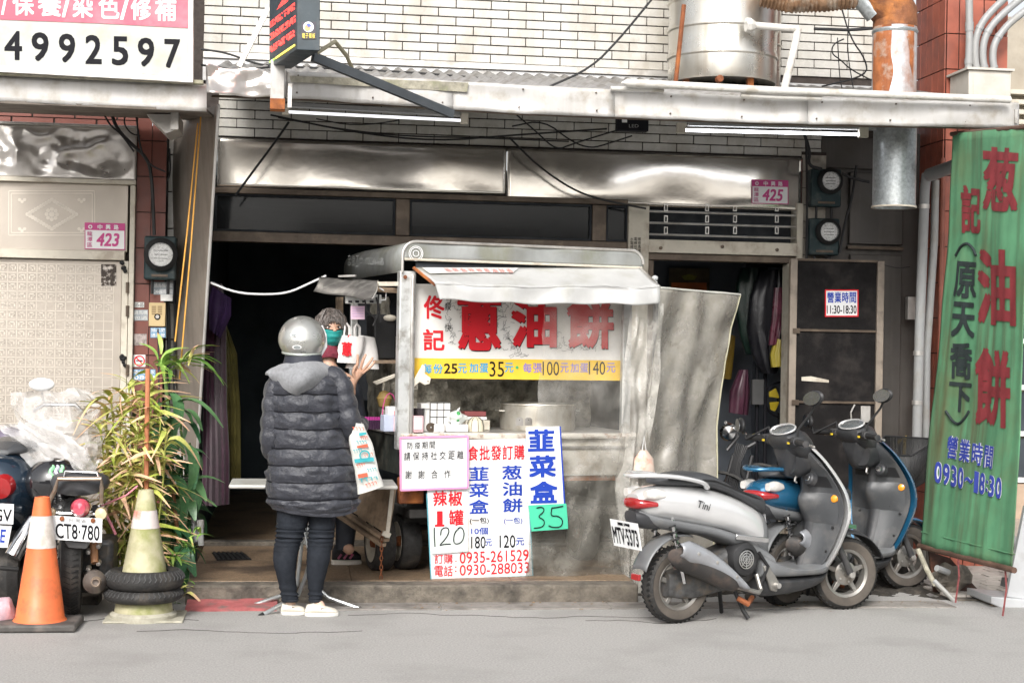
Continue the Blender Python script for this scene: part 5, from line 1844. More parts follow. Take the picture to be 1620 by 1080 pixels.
# ---- signs hung on the front
SH = -.06
def hung(name, lab, pts, dep, mat, th=.006):
    q = [cf(x, y, dep) for x, y in pts]
    t = thing(name, lab, 'sign', (q[2] + q[3]) / 2, 0)
    MB().prism(q, CB * th).build('board', mat, t)
    def uv(u, v):
        return q[0].lerp(q[1], u).lerp(q[3].lerp(q[2], u), v)
    return t, q
def pl(t, ch, x0, y0, x1, y1, mat, dep, bold=.02, tilt=-.02, off=.003, nm='character', **k):
    """tilt = slope of the board in the picture"""
    w = (x1 - x0)
    return lettering(nm, ch, [cf(x0, y0, dep), cf(x1, y0 + tilt * w, dep), cf(x1, y1 + tilt * w, dep), cf(x0, y1, dep)], mat, t, bold=bold, off=off, **k)
m_sheetw = M('price_board', (.76, .77, .78), .35, var=.03, dirt=((.55, .4, .25), .35, 7))
t1, q = hung('price_board', 'tall white price board with blue characters and two red phone numbers on the stall front', [(673, 697), (832, 693), (843, 910), (682, 917)], SH, m_sheetw)
for a, b in (((682, 917), (843, 910)), ((675, 780), (682, 917)), ((832, 693), (843, 910))):
    MB().bar(cf(*a, SH - .002), cf(*b, SH - .002), .006, .005).build('edge', M('teal_edge', (.1, .35, .42), .5), t1)
for i, ch in enumerate('食批發訂購'):
    pl(t1, ch, 740 + i * 18.2, 705 - i * .4, 756.5 + i * 18.2, 728 - i * .4, m_redpr, SH, .02)
for i, ch in enumerate('韮菜盒'):
    pl(t1, ch, 742, 738 + i * 26, 773, 760 + i * 26, m_blupr, SH, .025)
for i, ch in enumerate('葱油餅'):
    pl(t1, ch, 794 + i * .5, 736 + i * 26, 825 + i * .5, 758 + i * 26, m_blupr, SH, .025)
pl(t1, '(一包)', 743, 818, 773, 829, m_ink, SH, .01)
pl(t1, '(一包)', 797, 818, 826, 829, m_blupr, SH, .01)
pl(t1, '10個', 745, 834, 772, 845, m_blupr, SH, .02)
pl(t1, '180', 745, 848, 768, 867, m_ink, SH, .01)
pl(t1, '元', 768, 852, 778, 863, m_blupr, SH, .01)
pl(t1, '120', 790, 846, 815, 866, m_ink, SH, .01)
pl(t1, '元', 816, 850, 829, 862, m_blupr, SH, .02)
for i, ch in enumerate('訂購'):
    pl(t1, ch, 687 + i * 15, 876, 701 + i * 15, 891, m_redpr, SH, .01)
pl(t1, '.', 720, 886, 722, 888, m_redpr, SH, .01)
pl(t1, '0935-261529', 727, 873, 836, 891, m_redpr, SH, .008, -.045)
for i, ch in enumerate('電話'):
    pl(t1, ch, 687 + i * 15, 894, 701 + i * 15, 911, m_redpr, SH, .01)
pl(t1, ':', 719.5, 895, 722, 904, m_redpr, SH, .01)
pl(t1, '0930-288033', 727, 893, 837, 910, m_redpr, SH, .008, -.045)
t2, q = hung('price_card', 'white card reading 辣椒 1罐 120 laid over the price board', [(676, 774), (740, 771), (741, 872), (683, 876)], SH - .012, m_sheetw, .003)
D2 = SH - .012
for i, ch in enumerate('辣椒'):
    pl(t2, ch, 685 + i * 24, 776, 707 + i * 24, 800, m_redpr, D2, .025)
pl(t2, '1', 691, 808, 700, 831, m_redpr, D2, .05)
MB().bar(cf(688, 831, D2 - .003), cf(703, 830.5, D2 - .003), .001, .012).build('serif', m_redpr, t2)
pl(t2, '罐', 710, 806, 733, 831, m_redpr, D2, .025)
MB().prism([cf(684, 835, D2 - .002), cf(740, 833, D2 - .002), cf(741, 871, D2 - .002), cf(685, 874, D2 - .002)], CB * .001).build('pasted_slip', M('pale_green_slip', (.6, .66, .62), .5, var=.05), t2)
def pen(par, strokes, dep, r=.0035, mat=m_ink):
    t = MB()
    for s_ in strokes:
        P = [cf(x, y, dep) for x, y in s_]
        for _ in range(2):
            Q = [P[0]]
            for i in range(len(P) - 1):
                Q += [P[i].lerp(P[i + 1], .25), P[i].lerp(P[i + 1], .75)]
            P = Q + [P[-1]]
        t.tube(P, r, 5)
    return t.build('pen_figure', mat, par)
pen(t2, [[(687, 834), (687, 848), (688, 864)]], D2 - .004)
pen(t2, [[(697, 846), (698, 836), (708, 833), (711, 841), (704, 853), (694, 863), (703, 860), (713, 860)]], D2 - .004)
pen(t2, [[(727, 834), (719, 842), (717, 856), (722, 861), (732, 856), (735, 842), (730, 833), (725, 835)]], D2 - .004)
t3, q = hung('notice_board', 'white handwritten notice in a pink frame hung left of the price board', [(632, 691), (741, 688), (741, 772), (633, 776)], SH - .03, M('notice_white', (.7, .7, .69), .35, var=.08, vs=5), .004)
D3 = SH - .03
m_pinkf = M('pink_frame', (.75, .3, .5), .5, var=.08)
cs = [(633.5, 692), (740, 689.5), (740, 771), (634, 775)]
for i in range(4):
    MB().bar(cf(*cs[i], D3 - .003), cf(*cs[(i + 1) % 4], D3 - .003), .006, .012, up=(0, 0, 1) if i % 2 == 0 else tuple(CA)).build('frame_strip', m_pinkf, t3)
for txt, x0, x1, y0, hgt in (('防疫期間', 643, 690, 699, 11), ('請保持社交距離', 638, 736, 715, 13), ('謝謝合作', 640, 722, 744, 13)):
    n = len(txt)
    st_ = (x1 - x0) / n
    for i, ch in enumerate(txt):
        pl(t3, ch, x0 + i * st_ + 1, y0 - i * .4, x0 + i * st_ + min(st_ - 2, 11), y0 + hgt - i * .4, m_ink, D3, 0, -.03, .004)
for x in (665, 697):
    MB().tube([cf(x - 8, 691, D3), cf(x, 681, D3 + .04), cf(x + 10, 690, D3)], .0015, 4).build('hanging_wire', m_alu, t3)
t4, q = hung('sign_board', 'narrow white sign with blue characters 韮菜盒 at the right of the price board', [(832, 676), (886, 674), (893, 797), (836, 799)], SH - .17, m_sheetw)
D4 = SH - .17
MB().bar(cf(886, 674, D4 - .002), cf(893, 797, D4 - .002), .007, .008, up=tuple(CA)).build('edge', m_blupr, t4)
for i, ch in enumerate('韮菜盒'):
    pl(t4, ch, 835 + i * 1.5, 679 + i * 41, 877 + i * 2.5, 714 + i * 41, m_blupr, D4, .045)
t5, q = hung('price_card', 'green card with the handwritten price 35 under the narrow blue lettered sign', [(836, 799), (896, 796), (899, 836), (841, 840)], SH - .176, M('green_card', (.06, .5, .3), .6, var=.05), .003)
pen(t5, [[(849, 803), (858, 801), (862, 808), (850, 817), (862, 822), (860, 833), (845, 835)]], SH - .18)
pen(t5, [[(873, 803), (871, 816), (882, 815), (891, 822), (888, 833), (875, 834), (868, 831)], [(873, 803), (881, 802), (891, 800)]], SH - .18)

# ---- things on the counter
def zcount():
    return zc_ + .024
def onc(px, dep):
    """point on the counter top below picture column px at depth dep"""
    p = cf(px, 680, dep)
    p.z = zcount()
    return p
m_potal = M('pot_aluminium', (.6, .58, .52), .4, .7, var=.12, dirt=((.22, .17, .1), .6, 7), streak=((.4, .33, .22), .5, 8))
pot = thing('stock_pot', 'large wide aluminium pot on the stall counter', 'pot', onc(850, .33))
pc_ = onc(850, .33)
MB().lathe([(.001, 0), (.235, 0), (.24, .01), (.238, .155), (.245, .16), (.243, .167), (.232, .165), (.23, .02), (.001, .015)], pc_, n=40).build('body', m_potal, pot)
for s_ in (-1, 1):
    c = pc_ + CA * s_ * .24 + ZV * .12
    MB().tube([c + CB * .05, c + CA * s_ * .03 + CB * .04, c + CA * s_ * .03 - CB * .04, c - CB * .05], .006, 6).build('handle', m_potal, pot)
m_wire = M('black_wire', (.03, .03, .03), .5, .3)
def rack(px0, px1, h, dep, lab):
    a, b = onc(px0, dep), onc(px1, dep)
    t = thing('tiled_box', lab, 'box', (a + b) / 2)
    d = (b - a)
    MB().prism([a, b, b + ZV * h, a + ZV * h], CB * .08).build('body', m_board, t)
    nx = max(2, int(d.length / .035))
    for i in range(nx + 1):
        p = a.lerp(b, i / nx) - CB * .002
        MB().bar(p, p + ZV * h, .002, .004, up=tuple(CA)).build('grid_line', m_wire, t, smooth=False)
    nz_ = max(2, int(h / .035))
    for j in range(nz_ + 1):
        MB().bar(a + ZV * h * j / nz_ - CB * .0025, b + ZV * h * j / nz_ - CB * .0025, .002, .004).build('grid_line', m_wire, t, smooth=False)
rack(680, 712, .175, .12, 'white box covered in a black square grid on the stall counter')
bx_ = thing('white_box', 'plain white upright box left of the black gridded box on the counter', 'box', onc(672, .13))
a, b = onc(666, .13), onc(679, .13)
MB().prism([a, b, b + ZV * .17, a + ZV * .17], CB * .1).build('body', m_board, bx_, bevel=.003)
MB().prism([a + ZV * .13 - CB * .002, b + ZV * .13 - CB * .002, b + ZV * .14 - CB * .002, a + ZV * .14 - CB * .002], CB * .001).build('seam', m_pvc, bx_)
tb = thing('plastic_tray', 'low white plastic tray holding a bag of greens on the counter', 'tray', onc(723, .08))
a, b = onc(705, .06), onc(741, .06)
MB().prism([a, b, b + CB * .1, a + CB * .1], ZV * .045).build('body', m_board, tb, bevel=.004)
bgp = onc(722, .1) + ZV * .047
sb_ = thing('vegetable_bag', 'clear plastic bag with green leaves sitting in the white tray', 'bag', bgp)
mb = MB().sphere(bgp + ZV * .035, .055, 16, 10, (1.1, .8, .75))
mb.v = [p + Vector((wob(p, 30, .02), wob(p, 25, .02), wob(p, 28, .015))) for p in mb.v]
mb.build('film', M('bag_film', (.75, .78, .75), .2, var=.2, alpha=.6, bump=.6, bs=40), sb_, ang=20)
MB().sphere(bgp + ZV * .045 - CB * .03, .028, 10, 8, (.6, .5, 1.2)).build('greens', M('greens', (.03, .25, .06), .6, var=.4, vs=30), sb_)
MB().tube([bgp + ZV * .07, bgp + ZV * .1 + CA * .02], [.012, .003], 6).build('knot', MATS['bag_film'], sb_)
db = thing('gridded_basket', 'beige dome shaped basket with black grid right of the bag of greens', 'basket', onc(752, .1))
c = onc(752, .12)
MB().lathe([(.055, 0), (.055, .03), (.045, .065), (.02, .085), (.001, .09)], c, n=20).build('body', M('basket_beige', (.6, .55, .42), .6, var=.15), db)
for k in range(8):
    a_ = k * math.pi / 4
    e = CA * math.cos(a_) + CB * math.sin(a_)
    MB().tube([c + e * .057, c + e * .057 + ZV * .03, c + e * .047 + ZV * .066, c + e * .02 + ZV * .087], .0015, 4).build('wire', m_wire, db)
bkb = thing('book_stack', 'small stack of flat brown and white boxes behind the gridded basket', 'box', onc(752, .3))
MB().box(onc(752, .32) + ZV * .03, (.16, .1, .06), PHI).build('lower_box', m_cream, bkb, bevel=.003)
MB().box(onc(748, .32) + ZV * .1, (.14, .1, .03), PHI).build('upper_box', M('maroon_box', (.2, .05, .05), .6), bkb, bevel=.003)
MB().box(onc(748, .32) + ZV * .072, (.15, .1, .02), PHI).build('middle_box', m_board, bkb, bevel=.003)
rp_ = thing('roll', 'small dark paper roll standing at the counter edge', 'roll', onc(681, .0))
MB().lathe([(.006, 0), (.028, 0), (.028, .02), (.006, .02)], onc(681, .02) + ZV * .03, -CB, 18).build('core', m_bronze, rp_)
MB().box(onc(693, .02) + ZV * .025, (.07, .04, .05), PHI).build('box', m_board, rp_, bevel=.003)
qc = thing('card_stand', 'small pink rimmed white card stand at the corner post', 'card', onc(661, -.02))
MB().box(onc(661, .0) + ZV * .05, (.06, .04, .1), PHI).build('body', M('pink_plastic', (.65, .4, .42), .5, var=.1), qc, bevel=.004)
MB().prism([onc(654.5, -.025) + ZV * .02, onc(667, -.025) + ZV * .02, onc(667, -.025) + ZV * .09, onc(654.5, -.025) + ZV * .09], CB * .002).build('face', m_whpr, qc)
cu_ = thing('dark_cup', 'dark glass cup behind the small card stand by the corner post', 'cup', onc(661, .12))
MB().lathe([(.001, 0), (.03, 0), (.036, .14), (.033, .14), (.028, .01)], onc(662, .12), n=18).build('glass', M('smoked_glass', (.05, .04, .045), .1, var=.3, alpha=.85), cu_)
# big clip on the post
cl_ = thing('bulldog_clip', 'cream plastic spring clip hanging from the corner of the sign board', 'clip', cf(665, 615, .02))
MB().prism([cf(x, y, .02) for x, y in ((669, 576), (673, 580), (672, 590), (682, 598), (680, 607), (672, 609), (664, 604), (650, 617), (647, 614))], CB * .012).build('jaw', M('cream_plastic', (.65, .6, .5), .5, var=.1), cl_, bevel=.003)
MB().lathe([(.001, .002), (.004, .002), (.004, 0)], cf(677, 603, .018), -CB, 8).build('hole', m_ink, cl_)
# metal hooks on rim
for k, px in enumerate((822, 836)):
    t = thing('hinge_tab', ['left of two small pale metal tabs on the counter rim before the pot', 'right of two small pale metal tabs on the counter rim before the pot'][k], 'hinge', cf(px, 672, -.03), group='metal tabs on the counter rim')
    q_ = [cf(px - 6, 673, -.03), cf(px + 6, 673, -.03), cf(px + 6, 663, -.03), cf(px + 3, 660, -.03), cf(px - 3, 660, -.03), cf(px - 6, 663, -.03)]
    MB().prism(q_, CB * .003).build('plate', m_alu, t)
    MB().lathe([(.001, .002), (.003, .002), (.003, 0)], cf(px, 664, -.033), -CB, 6).build('hole', m_ink, t)
# left end: baskets, bottles, black case, power strip, tarp
lc = lambda px, py, d=.25: cf(px, py, d)
tb2 = thing('plastic_basket', 'pale blue plastic basket with a pink hoop handle at the left counter end', 'basket', onc(617, .12))
p = onc(616, .12)
MB().prism([p + CA * a_ + CB * b_ for a_, b_ in ((-.045, -.04), (.045, -.04), (.045, .05), (-.045, .05))], ZV * .1).build('body', M('pale_blue_plastic', (.5, .55, .68), .4, var=.15, alpha=.8), tb2, bevel=.004)
MB().prism([p + CA * a_ + CB * b_ + ZV * .1 for a_, b_ in ((-.02, -.035), (.045, -.035), (.045, .04), (-.02, .04))], ZV * .05).build('cups', m_whpr, tb2, bevel=.004)
P = [p + CA * (-.045 * math.cos(k / 8 * math.pi)) + ZV * (.1 + .13 * math.sin(k / 8 * math.pi)) for k in range(9)]
MB().tube(P, .003, 6).build('handle', m_magpr, tb2)
tb3 = thing('plastic_basket', 'small pink plastic box with red lid touching the corner post', 'basket', onc(630, .07))
p = onc(628, .09)
MB().box(p + ZV * .045, (.05, .06, .09), PHI).build('body', M('pale_pink_plastic', (.7, .5, .52), .4, var=.1), tb3, bevel=.004)
MB().box(p + ZV * .11, (.04, .04, .035), PHI).build('lid', m_redpr, tb3, bevel=.004)
bs_ = thing('sauce_tray', 'row of small dark bottles with magenta caps at the left counter end', 'bottles', onc(590, .35))
for k in range(8):
    p = onc(574 + k * 4.2, .36)
    MB().lathe([(.014, 0), (.014, .05), (.006, .06), (.006, .07)], p, n=10).build('bottle', M('dark_bottle', (.04, .015, .04), .25, var=.2), bs_)
    MB().lathe([(.009, .05), (.009, .075), (.001, .077)], p, n=10).build('cap', M('magenta_cap', (.35, .03, .2), .4, var=.1), bs_)
bc = thing('speaker_case', 'large black case standing behind the hanging carrier bags', 'case', lc(608, 570, .55))
MB().prism([lc(592, 497, .5), lc(626, 497, .5), lc(626, 568, .5), lc(592, 568, .5)], CB * .2).build('case', M('case_black', (.02, .02, .021), .5, var=.3), bc, bevel=.01)
MB().bar(lc(588, 572, .48), lc(628, 572, .48), .06, .02).build('shelf', m_wood, bc)
mb = MB().sphere(lc(617, 503, .49), .03, 10, 7, (1.4, .6, .7))
mb.build('paper_scrap', m_cream, bc)
tp = thing('tarp_flap', 'dark grimy plastic flap over the left serving side of the stall', 'tarp', lc(550, 470, .3))
def tarp(u, v):
    a = cf(505 + 93 * u, 438 + 5 * u, .75 - .6 * u)
    b = cf(494 + 92 * u, 463 + 12 * u * (1 - (u - .75) ** 2), .6 - .6 * u)
    p = a.lerp(b, v)
    p += -CB * (.06 * math.sin(v * math.pi * .8)) + ZV * wob(p, 5, .02)
    return p
MB().grid(tarp, 30, 10).build('sheet', M('grimy_tarp', (.09, .085, .08), .4, var=.35, vs=7, streak=((.25, .24, .22), .7, 14)), tp, solid=.004, ang=60)
MB().tube([tarp(1, v / 6) for v in range(7)], .004, 5).build('edge', m_alu, tp)
MB().bar(cf(536, 437, .5), cf(563, 436, .4), .012, .012).build('bracket', m_alu, tp)
MB().bar(cf(598, 449, .12), cf(640, 449, .03), .02, .025).build('rail', m_cream, tp)
MB().bar(cf(600, 458, .25), cf(634, 460, .1), .03, .03).build('rail', m_wood, tp)
MB().bar(cf(537, 470, .75), cf(537, 520, .75), .04, .04, up=tuple(CA)).build('wood_post', m_wood, tp)
ps = thing('power_strip', 'off white power strip with black plugs fixed under the dark flap', 'power strip', lc(577, 480, .3))
MB().prism([lc(548, 466, .3), lc(604, 466, .22), lc(604, 480, .22), lc(548, 480, .3)], CB * .04).build('body', m_pap, ps, bevel=.005)
for x in (554, 565, 576, 588):
    MB().box(lc(x, 477, .27 - (x - 554) * .0015), (.022, .01, .012), PHI).build('socket', m_ink, ps, smooth=False)
for pts in (((577, 473), (580, 490), (595, 505), (600, 495)), ((595, 470), (600, 490), (602, 510)), ((599, 465), (597, 500), (590, 515))):
    MB().tube([lc(x, y, .2) for x, y in pts], .005, 6).build('plug_wire', m_cable, ps)
MB().tube([lc(600, 455, .2), lc(611, 462, .2), lc(610, 474, .2), lc(602, 475, .2)], .005, 6).build('white_wire', m_whpr, ps)
nt_ = thing('pink_note', 'square pink paper note hanging under the power strip', 'note', lc(566, 505, .28))
MB().prism([lc(555, 484, .28), lc(577, 484, .28), lc(577, 505, .28), lc(555, 505, .28)], CB * .003).build('paper', M('lilac_paper', (.6, .42, .52), .7, var=.08), nt_)
for k in range(4):
    MB().bar(lc(557, 488 + k * 4, .276), lc(575, 488 + k * 4, .276), .001, .0015).build('written_line', m_viol, nt_, smooth=False)
m_bagw = M('white_bag', (.7, .68, .66), .45, var=.1, bump=.4, bs=16)
for (k, L_, R_, dep, lab) in ((0, [(539, 530), (534, 548), (533, 573)], [(577, 533), (574, 555), (565, 575)], .42, 'white carrier bag with red printed emblem, front one of the two hanging under the note'),
                              (1, [(568, 530), (556, 555), (545, 582)], [(593, 534), (597, 555), (600, 584)], .47, 'plain white carrier bag hanging behind the bag with the red emblem')):
    t = thing('carrier_bag', lab, 'bag', cf(560, 580, dep), group='white carrier bags on the stall hook')
    sack('bag', L_, R_, dep, .05, m_bagw, t)
    x0 = 546 if k == 0 else 562
    MB().tube([cf(x0 - 1, 532, dep), cf(x0 - 1, 518, dep), cf(x0 + 3, 512, dep), cf(x0 + 7, 518, dep), cf(x0 + 7, 532, dep)], .009, 6).build('handle', m_bagw, t)
    if k == 0:
        lettering('print', '蔥', [cf(540, 540, dep - .034), cf(557, 541, dep - .034), cf(556, 564, dep - .034), cf(540, 562, dep - .034)], m_redpr, t, bold=.06, off=.003)
        MB().lathe([(.0005, .001), (.014, .001), (.014, 0)], cf(553, 533, dep - .02), -CB, 12).build('stamp', m_redpr, t)
# wooden ladle / bag paper on shelf
tag(MB().prism([cf(590, 604, .35), cf(625, 591, .3), cf(625, 597, .3), cf(596, 609, .35)], CB * .02).build('wooden_paddle', m_cream, bevel=.003), 'pale wooden paddle lying slantwise behind the corner post', 'paddle')
tag(MB().lathe([(.001, -.05), (.035, -.03), (.05, .02), (.03, .06), (.001, .07)], lc(608, 635, .45), n=12).build('cloth_bundle', M('ochre_bundle', (.3, .2, .06), .7, var=.4)), 'ochre cloth bundle behind the pale baskets at the left end of the counter', 'cloth')

# ---- folding table left of the stall
ft_ = thing('folding_table', 'low white folding table with crossed metal legs behind the customer', 'table', at(490, 960, 9.05))
YT = 9.15
ta, tb_ = at(362, 766, YT), at(629, 768, YT)
zt_ = ta.z
MB().bx((ta.x, YT - .02, zt_ - .022), (tb_.x, YT + .42, zt_)).build('table_top', M('table_white', (.45, .45, .42), .4, var=.06, dirt=((.25, .22, .18), .5, 6)), ft_, bevel=.008)
m_leg = M('leg_steel', (.55, .57, .57), .3, .8, var=.1)
for i, pts in enumerate((((482, 835, 9.3), (487, 860, 9.25), (497, 925, 9.12), (520, 945, 9.1), (568, 962, 9.05)), ((480, 835, 9.4), (470, 925, 9.2), (455, 938, 9.15), (400, 957, 9.1)),
                         ((500, 850, 9.3), (484, 910, 9.1), (472, 940, 8.95), (417, 971, 8.85)), ((470, 770, 9.3), (482, 830, 9.3), (484, 860, 9.3)), ((505, 770, 9.3), (490, 830, 9.3), (482, 860, 9.3)))):
    P = [at(x, y, d_) for x, y, d_ in pts]
    MB().tube(P, .012, 10).build('leg', m_leg, ft_)
    if i < 3:
        MB().tube([P[-1], P[-1] + (P[-1] - P[-2]).normalized() * .03], .014, 8).build('rubber_foot', m_black, ft_)
MB().bar(at(400, 770, 9.3), at(600, 771, 9.3), .02, .02).build('rail', m_leg, ft_)
# ================================================================== SCOOTERS AND MOTORCYCLES
def sring(x, y0, zb, zt, wb, wt, n=20, p=2.6):
    """closed superellipse ring in the y-z plane at x"""
    r = []
    cz, hz = (zb + zt) / 2, (zt - zb) / 2
    for j in range(n):
        t = j / n * 2 * math.pi
        c, s = math.cos(t), math.sin(t)
        sy = math.copysign(abs(c) ** (2 / p), c)
        sz = math.copysign(abs(s) ** (2 / p), s)
        w = wb + (wt - wb) * (sz + 1) / 2
        r.append(Vector((x, y0 + sy * w, cz + sz * hz)))
    return r
def spl(keys, n):
    """smooth interpolation of key tuples (Catmull-Rom), n samples"""
    out = []
    k = len(keys) - 1
    for i in range(n + 1):
        t = i / n * k
        a = min(int(t), k - 1)
        f = t - a
        P = [keys[max(0, min(k, a + d))] for d in (-1, 0, 1, 2)]
        out.append(tuple(.5 * (2 * p1 + (p2 - p0) * f + (2 * p0 - 5 * p1 + 4 * p2 - p3) * f * f + (-p0 + 3 * p1 - 3 * p2 + p3) * f ** 3) for p0, p1, p2, p3 in zip(*P)))
    return out
def body(keys, n=24, y0=0.0, p=2.6):
    return MB().loft([sring(x, y0, zb, zt, wb, wt, p=p) for x, zb, zt, wb, wt in spl(keys, n)])
m_sgrey = M('scooter_dark_plastic', (.035, .036, .039), .42, var=.12, bump=.15, bs=300, dirt=((.13, .12, .11), .3, 7))
m_sgrey2 = M('scooter_mid_plastic', (.15, .155, .16), .38, var=.1, dirt=((.28, .26, .23), .3, 7))
m_ipan = M('inner_panel_grey', (.06, .063, .067), .38, var=.12, bump=.15, bs=300, dirt=((.17, .16, .15), .35, 7))
m_silver = M('silver_paint', (.68, .68, .68), .2, .4, var=.04, coat=.8)
m_seat = M('seat_vinyl', (.05, .052, .056), .45, var=.15, bump=.2, bs=200)
m_chrome = M('chrome', (.75, .75, .75), .12, 1.0, var=.05)
m_engine = M('engine_metal', (.1, .1, .1), .5, .5, var=.4, vs=20, bump=.3, dirt=((.2, .15, .1), .5, 15))
m_blk = M('matt_black', (.02, .02, .021), .5, var=.2)
m_redl = M('red_lens', (.3, .012, .014), .12, var=.1, coat=1)
m_ambl = M('amber_lens', (.8, .3, .02), .15, var=.05, coat=1)
m_clrl = M('clear_lens', (.6, .58, .55), .12, var=.15, vs=30, coat=1)
m_wheelm = M('wheel_alloy', (.28, .27, .25), .4, .6, var=.2, dirt=((.2, .15, .11), .5, 10))
m_mirror = M('mirror_glass', (.45, .46, .48), .22, 1.0, var=0)
m_platew = M('plate_white', (.75, .76, .76), .4, var=.03)

def scooter(loc, rz, label, paint, accent, plate_txt, steer=R(14), decal=None, basket=False, grime=True, plate_no=''):
    t = thing('scooter', label, 'scooter', loc, rz, 'scooters parked on the right')
    L = dict(local=True)
    def lo(mb, name, mat, par=t, **k):
        return mb.build(name, mat, par, local=True, **k)
    R_ = .212
    def wheel(cx, cy, par, disc, off=(0, 0)):
        prof = [(.135, -.03), (.165, -.046), (.19, -.047), (.205, -.035), (R_, -.012), (R_, .012), (.205, .035), (.19, .047), (.165, .046), (.135, .03)]
        w = lo(MB().lathe(prof, (cx, 0, R_), (0, 1, 0), 40), 'wheel', m_tyre, par)
        for s in (-1, 1):
            lo(MB().lathe([(.142, s * .0375), (.165, s * .0475), (.188, s * .0485), (.186, s * .047), (.165, s * .046), (.142, s * .036)], (cx, 0, R_), (0, 1, 0), 40), 'dusty_sidewall', m_dust, w)
        lo(MB().lathe([(.146, -.034), (.14, -.038), (.125, -.03), (.12, -.008), (.12, .008), (.125, .03), (.14, .038), (.146, .034)], (cx, 0, R_), (0, 1, 0), 36), 'rim', m_wheelm, w)
        tr_ = MB()
        for k in range(44):
            a = k / 44 * 2 * math.pi
            for s in (-1, 1):
                c = Vector((cx + math.cos(a + s * .05) * (R_ - .004), s * .022, R_ + math.sin(a + s * .05) * (R_ - .004)))
                tr_.box(c, (.012, .034, .006), mat=Matrix.Rotation(-a - math.pi / 2, 4, 'Y') @ Matrix.Rotation(s * .5, 4, 'Z'))
        stuff(lo(tr_, 'tread', m_black, w, smooth=False))
        for k in range(5):
            a = k / 5 * 2 * math.pi + .3
            d = Vector((math.cos(a), 0, math.sin(a)))
            sd = Vector((-d.z, 0, d.x))
            c = Vector((cx, 0, R_))
            lo(MB().prism([c + d * .03 - sd * .018 + Vector((0, -.02, 0)), c + d * .125 - sd * .011 + Vector((0, -.02, 0)), c + d * .125 + sd * .011 + Vector((0, -.02, 0)), c + d * .03 + sd * .018 + Vector((0, -.02, 0))], (0, .03, 0)), 'spoke', m_wheelm, w, bevel=.003)
        lo(MB().lathe([(.001, -.05), (.016, -.05), (.02, -.035), (.055, -.032), (.07, -.024), (.07, .03), (.001, .03)], (cx, 0, R_), (0, 1, 0), 24), 'brake_drum' if disc else 'hub', m_wheelm, w)
        for k in range(5):
            a = k / 5 * 2 * math.pi
            lo(MB().lathe([(.001, -.004), (.006, -.004), (.006, .006)], (cx + .05 * math.cos(a), -.034, R_ + .05 * math.sin(a)), (0, 1, 0), 8), 'bolt', m_alu, w)
        return w
    wheel(0, 0, t, True)
    # rear body
    lo(body([(-.30, .64, .72, .05, .06), (-.24, .60, .75, .09, .10), (-.1, .57, .765, .125, .125), (.1, .53, .755, .14, .13), (.3, .49, .71, .14, .125), (.45, .43, .655, .125, .11), (.54, .38, .60, .10, .09), (.585, .32, .5, .07, .06)], 36), 'body_cover', paint, ang=50)
    # dark lower trim and seat pedestal
    lo(body([(-.29, .585, .65, .04, .06), (-.2, .54, .61, .07, .1), (.0, .50, .57, .10, .125), (.2, .46, .53, .12, .138), (.4, .38, .47, .12, .132), (.52, .31, .42, .12, .12), (.6, .28, .36, .14, .13)], 30), 'lower_trim', m_sgrey2, ang=50)
    lo(body([(.4, .36, .66, .085, .095), (.5, .30, .64, .09, .1), (.565, .28, .6, .09, .09), (.6, .28, .55, .07, .07)], 14), 'seat_pedestal', m_sgrey2)
    lo(body([(-.19, .775, .79, .03, .03), (-.15, .765, .815, .085, .07), (0, .755, .835, .13, .105), (.15, .745, .825, .145, .12), (.25, .72, .785, .145, .125), (.33, .69, .745, .14, .125), (.45, .63, .71, .13, .12), (.54, .585, .69, .11, .1), (.575, .575, .655, .08, .06)], 40), 'seat', m_seat, ang=60)
    sp = [(-.13, -.088, .80), (.0, -.125, .80), (.15, -.138, .79), (.3, -.138, .74), (.45, -.125, .69), (.55, -.09, .655)]
    lo(MB().tube([Vector(q) for q in sp], .004, 5), 'seat_seam', m_blk, t)
    # grab rail
    rail = [(.1, -.135, .755), (.05, -.15, .785), (-.1, -.14, .815), (-.24, -.1, .825), (-.31, -.05, .822), (-.325, 0, .82), (-.31, .05, .822), (-.24, .1, .825), (-.1, .14, .815), (.05, .15, .785), (.1, .135, .755)]
    q = spl(rail, 40)
    rings = []
    for i, p in enumerate(q):
        a, b = Vector(q[max(0, i - 1)]), Vector(q[min(len(q) - 1, i + 1)])
        d = (b - a).normalized()
        s = d.cross(ZV).normalized()
        c = Vector(p)
        rings.append([c + s * math.cos(k / 10 * 6.283) * .019 + ZV * math.sin(k / 10 * 6.283) * .013 for k in range(10)])
    lo(MB().loft(rings), 'grab_rail', m_silver if paint is m_silver else accent)
    # tail light
    lo(body([(-.322, .655, .69, .05, .05), (-.31, .64, .70, .08, .08), (-.27, .638, .70, .104, .104), (-.215, .645, .69, .122, .118)], 8), 'tail_light', m_redl)
    for s in (-1, 1):
        lo(body([(-.285, .70, .745, .02, .02), (-.22, .69, .755, .03, .025), (-.16, .70, .74, .03, .02)], 8, y0=s * .09), 'indicator_lens', m_clrl)
    lo(body([(-.315, .56, .63, .05, .06), (-.25, .53, .63, .07, .08), (-.1, .52, .6, .06, .07)], 8), 'tail_underside', m_sgrey)
    # licence plate
    pm = Matrix.Translation((-.345, 0, .50)) @ Matrix.Rotation(R(-12), 4, 'Y')
    pv_ = [pm @ Vector((0, y, z)) for y, z in ((-.13, -.075), (.13, -.075), (.13, .075), (-.13, .075))]
    pl_ = lo(MB().prism(pv_, pm.to_3x3() @ Vector((.003, 0, 0))), 'number_plate', m_platew, t)
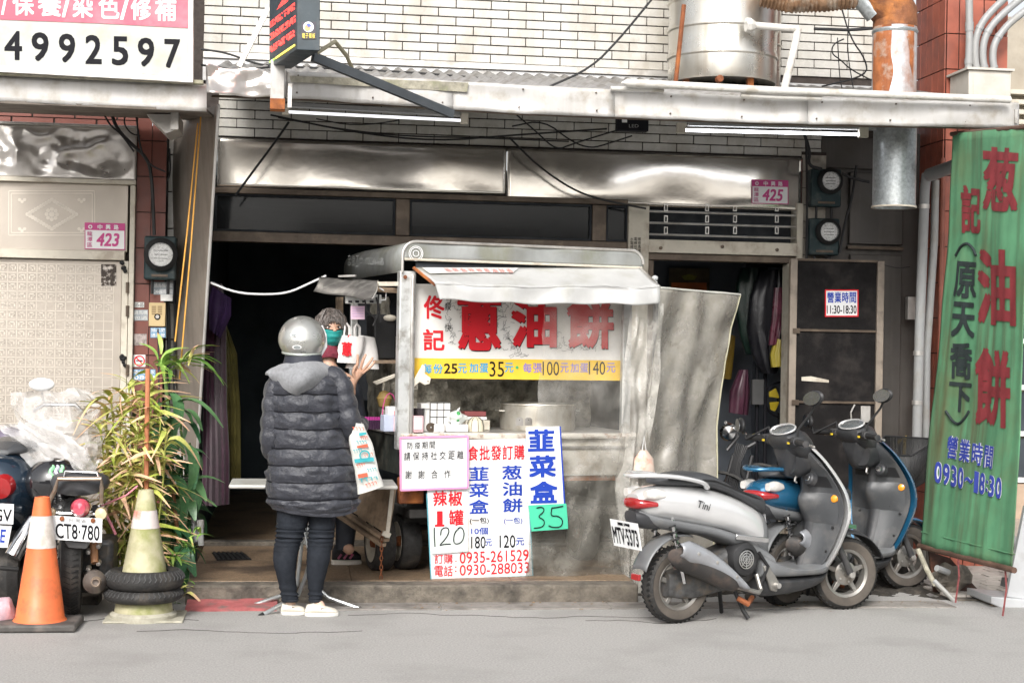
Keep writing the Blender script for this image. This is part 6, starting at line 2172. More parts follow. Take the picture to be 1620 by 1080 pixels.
    for (nm, txt, y0, y1, z0, z1) in (('plate_number', plate_txt, .118, -.118, -.055, .035), ('plate_mark', '臺灣', .06, -.06, .05, .066)):
        vs, fs, w = text_mesh(txt, 1)
        V2, F2 = [], []
        for (bx_, by_) in ((0, 0), (.03, .03), (-.03, .03), (.03, -.03), (-.03, -.03)):
            o_ = len(V2)
            V2 += [Vector((v.x + bx_, v.y + by_, len(F2) * 1e-7)) for v in vs]
            F2 += [tuple(i + o_ for i in f) for f in fs]
        xa_, xb_ = min(v.x for v in V2), max(v.x for v in V2)
        out = []
        for v in V2:
            u = (v.x - xa_) / (xb_ - xa_)
            out.append(pm @ Vector((-.003 - v.z * 3, y0 + (y1 - y0) * u, z0 + (z1 - z0) * (v.y + .5))))
        lo(MB().add(out, F2), nm, m_ink, pl_, smooth=False)
    lo(MB().bar((-.3, 0, .56), (-.345, 0, .52), .1, .02), 'plate_bracket', m_blk)
    # mudguard
    def mg(u, v):
        a = R(75) + u * R(88)
        r = .262
        return Vector((math.cos(a) * r, (v - .5) * .13, R_ + math.sin(a) * r + .01 + .012 * math.cos((v - .5) * 3)))
    lo(MB().grid(mg, 14, 6), 'rear_mudguard', m_sgrey2, solid=.006)
    lo(MB().box((-.285, -.02, .27), (.02, .07, .035)), 'red_reflector', m_redl, bevel=.004)
    # rear shock
    P = [(-.07 + .0 * k + .012 * math.cos(k * 1.05), .105 + .0, .40 + k * .0055) for k in range(0)]
    for s in (-1, 1):
        pts = []
        for k in range(60):
            a = k * .75
            base = Vector((-.02, s * .1, .3)).lerp(Vector((-.1, s * .085, .56)), k / 59)
            pts.append(base + Vector((math.cos(a) * .02, math.sin(a) * .02, 0)))
        lo(MB().tube(pts, .005, 5), 'shock_spring', m_blk)
        lo(MB().tube([(-.015, s * .1, .23), (-.1, s * .085, .58)], .011, 8), 'shock_rod', m_chrome)
    # engine
    lo(body([(-.08, .15, .28, .05, .05), (.05, .13, .31, .07, .08), (.2, .15, .37, .1, .1), (.36, .18, .42, .11, .12), (.46, .2, .38, .09, .09), (.52, .22, .34, .05, .05)], 16, p=4), 'engine', m_engine, ang=25)
    fc = Vector((.375, -.12, .345))
    lo(MB().lathe([(.1, .06), (.1, 0), (.088, -.025), (.062, -.035), (.056, -.022), (.001, -.022)], fc, (0, 1, 0), 30), 'fan_cover', m_blk)
    for r_ in (.02, .034, .048):
        lo(MB().lathe([(r_, -.033), (r_ + .004, -.033), (r_ + .004, -.026), (r_, -.026)], fc, (0, 1, 0), 20), 'fan_grille', m_pvc)
    for k in range(4):
        a = k * math.pi / 4
        d = Vector((math.cos(a), 0, math.sin(a))) * .05
        lo(MB().bar(fc - d + Vector((0, -.031, 0)), fc + d + Vector((0, -.031, 0)), .003, .004, up=(0, 1, 0)), 'fan_grille', m_pvc)
    # exhaust
    ex = spl([(-.11, -.15, .385, .03), (-.1, -.155, .38, .06), (.08, -.16, .315, .066), (.22, -.165, .25, .062), (.27, -.165, .225, .048), (.305, -.16, .21, .02)], 20)
    lo(MB().tube([q_[:3] for q_ in ex], [q_[3] for q_ in ex], 18), 'muffler', M('muffler_black', (.045, .042, .04), .5, .3, var=.3, dirt=((.14, .1, .08), .5, 9)))
    def shield(u, v):
        w = 2 * v - 1
        x = -.13 + .47 * u
        zc = .432 - .235 * u + .035 * math.sin(u * 3.14)
        h = .012 + .052 * (1 - u) ** .55 * min(1, .35 + u * 5)
        return Vector((x, -.236 + .03 * abs(w) ** 3 + .012 * u, zc + h * w))
    lo(MB().grid(shield, 24, 10), 'heat_shield', M('shield_grey', (.3, .31, .33), .35, .2, var=.08, coat=.3, dirt=((.22, .2, .18), .4, 8)), solid=.006)
    for u in (.22, .5, .8):
        p = shield(u, .55)
        lo(MB().lathe([(.001, -.008), (.009, -.006), (.011, .002)], p, (0, 1, 0), 10), 'shield_bolt', m_alu)
    lo(MB().tube([(.2, -.17, .26), (.3, -.175, .2), (.45, -.17, .16), (.49, -.14, .17), (.49, -.1, .25)], .013, 10), 'exhaust_pipe', m_wheelm)
    lo(MB().tube([(.34, -.12, .13), (.38, -.16, .1), (.46, -.1, .12)], .016, 8), 'crankcase_bolt', m_rust)
    lo(MB().tube([(.5, -.13, .2), (.53, -.15, .3), (.47, -.14, .38)], .01, 8), 'hose', m_cable)
    # pillion footrest bracket
    lo(MB().prism([(.5, -.15, .3), (.54, -.15, .31), (.62, -.15, .2), (.6, -.15, .15), (.56, -.15, .16)], (0, .02, 0)), 'footrest_bracket', m_wheelm, bevel=.006)
    lo(MB().lathe([(.001, -.03), (.016, -.03), (.018, 0)], (.59, -.15, .19), (0, 1, 0), 12), 'footrest_peg', m_alu)
    lo(MB().bar((.3, -.145, .475), (.53, -.15, .445), .012, .03), 'chrome_strip', m_chrome, bevel=.004)
    # stand
    for s in (-1, 1):
        lo(MB().tube([(.36, s * .07, .16), (.4, s * .1, .05), (.42, s * .12, .01)], .012, 8), 'stand_leg', m_blk)
    # floorboard and underbody
    fl = [(.5, .22, .37, .13, .14), (.58, .225, .335, .15, .165), (.7, .225, .285, .155, .175), (.85, .225, .272, .155, .175), (.95, .225, .285, .15, .17), (1.0, .23, .33, .13, .15)]
    lo(body(fl, 20, p=4), 'floorboard', m_sgrey2, ang=40)
    lo(body([(.5, .13, .27, .07, .12), (.6, .11, .23, .09, .15), (.8, .12, .225, .1, .15), (.95, .15, .23, .1, .145), (1.03, .19, .26, .07, .11)], 16, p=3), 'underbody', m_sgrey, ang=40)
    # leg shield: painted shell outside, dark panel inside
    rows = [(.24, .955, .12, .05), (.33, .985, .165, .06), (.45, 1.02, .2, .07), (.57, 1.045, .218, .075), (.68, 1.035, .21, .08), (.78, .99, .185, .085), (.88, .935, .14, .08), (.95, .895, .085, .06)]
    rows = spl([(a_, b_, c_ * 1.14, d_) for a_, b_, c_, d_ in rows], 22)
    def crescent(rows, inset, front, back, shrink):
        rings = []
        for z, x, w, b in rows:
            w = w - shrink
            ring = []
            for k in range(13):
                u = -1 + k / 6
                ring.append(Vector((x + front(u, b, z), w * u, z)))
            for k in range(13):
                u = 1 - k / 6
                ring.append(Vector((x + back(u, b, z), w * u, z)))
            rings.append(ring)
        return MB().loft(rings)
    lo(crescent(rows, 0, lambda u, b, z: b * (1 - u * u) + .012, lambda u, b, z: b * .75 * (1 - u * u) - .012, 0), 'leg_shield', paint, ang=60)
    lo(crescent(rows, 0, lambda u, b, z: b * .4 * (1 - u * u) - .012, lambda u, b, z: -.018 - .02 * (1 - u * u) - (.05 * math.exp(-(u / .32) ** 2) if z < .85 else .02) - (.045 * math.exp(-((z - .66) / .07) ** 2) * (1 - abs(u)) if True else 0), .034), 'inner_panel', m_ipan, ang=60)
    # glove pocket rim and key lock
    lo(MB().lathe([(.04, .02), (.036, -.012), (.026, -.02), (.001, -.02)], (.885, -.09, .775), (1, 0, -.35), 20), 'key_lock_base', m_sgrey)
    lo(MB().lathe([(.02, -.022), (.018, -.028), (.001, -.028)], (.885, -.09, .775), (1, 0, -.35), 18), 'key_lock', m_chrome)
    lo(MB().tube([(.865, -.02, .8), (.835, -.02, .78), (.83, -.02, .76), (.845, -.02, .75)], .006, 6), 'bag_hook', m_alu)
    lo(MB().lathe([(.024, .006), (.022, -.008), (.012, -.014), (.001, -.015)], (1.005, -.165, .665), (1, .25, -.1), 18), 'side_reflector', m_ambl)
    for (x, y, z) in ((1.01, -.165, .5), (.985, -.14, .36), (.93, -.13, .86), (.96, .1, .5)):
        lo(MB().lathe([(.001, -.006), (.008, -.004), (.008, .004)], (x - .015, y, z), (1, 0, 0), 8), 'panel_bolt', m_blk)
    # spine, pocket and lip on the inner panel
    def inner(u, z, off):
        r_ = min(rows, key=lambda q_: abs(q_[0] - z))
        zz_, x, w, b_ = r_
        w -= .036
        bk = -.018 - .02 * (1 - u * u) - (.05 * math.exp(-(u / .32) ** 2) if zz_ < .85 else .02) - .045 * math.exp(-((zz_ - .66) / .07) ** 2) * (1 - abs(u))
        return Vector((x + bk - off, w * u, zz_))
    zs_ = [q_[0] for q_ in rows]
    def patch(u0, u1, z0, z1, off, name, mat, bul=0.0):
        zz = [z for z in zs_ if z0 <= z <= z1]
        mbp = MB()
        mbp.grid(lambda a_, c_: inner(u0 + (u1 - u0) * a_, zz[min(len(zz) - 1, int(round(c_ * (len(zz) - 1))))], off + bul * math.sin(a_ * math.pi) * math.sin(c_ * math.pi)), 16, len(zz) - 1)
        return lo(mbp, name, mat, ang=70)
    patch(-.2, .2, .26, .92, .005, 'centre_spine', m_sgrey)
    patch(-.86, -.24, .70, .82, .003, 'glove_pocket', m_blk)
    patch(.24, .86, .70, .82, .003, 'glove_pocket', m_blk)
    patch(-.88, .88, .50, .70, .004, 'pocket_bulge', m_ipan, .035)
    # neck
    lo(body([(.80, .80, .93, .055, .07), (.86, .78, .95, .07, .075), (.93, .8, .96, .07, .065), (.97, .84, .95, .04, .04)], 10), 'steering_neck', m_sgrey)
    # ---------- steering group
    sm = Matrix.Translation((.98, 0, .6)) @ Matrix.Rotation(-steer, 4, 'Z') @ Matrix.Translation((-.98, 0, -.6))
    def st_(mb, name, mat, par=t, **k):
        mb.xf(sm)
        return mb.build(name, mat, par, local=True, **k)
    wobj = wheel(1.2, 0, t, False)
    wobj.matrix_local = sm @ Matrix.Identity(4)
    for s in (-1, 1):
        st_(MB().tube([(1.03, s * .075, .55), (1.12, s * .08, .38), (1.2, s * .085, R_)], [.018, .018, .022], 10), 'fork_leg', m_sgrey)
        st_(MB().lathe([(.001, s * .012), (.018, s * .01), (.022, -s * .01)], (1.2, s * .095, R_), (0, 1, 0), 12), 'axle_nut', m_alu)
    def ffd(u, v):
        a = R(20) + u * R(125)
        r = .245 + .01 * math.cos((v - .5) * 3)
        y = (v - .5) * (.15 - .06 * abs(u - .45))
        return Vector((1.2 + math.cos(a) * r, y, R_ + math.sin(a) * r - .35 * y * y * 4))
    st_(MB().grid(ffd, 18, 8), 'front_mudguard', m_sgrey if paint is m_silver else accent, solid=.006)
    # handlebar cowl
    def hring(x, zc, hh, w):
        return [Vector((x, w * math.copysign(abs(math.cos(t)) ** .7, math.cos(t)), zc + hh * math.copysign(abs(math.sin(t)) ** .8, math.sin(t)))) for t in [k / 20 * 2 * math.pi for k in range(20)]]
    cow = [hring(.735, 1.0, .012, .07), hring(.75, .995, .04, .12), hring(.79, .985, .07, .145), hring(.84, .975, .09, .14), hring(.9, .955, .09, .11), hring(.95, .94, .06, .065)]
    st_(MB().loft(cow), 'handlebar_cowl', m_sgrey)
    st_(body([(.765, .87, .98, .04, .1), (.8, .79, .98, .05, .115), (.86, .77, .97, .06, .11), (.93, .8, .95, .05, .08)], 10, p=3.5), 'cowl_neck', m_sgrey)
    dm = Matrix.Translation((.785, 0, 1.052)) @ Matrix.Rotation(R(-32), 4, 'Y')
    db_ = MB().sphere((0, 0, 0), 1, 24, 6, (.06, .12, .012))
    db_.xf(dm)
    st_(db_, 'dashboard', M('dash_lens', (.12, .13, .135), .25, var=.2, coat=1))
    rg = MB().tube([dm @ Vector((.055 * math.cos(k / 24 * 6.283), .122 * math.sin(k / 24 * 6.283), .004)) for k in range(24)], .006, 6, closed=True)
    st_(rg, 'dashboard_rim', m_silver)
    for s in (-1, 1):
        st_(MB().tube([(.79, s * .1, .985), (.78, s * .15, .99), (.765, s * .2, .995)], [.035, .032, .024], 12), 'switch_housing', m_sgrey)
        st_(MB().box((.75, s * .165, 1.0), (.03, .05, .025)), 'switch_panel', m_blk, bevel=.003)
        st_(MB().box((.736, s * .15, .985), (.006, .02, .012)), 'yellow_switch', M('yellow_switch', (.7, .5, .03), .5, var=0))
        st_(MB().tube([(.765, s * .2, .995), (.74, s * .34, .99)], .018, 12), 'grip', m_blk)
        st_(MB().lathe([(.001, .008), (.02, .006), (.02, -.004)], (.738, s * .345, .99), (0, s, 0), 12), 'grip_end', m_sgrey)
        st_(MB().tube([(.8, s * .17, .985), (.815, s * .22, .98), (.8, s * .33, .975)], .007, 6), 'brake_lever', m_alu)
    # mirrors
    for s, mp_, rt in ((-1, (.83, -.27, 1.245), R(20)), (1, (.70, .36, 1.06), R(-15))):
        st_(MB().tube([(.79, s * .16, 1.01), (.785, s * .17, 1.06), (mp_[0] + .01, mp_[1] - s * .045, mp_[2] - .08), (mp_[0] + .01, mp_[1] - s * .01, mp_[2] - .03)], .007, 8), 'mirror_stem', m_blk)
        mm = Matrix.Translation(mp_) @ Matrix.Rotation(rt, 4, 'Z') @ Matrix.Rotation(R(12) * s, 4, 'X')
        a = MB().sphere((0, 0, 0), 1, 20, 10, (.02, .07, .045))
        a.xf(mm)
        mo = st_(a, 'mirror', m_blk)
        b = MB().lathe([(.001, 0), (1, 0), (1, .06), (.001, .06)], (0, 0, 0), (1, 0, 0), 24)
        b.v = [Vector((-.0235 - p.x * .02, p.y * .062, p.z * .038)) for p in b.v]
        b.xf(mm)
        b.xf(sm)
        b.build('mirror_glass', m_mirror, mo, local=True)
    if decal:
        vs, fs, w = text_mesh(decal, .04, shear=.35)
        vs2 = [Vector((.06 + v.x + .02, -.142 - 0.0, .655 - v.x * .28 + v.y)) for v in vs]
        vs2 = [Vector((p.x, p.y + .004 * 0, p.z)) for p in vs2]
        lo(MB().add(vs2, fs), 'side_decal', m_blk, smooth=False)
        lo(MB().add([(p.x + .0015, p.y + .0003, p.z + .001) for p in vs2], fs), 'side_decal', m_blk, smooth=False)
    if basket:
        bk = MB()
        f0, f1 = [Vector(p) for p in ((1.1, -.17, .86), (1.1, .17, .86), (1.38, .2, .96), (1.38, -.2, .96))], None
        bt = [Vector(p) for p in ((1.13, -.13, .62), (1.13, .13, .62), (1.32, .14, .68), (1.32, -.14, .68))]
        for i in range(4):
            i2 = (i + 1) % 4
            lo(MB().tube([f0[i], f0[i2]], .006, 6), 'basket_rim', m_blk)
            lo(MB().add([f0[i], f0[i2], bt[i2], bt[i]], [(0, 1, 2, 3)]), 'basket_mesh', M('basket_mesh', (.02, .02, .02), .6, var=.2, alpha=.8), solid=.003)
            for k in range(1, 9):
                bk.tube([f0[i].lerp(f0[i2], k / 9), bt[i].lerp(bt[i2], k / 9)], .002, 4)
        stuff(lo(bk, 'basket_wires', m_blk))
        lo(MB().add(bt, [(0, 1, 2, 3)]), 'basket_floor', m_blk, solid=.003)
    return t
sc1 = atz(1068, 984, 0)
ANG = R(31 - 7.7)
s1 = scooter((sc1.x, sc1.y, 0), ANG, 'silver and dark grey scooter parked nearest the road, plate 5373', m_silver, m_silver, 'MTV·5373', decal='Tini', steer=R(12))
m_teal = M('teal_paint', (.02, .13, .25), .22, .4, var=.08, coat=.8)
s2p = atz(1238, 957, 0)
s2 = scooter((s2p.x, s2p.y, 0), R(44 - 7.7), 'blue and dark grey scooter with black front basket behind the silver scooter', m_teal, m_teal, 'MSP·3501', steer=R(22), basket=True)

# bicycle half hidden behind the curtain
bi = thing('bicycle', 'dark old bicycle with chrome lamp half hidden behind the stall curtain', 'bicycle', atz(1165, 900, ZP))
YB = bi.location.y + .3
def bp(x, y, d=0):
    return at(x, y, YB + d)
for (cx, cy) in ((1135, 812), (1200, 800)):
    c = bp(cx, cy)
    w = MB().lathe([(.27, -.015), (.285, 0), (.27, .015), (.262, 0), (.27, -.015)], c, (.5, 1, 0), 32).build('wheel', m_tyre, bi)
    for k in range(14):
        a = k / 14 * 6.283
        dd = Vector((math.cos(a) * .89, -math.cos(a) * .45, math.sin(a)))
        MB().tube([c, c + dd * .265], .0015, 4).build('spoke', m_chrome, w)
for pts in (((1135, 812), (1160, 720)), ((1160, 720), (1200, 800)), ((1160, 720), (1195, 700)), ((1135, 812), (1172, 800), (1190, 720)), ((1150, 712), (1168, 690), (1160, 672))):
    MB().tube([bp(*p) for p in pts], .014, 8).build('frame_tube', m_blk, bi)
MB().tube([bp(1148, 668, -.1), bp(1160, 672), bp(1185, 690, .1), bp(1200, 686, .15)], .011, 8).build('handlebar', m_chrome, bi)
MB().lathe([(.001, -.05), (.045, -.045), (.055, -.02), (.04, .03), (.001, .05)], bp(1150, 684), (0, 1, 0), 18).build('lamp', m_chrome, bi)
MB().lathe([(.001, -.02), (.02, -.02), (.03, .03)], bp(1166, 676), (.3, 1, 0), 12).build('bell', m_chrome, bi)
for k in range(7):
    MB().tube([bp(1165 + k * 3, 700 + k, -.02), bp(1160 + k * 2, 730, -.05), bp(1147 + k * 3, 770 + k * 2, -.02)], .006, 6).build('brake_cable', m_cable, bi)

# ---------- motorcycle at the left, seen from behind
mc = thing('motorcycle', 'dark motorcycle with plate CT8-780 seen from behind, under a plastic sheet', 'motorcycle', atz(114, 985, 0), R(90) - R(7.7))
MCY = mc.location.y
def mp(x, y, d=0.0):
    return at(x, y, MCY + .02 + d)
wc = mp(115, 925, .3)
wc = Vector((mp(113, 930, .28).x, MCY + .3, .3))
prof = [(.2, -.035), (.25, -.055), (.285, -.05), (.3, -.025), (.305, 0), (.3, .025), (.285, .05), (.25, .055), (.2, .035)]
wv = MB().lathe(prof, wc, (1, .12, 0), 44).build('wheel', m_tyre, mc)
trd = MB()
for k in range(60):
    a = k / 60 * 6.283
    for s in (-1, 1):
        d = Vector((-.12 * math.cos(a), math.cos(a), math.sin(a))).normalized()
        c = wc + d * .298 + Vector((s * .02, 0, 0))
        trd.bar(c - Vector((.018 * s, 0, .006)), c + Vector((.016 * s, 0, .01)), .004, .012, up=tuple(d))
stuff(trd.build('tread', m_black, wv, smooth=False))
MB().lathe([(.05, -.05), (.06, -.06), (.19, -.03), (.205, -.03), (.205, .03), (.19, .03), (.06, .06), (.05, .05)], wc, (1, .12, 0), 30).build('rim', m_wheelm, wv)
# rear fender and lamp
def rf(u, v):
    a = R(148) - u * R(70)
    r = .35
    return wc + Vector(((v - .5) * .15, math.cos(a) * r, math.sin(a) * r * 1.0 - .02 * (2 * v - 1) ** 2))
MB().grid(lambda u, v: rf(u, v), 16, 8).build('rear_fender', M('fender_chrome', (.45, .45, .45), .2, .9, var=.2, dirt=((.25, .22, .18), .4, 8)), mc, solid=.005)
tl = mp(127, 803, -.08)
MB().lathe([(.001, -.055), (.03, -.05), (.046, -.02), (.05, .0), (.05, .02)], tl, (0, 1, 0), 24).build('tail_light', M('pink_red_lens', (.6, .08, .12), .12, coat=1, var=.2, vs=40), mc)
MB().lathe([(.052, -.002), (.055, .015), (.05, .05), (.02, .08)], tl, (0, 1, 0), 24).build('tail_light_ring', m_chrome, mc)
pq = [mp(83, 815, -.1), mp(162, 820, -.1), mp(161, 858, -.1), mp(85, 853, -.1)]
plo = MB().prism(pq, (0, .003, 0)).build('number_plate', m_platew, mc, bevel=.001)
def plate_letters(pq, txt, par, top='台灣省', split=.3):
    f = lambda u, v: pq[0].lerp(pq[1], u).lerp(pq[3].lerp(pq[2], u), v)
    lettering('plate_number', txt, [f(.05, split), f(.95, split), f(.95, .93), f(.05, .93)], m_ink, par, bold=.02, off=.002)
    if top:
        lettering('plate_mark', top, [f(.32, .06), f(.68, .06), f(.68, .22), f(.32, .22)], M('plate_grey_mark', (.2, .2, .2), .6), par, off=.002)
plate_letters(pq, 'CT8·780', plo)
for x, y in ((98, 820), (147, 823)):
    MB().lathe([(.001, -.008), (.012, -.006), (.013, .002)], mp(x, y, -.105), (0, 1, 0), 10).build('plate_bolt', m_rust, plo)
MB().prism([mp(102, 856, -.02), mp(142, 858, -.02), mp(136, 868, -.02), mp(108, 866, -.02)], (0, .05, 0)).build('plate_flap', m_sgrey2, mc, bevel=.004)
for x, y, r_ in ((82, 810, .022), (160, 812, .03)):
    MB().lathe([(.001, -.03), (r_, -.025), (r_ * 1.15, 0), (r_ * .8, .03), (.001, .04)], mp(x, y, -.02), (0, 1, 0), 18).build('turn_signal', M('cream_lens', (.62, .5, .32), .2, coat=1, var=.15), mc)
MB().tube([mp(82, 811, .03), mp(160, 813, .03)], .009, 8).build('signal_bar', m_chrome, mc)
# seat
sr = []
for (yy, w, zb, zt_) in ((0.0, .03, .72, .76), (.03, .13, .67, .79), (.12, .155, .67, .80), (.22, .15, .67, .79), (.3, .1, .68, .78)):
    c = Vector((mp(122, 780).x, MCY + yy, 0))
    sr.append([c + Vector((w * math.cos(k / 16 * 6.283), 0, (zb + zt_) / 2 + (zt_ - zb) / 2 * math.copysign(abs(math.sin(k / 16 * 6.283)) ** .7, math.sin(k / 16 * 6.283)))) for k in range(16)])
MB().loft(sr).build('seat', m_seat, mc, ang=60)
# rack
m_rackm = M('rack_rusty', (.35, .28, .22), .45, .6, var=.25, dirt=((.2, .09, .04), .5, 14))
MB().tube([mp(77, 795, 0), mp(87, 775, -.03), mp(92, 757, -.05), mp(160, 757, -.05), mp(161, 770, -.03), mp(160, 795, 0)], .012, 8).build('rack_tube', m_rackm, mc)
MB().tube([mp(100, 757, -.02), mp(103, 745, 0), mp(153, 747, 0), mp(157, 757, -.02)], .006, 8).build('rack_rail', m_chrome, mc)
# round glossy helmet-like tank with claw stripes
tk_ = mp(87, 762, .3)
hm = MB().sphere(tk_, .13, 24, 16, (1.25, 1.1, 1.05))
hm.build('fuel_tank', M('tank_black_gloss', (.015, .015, .017), .12, var=0, coat=1), mc)
MB().lathe([(.001, .03), (.03, .028), (.04, 0)], tk_ + Vector((0.02, -.03, .1)), (0, -.2, 1), 18).build('tank_cap', m_chrome, mc)
for i, cm in enumerate(((.3, .7, .35), (.55, .5, .65), (.35, .75, .4))):
    pts = []
    for k in range(10):
        tt = k / 9
        a = -1.57 + (.0 + i * .2) + .05 * math.sin(tt * 9)
        ph = .75 + tt * .6
        n_ = Vector((math.cos(a) * math.sin(ph) * 1.25, math.sin(a) * math.sin(ph) * 1.1, math.cos(ph) * 1.05))
        pts.append(tk_ + n_ * .131)
    MB().tube(pts, [.003 + .009 * math.sin(3.14 * (k / 9) ** .7) for k in range(10)], 6).build('claw_stripe', M('claw_stripe_%d' % i, cm, .4, var=.2), mc)
# side frame, shocks, exhausts, engine
for (x0, y0, x1, y1) in ((85, 770, 60, 900), (150, 800, 153, 900)):
    MB().tube([mp(x0, y0, .1), mp(x1, y1, .3)], .014, 8).build('frame_tube', m_blk, mc)
for x in (88, 150):
    a, b = mp(x, 800, .12), mp(x - 2, 905, .28)
    pts = [a.lerp(b, k / 70) + Vector((math.cos(k * .8) * .022, math.sin(k * .8) * .022, 0)) for k in range(71)]
    MB().tube(pts, .005, 5).build('shock_spring', m_chrome, mc)
    MB().tube([a, b], .014, 8).build('shock_body', m_blk, mc)
MB().tube([mp(152, 920, -.02), mp(150, 920, .02), mp(146, 918, .3), mp(140, 915, .7)], [.03, .062, .068, .05], 20).build('muffler', M('rusty_muffler', (.2, .17, .15), .5, .5, var=.3, dirt=((.12, .08, .06), .5, 9)), mc)
MB().lathe([(.03, 0), (.022, -.02), (.018, -.02), (.018, .01)], mp(152, 920, -.02), (0, 1, 0), 14).build('tail_tip', m_rackm, mc)
MB().tube([mp(150, 890, .1), mp(148, 860, .15), mp(146, 840, .2)], [.02, .022, .018], 10).build('oil_hose', M('orange_pipe', (.35, .17, .08), .5, var=.3), mc)
for k in range(9):
    x, y = 140 + (k % 3) * 8, 845 + k * 9
    MB().lathe([(.001, -.02), (.012, -.018), (.015, .02)], mp(x, y, .12), (0, 1, .2), 8).build('engine_bolt', m_alu, mc)
MB().box(mp(140, 890, .45), (.3, .3, .3)).build('engine', m_engine, mc, bevel=.03)
MB().tube([mp(20, 880, .2), mp(40, 845, .25), mp(50, 820, .3)], [.045, .05, .03], 16).build('left_muffler', m_chrome, mc)
MB().tube([mp(0, 898, .1), mp(30, 900, .1)], .012, 8).build('foot_peg', m_black, mc)
# handlebar and mirror, under the sheet
MB().tube([mp(52, 650, 1.0), mp(70, 640, 1.05), mp(120, 640, 1.05), mp(135, 655, 1.0)], .012, 8).build('handlebar', m_chrome, mc)
MB().tube([mp(70, 640, 1.05), mp(66, 620, 1.05)], .006, 6).build('mirror_stem', m_chrome, mc)
mo = MB().sphere(mp(66, 608, 1.05), 1, 20, 10, (.075, .02, .04))
mo.build('mirror', m_whpr, mc)
# plastic sheet over the handlebar
ps_ = thing('plastic_sheet', 'crumpled translucent white plastic sheet draped over the parked motorcycle', 'plastic sheet', mp(90, 745, .6))
m_psheet = M('sheet_plastic', (.62, .61, .6), .28, var=.1, vs=9, alpha=(.3, .62, 3), bump=.3, bs=4, spec=.8)
def psf(u, v):
    Lx = [(16, 622), (20, 650), (28, 680), (42, 712), (58, 738)]
    Rx = [(140, 614), (158, 640), (166, 680), (160, 710), (150, 742)]
    a, b = lp(Lx, v), lp(Rx, v)
    x, y = a[0] + (b[0] - a[0]) * u, a[1] + (b[1] - a[1]) * u
    p = mp(x, y, .95 - .5 * v)
    q_ = Vector((u * 5, v * 4, 2))
    return p + Vector((0, mnoise.noise(q_) * .12 - .12 * math.sin(u * 3.14), mnoise.noise(q_ * 1.3) * .02)) + Vector((0, abs(mnoise.noise(q_ * 1.4)) * .08, 0))
MB().grid(psf, 50, 40).build('upper_fold', m_psheet, ps_, ang=30)
def psf2(u, v):
    Lx = [(-2, 672), (12, 690), (30, 715), (52, 742)]
    Rx = [(60, 665), (110, 690), (140, 715), (155, 748)]
    a, b = lp(Lx, v), lp(Rx, v)
    x, y = a[0] + (b[0] - a[0]) * u, a[1] + (b[1] - a[1]) * u
    p = mp(x, y, .6 - .3 * v)
    q_ = Vector((u * 4 + 9, v * 3, 5))
    return p + Vector((0, mnoise.noise(q_) * .1 - .1 * math.sin(u * 3.14), mnoise.noise(q_ * 3) * .015))
MB().grid(psf2, 40, 30).build('lower_fold', m_psheet, ps_, ang=30)
# second scooter at the picture's left edge (rear corner in view)
s3 = thing('scooter', 'dark blue scooter with red tail lamp at the far left edge, plate ending GV', 'scooter', atz(-8, 975, 0))
Y3 = s3.location.y
def sp3(x, y, d=0):
    return at(x, y, Y3 + d)
m_navy = M('navy_paint', (.015, .03, .05), .2, .3, var=.1, coat=.8)
rg_ = []
for (yy, cx, w, zb, zt_) in ((.0, -14, .05, .66, .74), (.03, -12, .13, .58, .83), (.12, -8, .2, .5, .86), (.3, -4, .24, .4, .88), (.55, -6, .22, .38, .84), (.8, -10, .14, .36, .78)):
    c = Vector((sp3(cx, 800).x, Y3 + yy, 0))
    rg_.append([c + Vector((w * math.cos(k / 20 * 6.283), 0, (zb + zt_) / 2 + (zt_ - zb) / 2 * math.sin(k / 20 * 6.283))) for k in range(20)])
MB().loft(rg_).build('body_cover', m_navy, s3, ang=60)
MB().lathe([(.001, -.03), (.06, -.02), (.075, .02), (.07, .06)], sp3(2, 770, .02), (.2, 1, .2), 20).build('tail_light', m_redl, s3)
MB().lathe([(.001, -.03), (.03, -.02), (.04, .02)], sp3(22, 764, .06), (-.3, 1, 0), 16).build('indicator_lens', M('amber_clear', (.5, .35, .25), .15, coat=1, var=.3, vs=40), s3)
pq = [sp3(-40, 794, -.05), sp3(22, 797, -.05), sp3(21, 829, -.05), sp3(-40, 827, -.05)]
p3 = MB().prism(pq, (0, .003, 0)).build('number_plate', m_platew, s3, bevel=.001)
lettering('plate_number', '37·GV', [sp3(-38, 803, -.05), sp3(19, 805, -.05), sp3(18, 825, -.05), sp3(-38, 823, -.05)], m_ink, p3, bold=.02, off=.002)
pq = [sp3(-40, 829, -.03), sp3(19, 831, -.03), sp3(12, 866, -.03), sp3(-40, 864, -.03)]
p4 = MB().prism(pq, (0, .003, 0)).build('second_plate', m_platew, s3, bevel=.001)
lettering('plate_number', 'RE', [sp3(-10, 836, -.03), sp3(10, 837, -.03), sp3(7, 858, -.03), sp3(-10, 856, -.03)], m_blupr, p4, bold=.03, off=.002)
MB().tube([sp3(-30, 742, .1), sp3(5, 735, .05), sp3(30, 745, .15), sp3(45, 768, .3)], .014, 8).build('grab_rail', M('blue_rail', (.05, .09, .14), .3, .4), s3)
MB().lathe([(.1, -.05), (.2, -.055), (.22, 0), (.2, .055), (.1, .05)], (sp3(8, 930).x, Y3 + .25, .22), (1, 0, 0), 32).build('wheel', m_tyre, s3)
rg_ = []
for (yy, w, zb, zt_) in ((.15, .05, .86, .89), (.25, .16, .84, .93), (.6, .16, .84, .94), (.9, .1, .84, .9)):
    c = Vector((sp3(-8, 800).x, Y3 + yy, 0))
    rg_.append([c + Vector((w * math.cos(k / 16 * 6.283), 0, (zb + zt_) / 2 + (zt_ - zb) / 2 * math.sin(k / 16 * 6.283))) for k in range(16)])
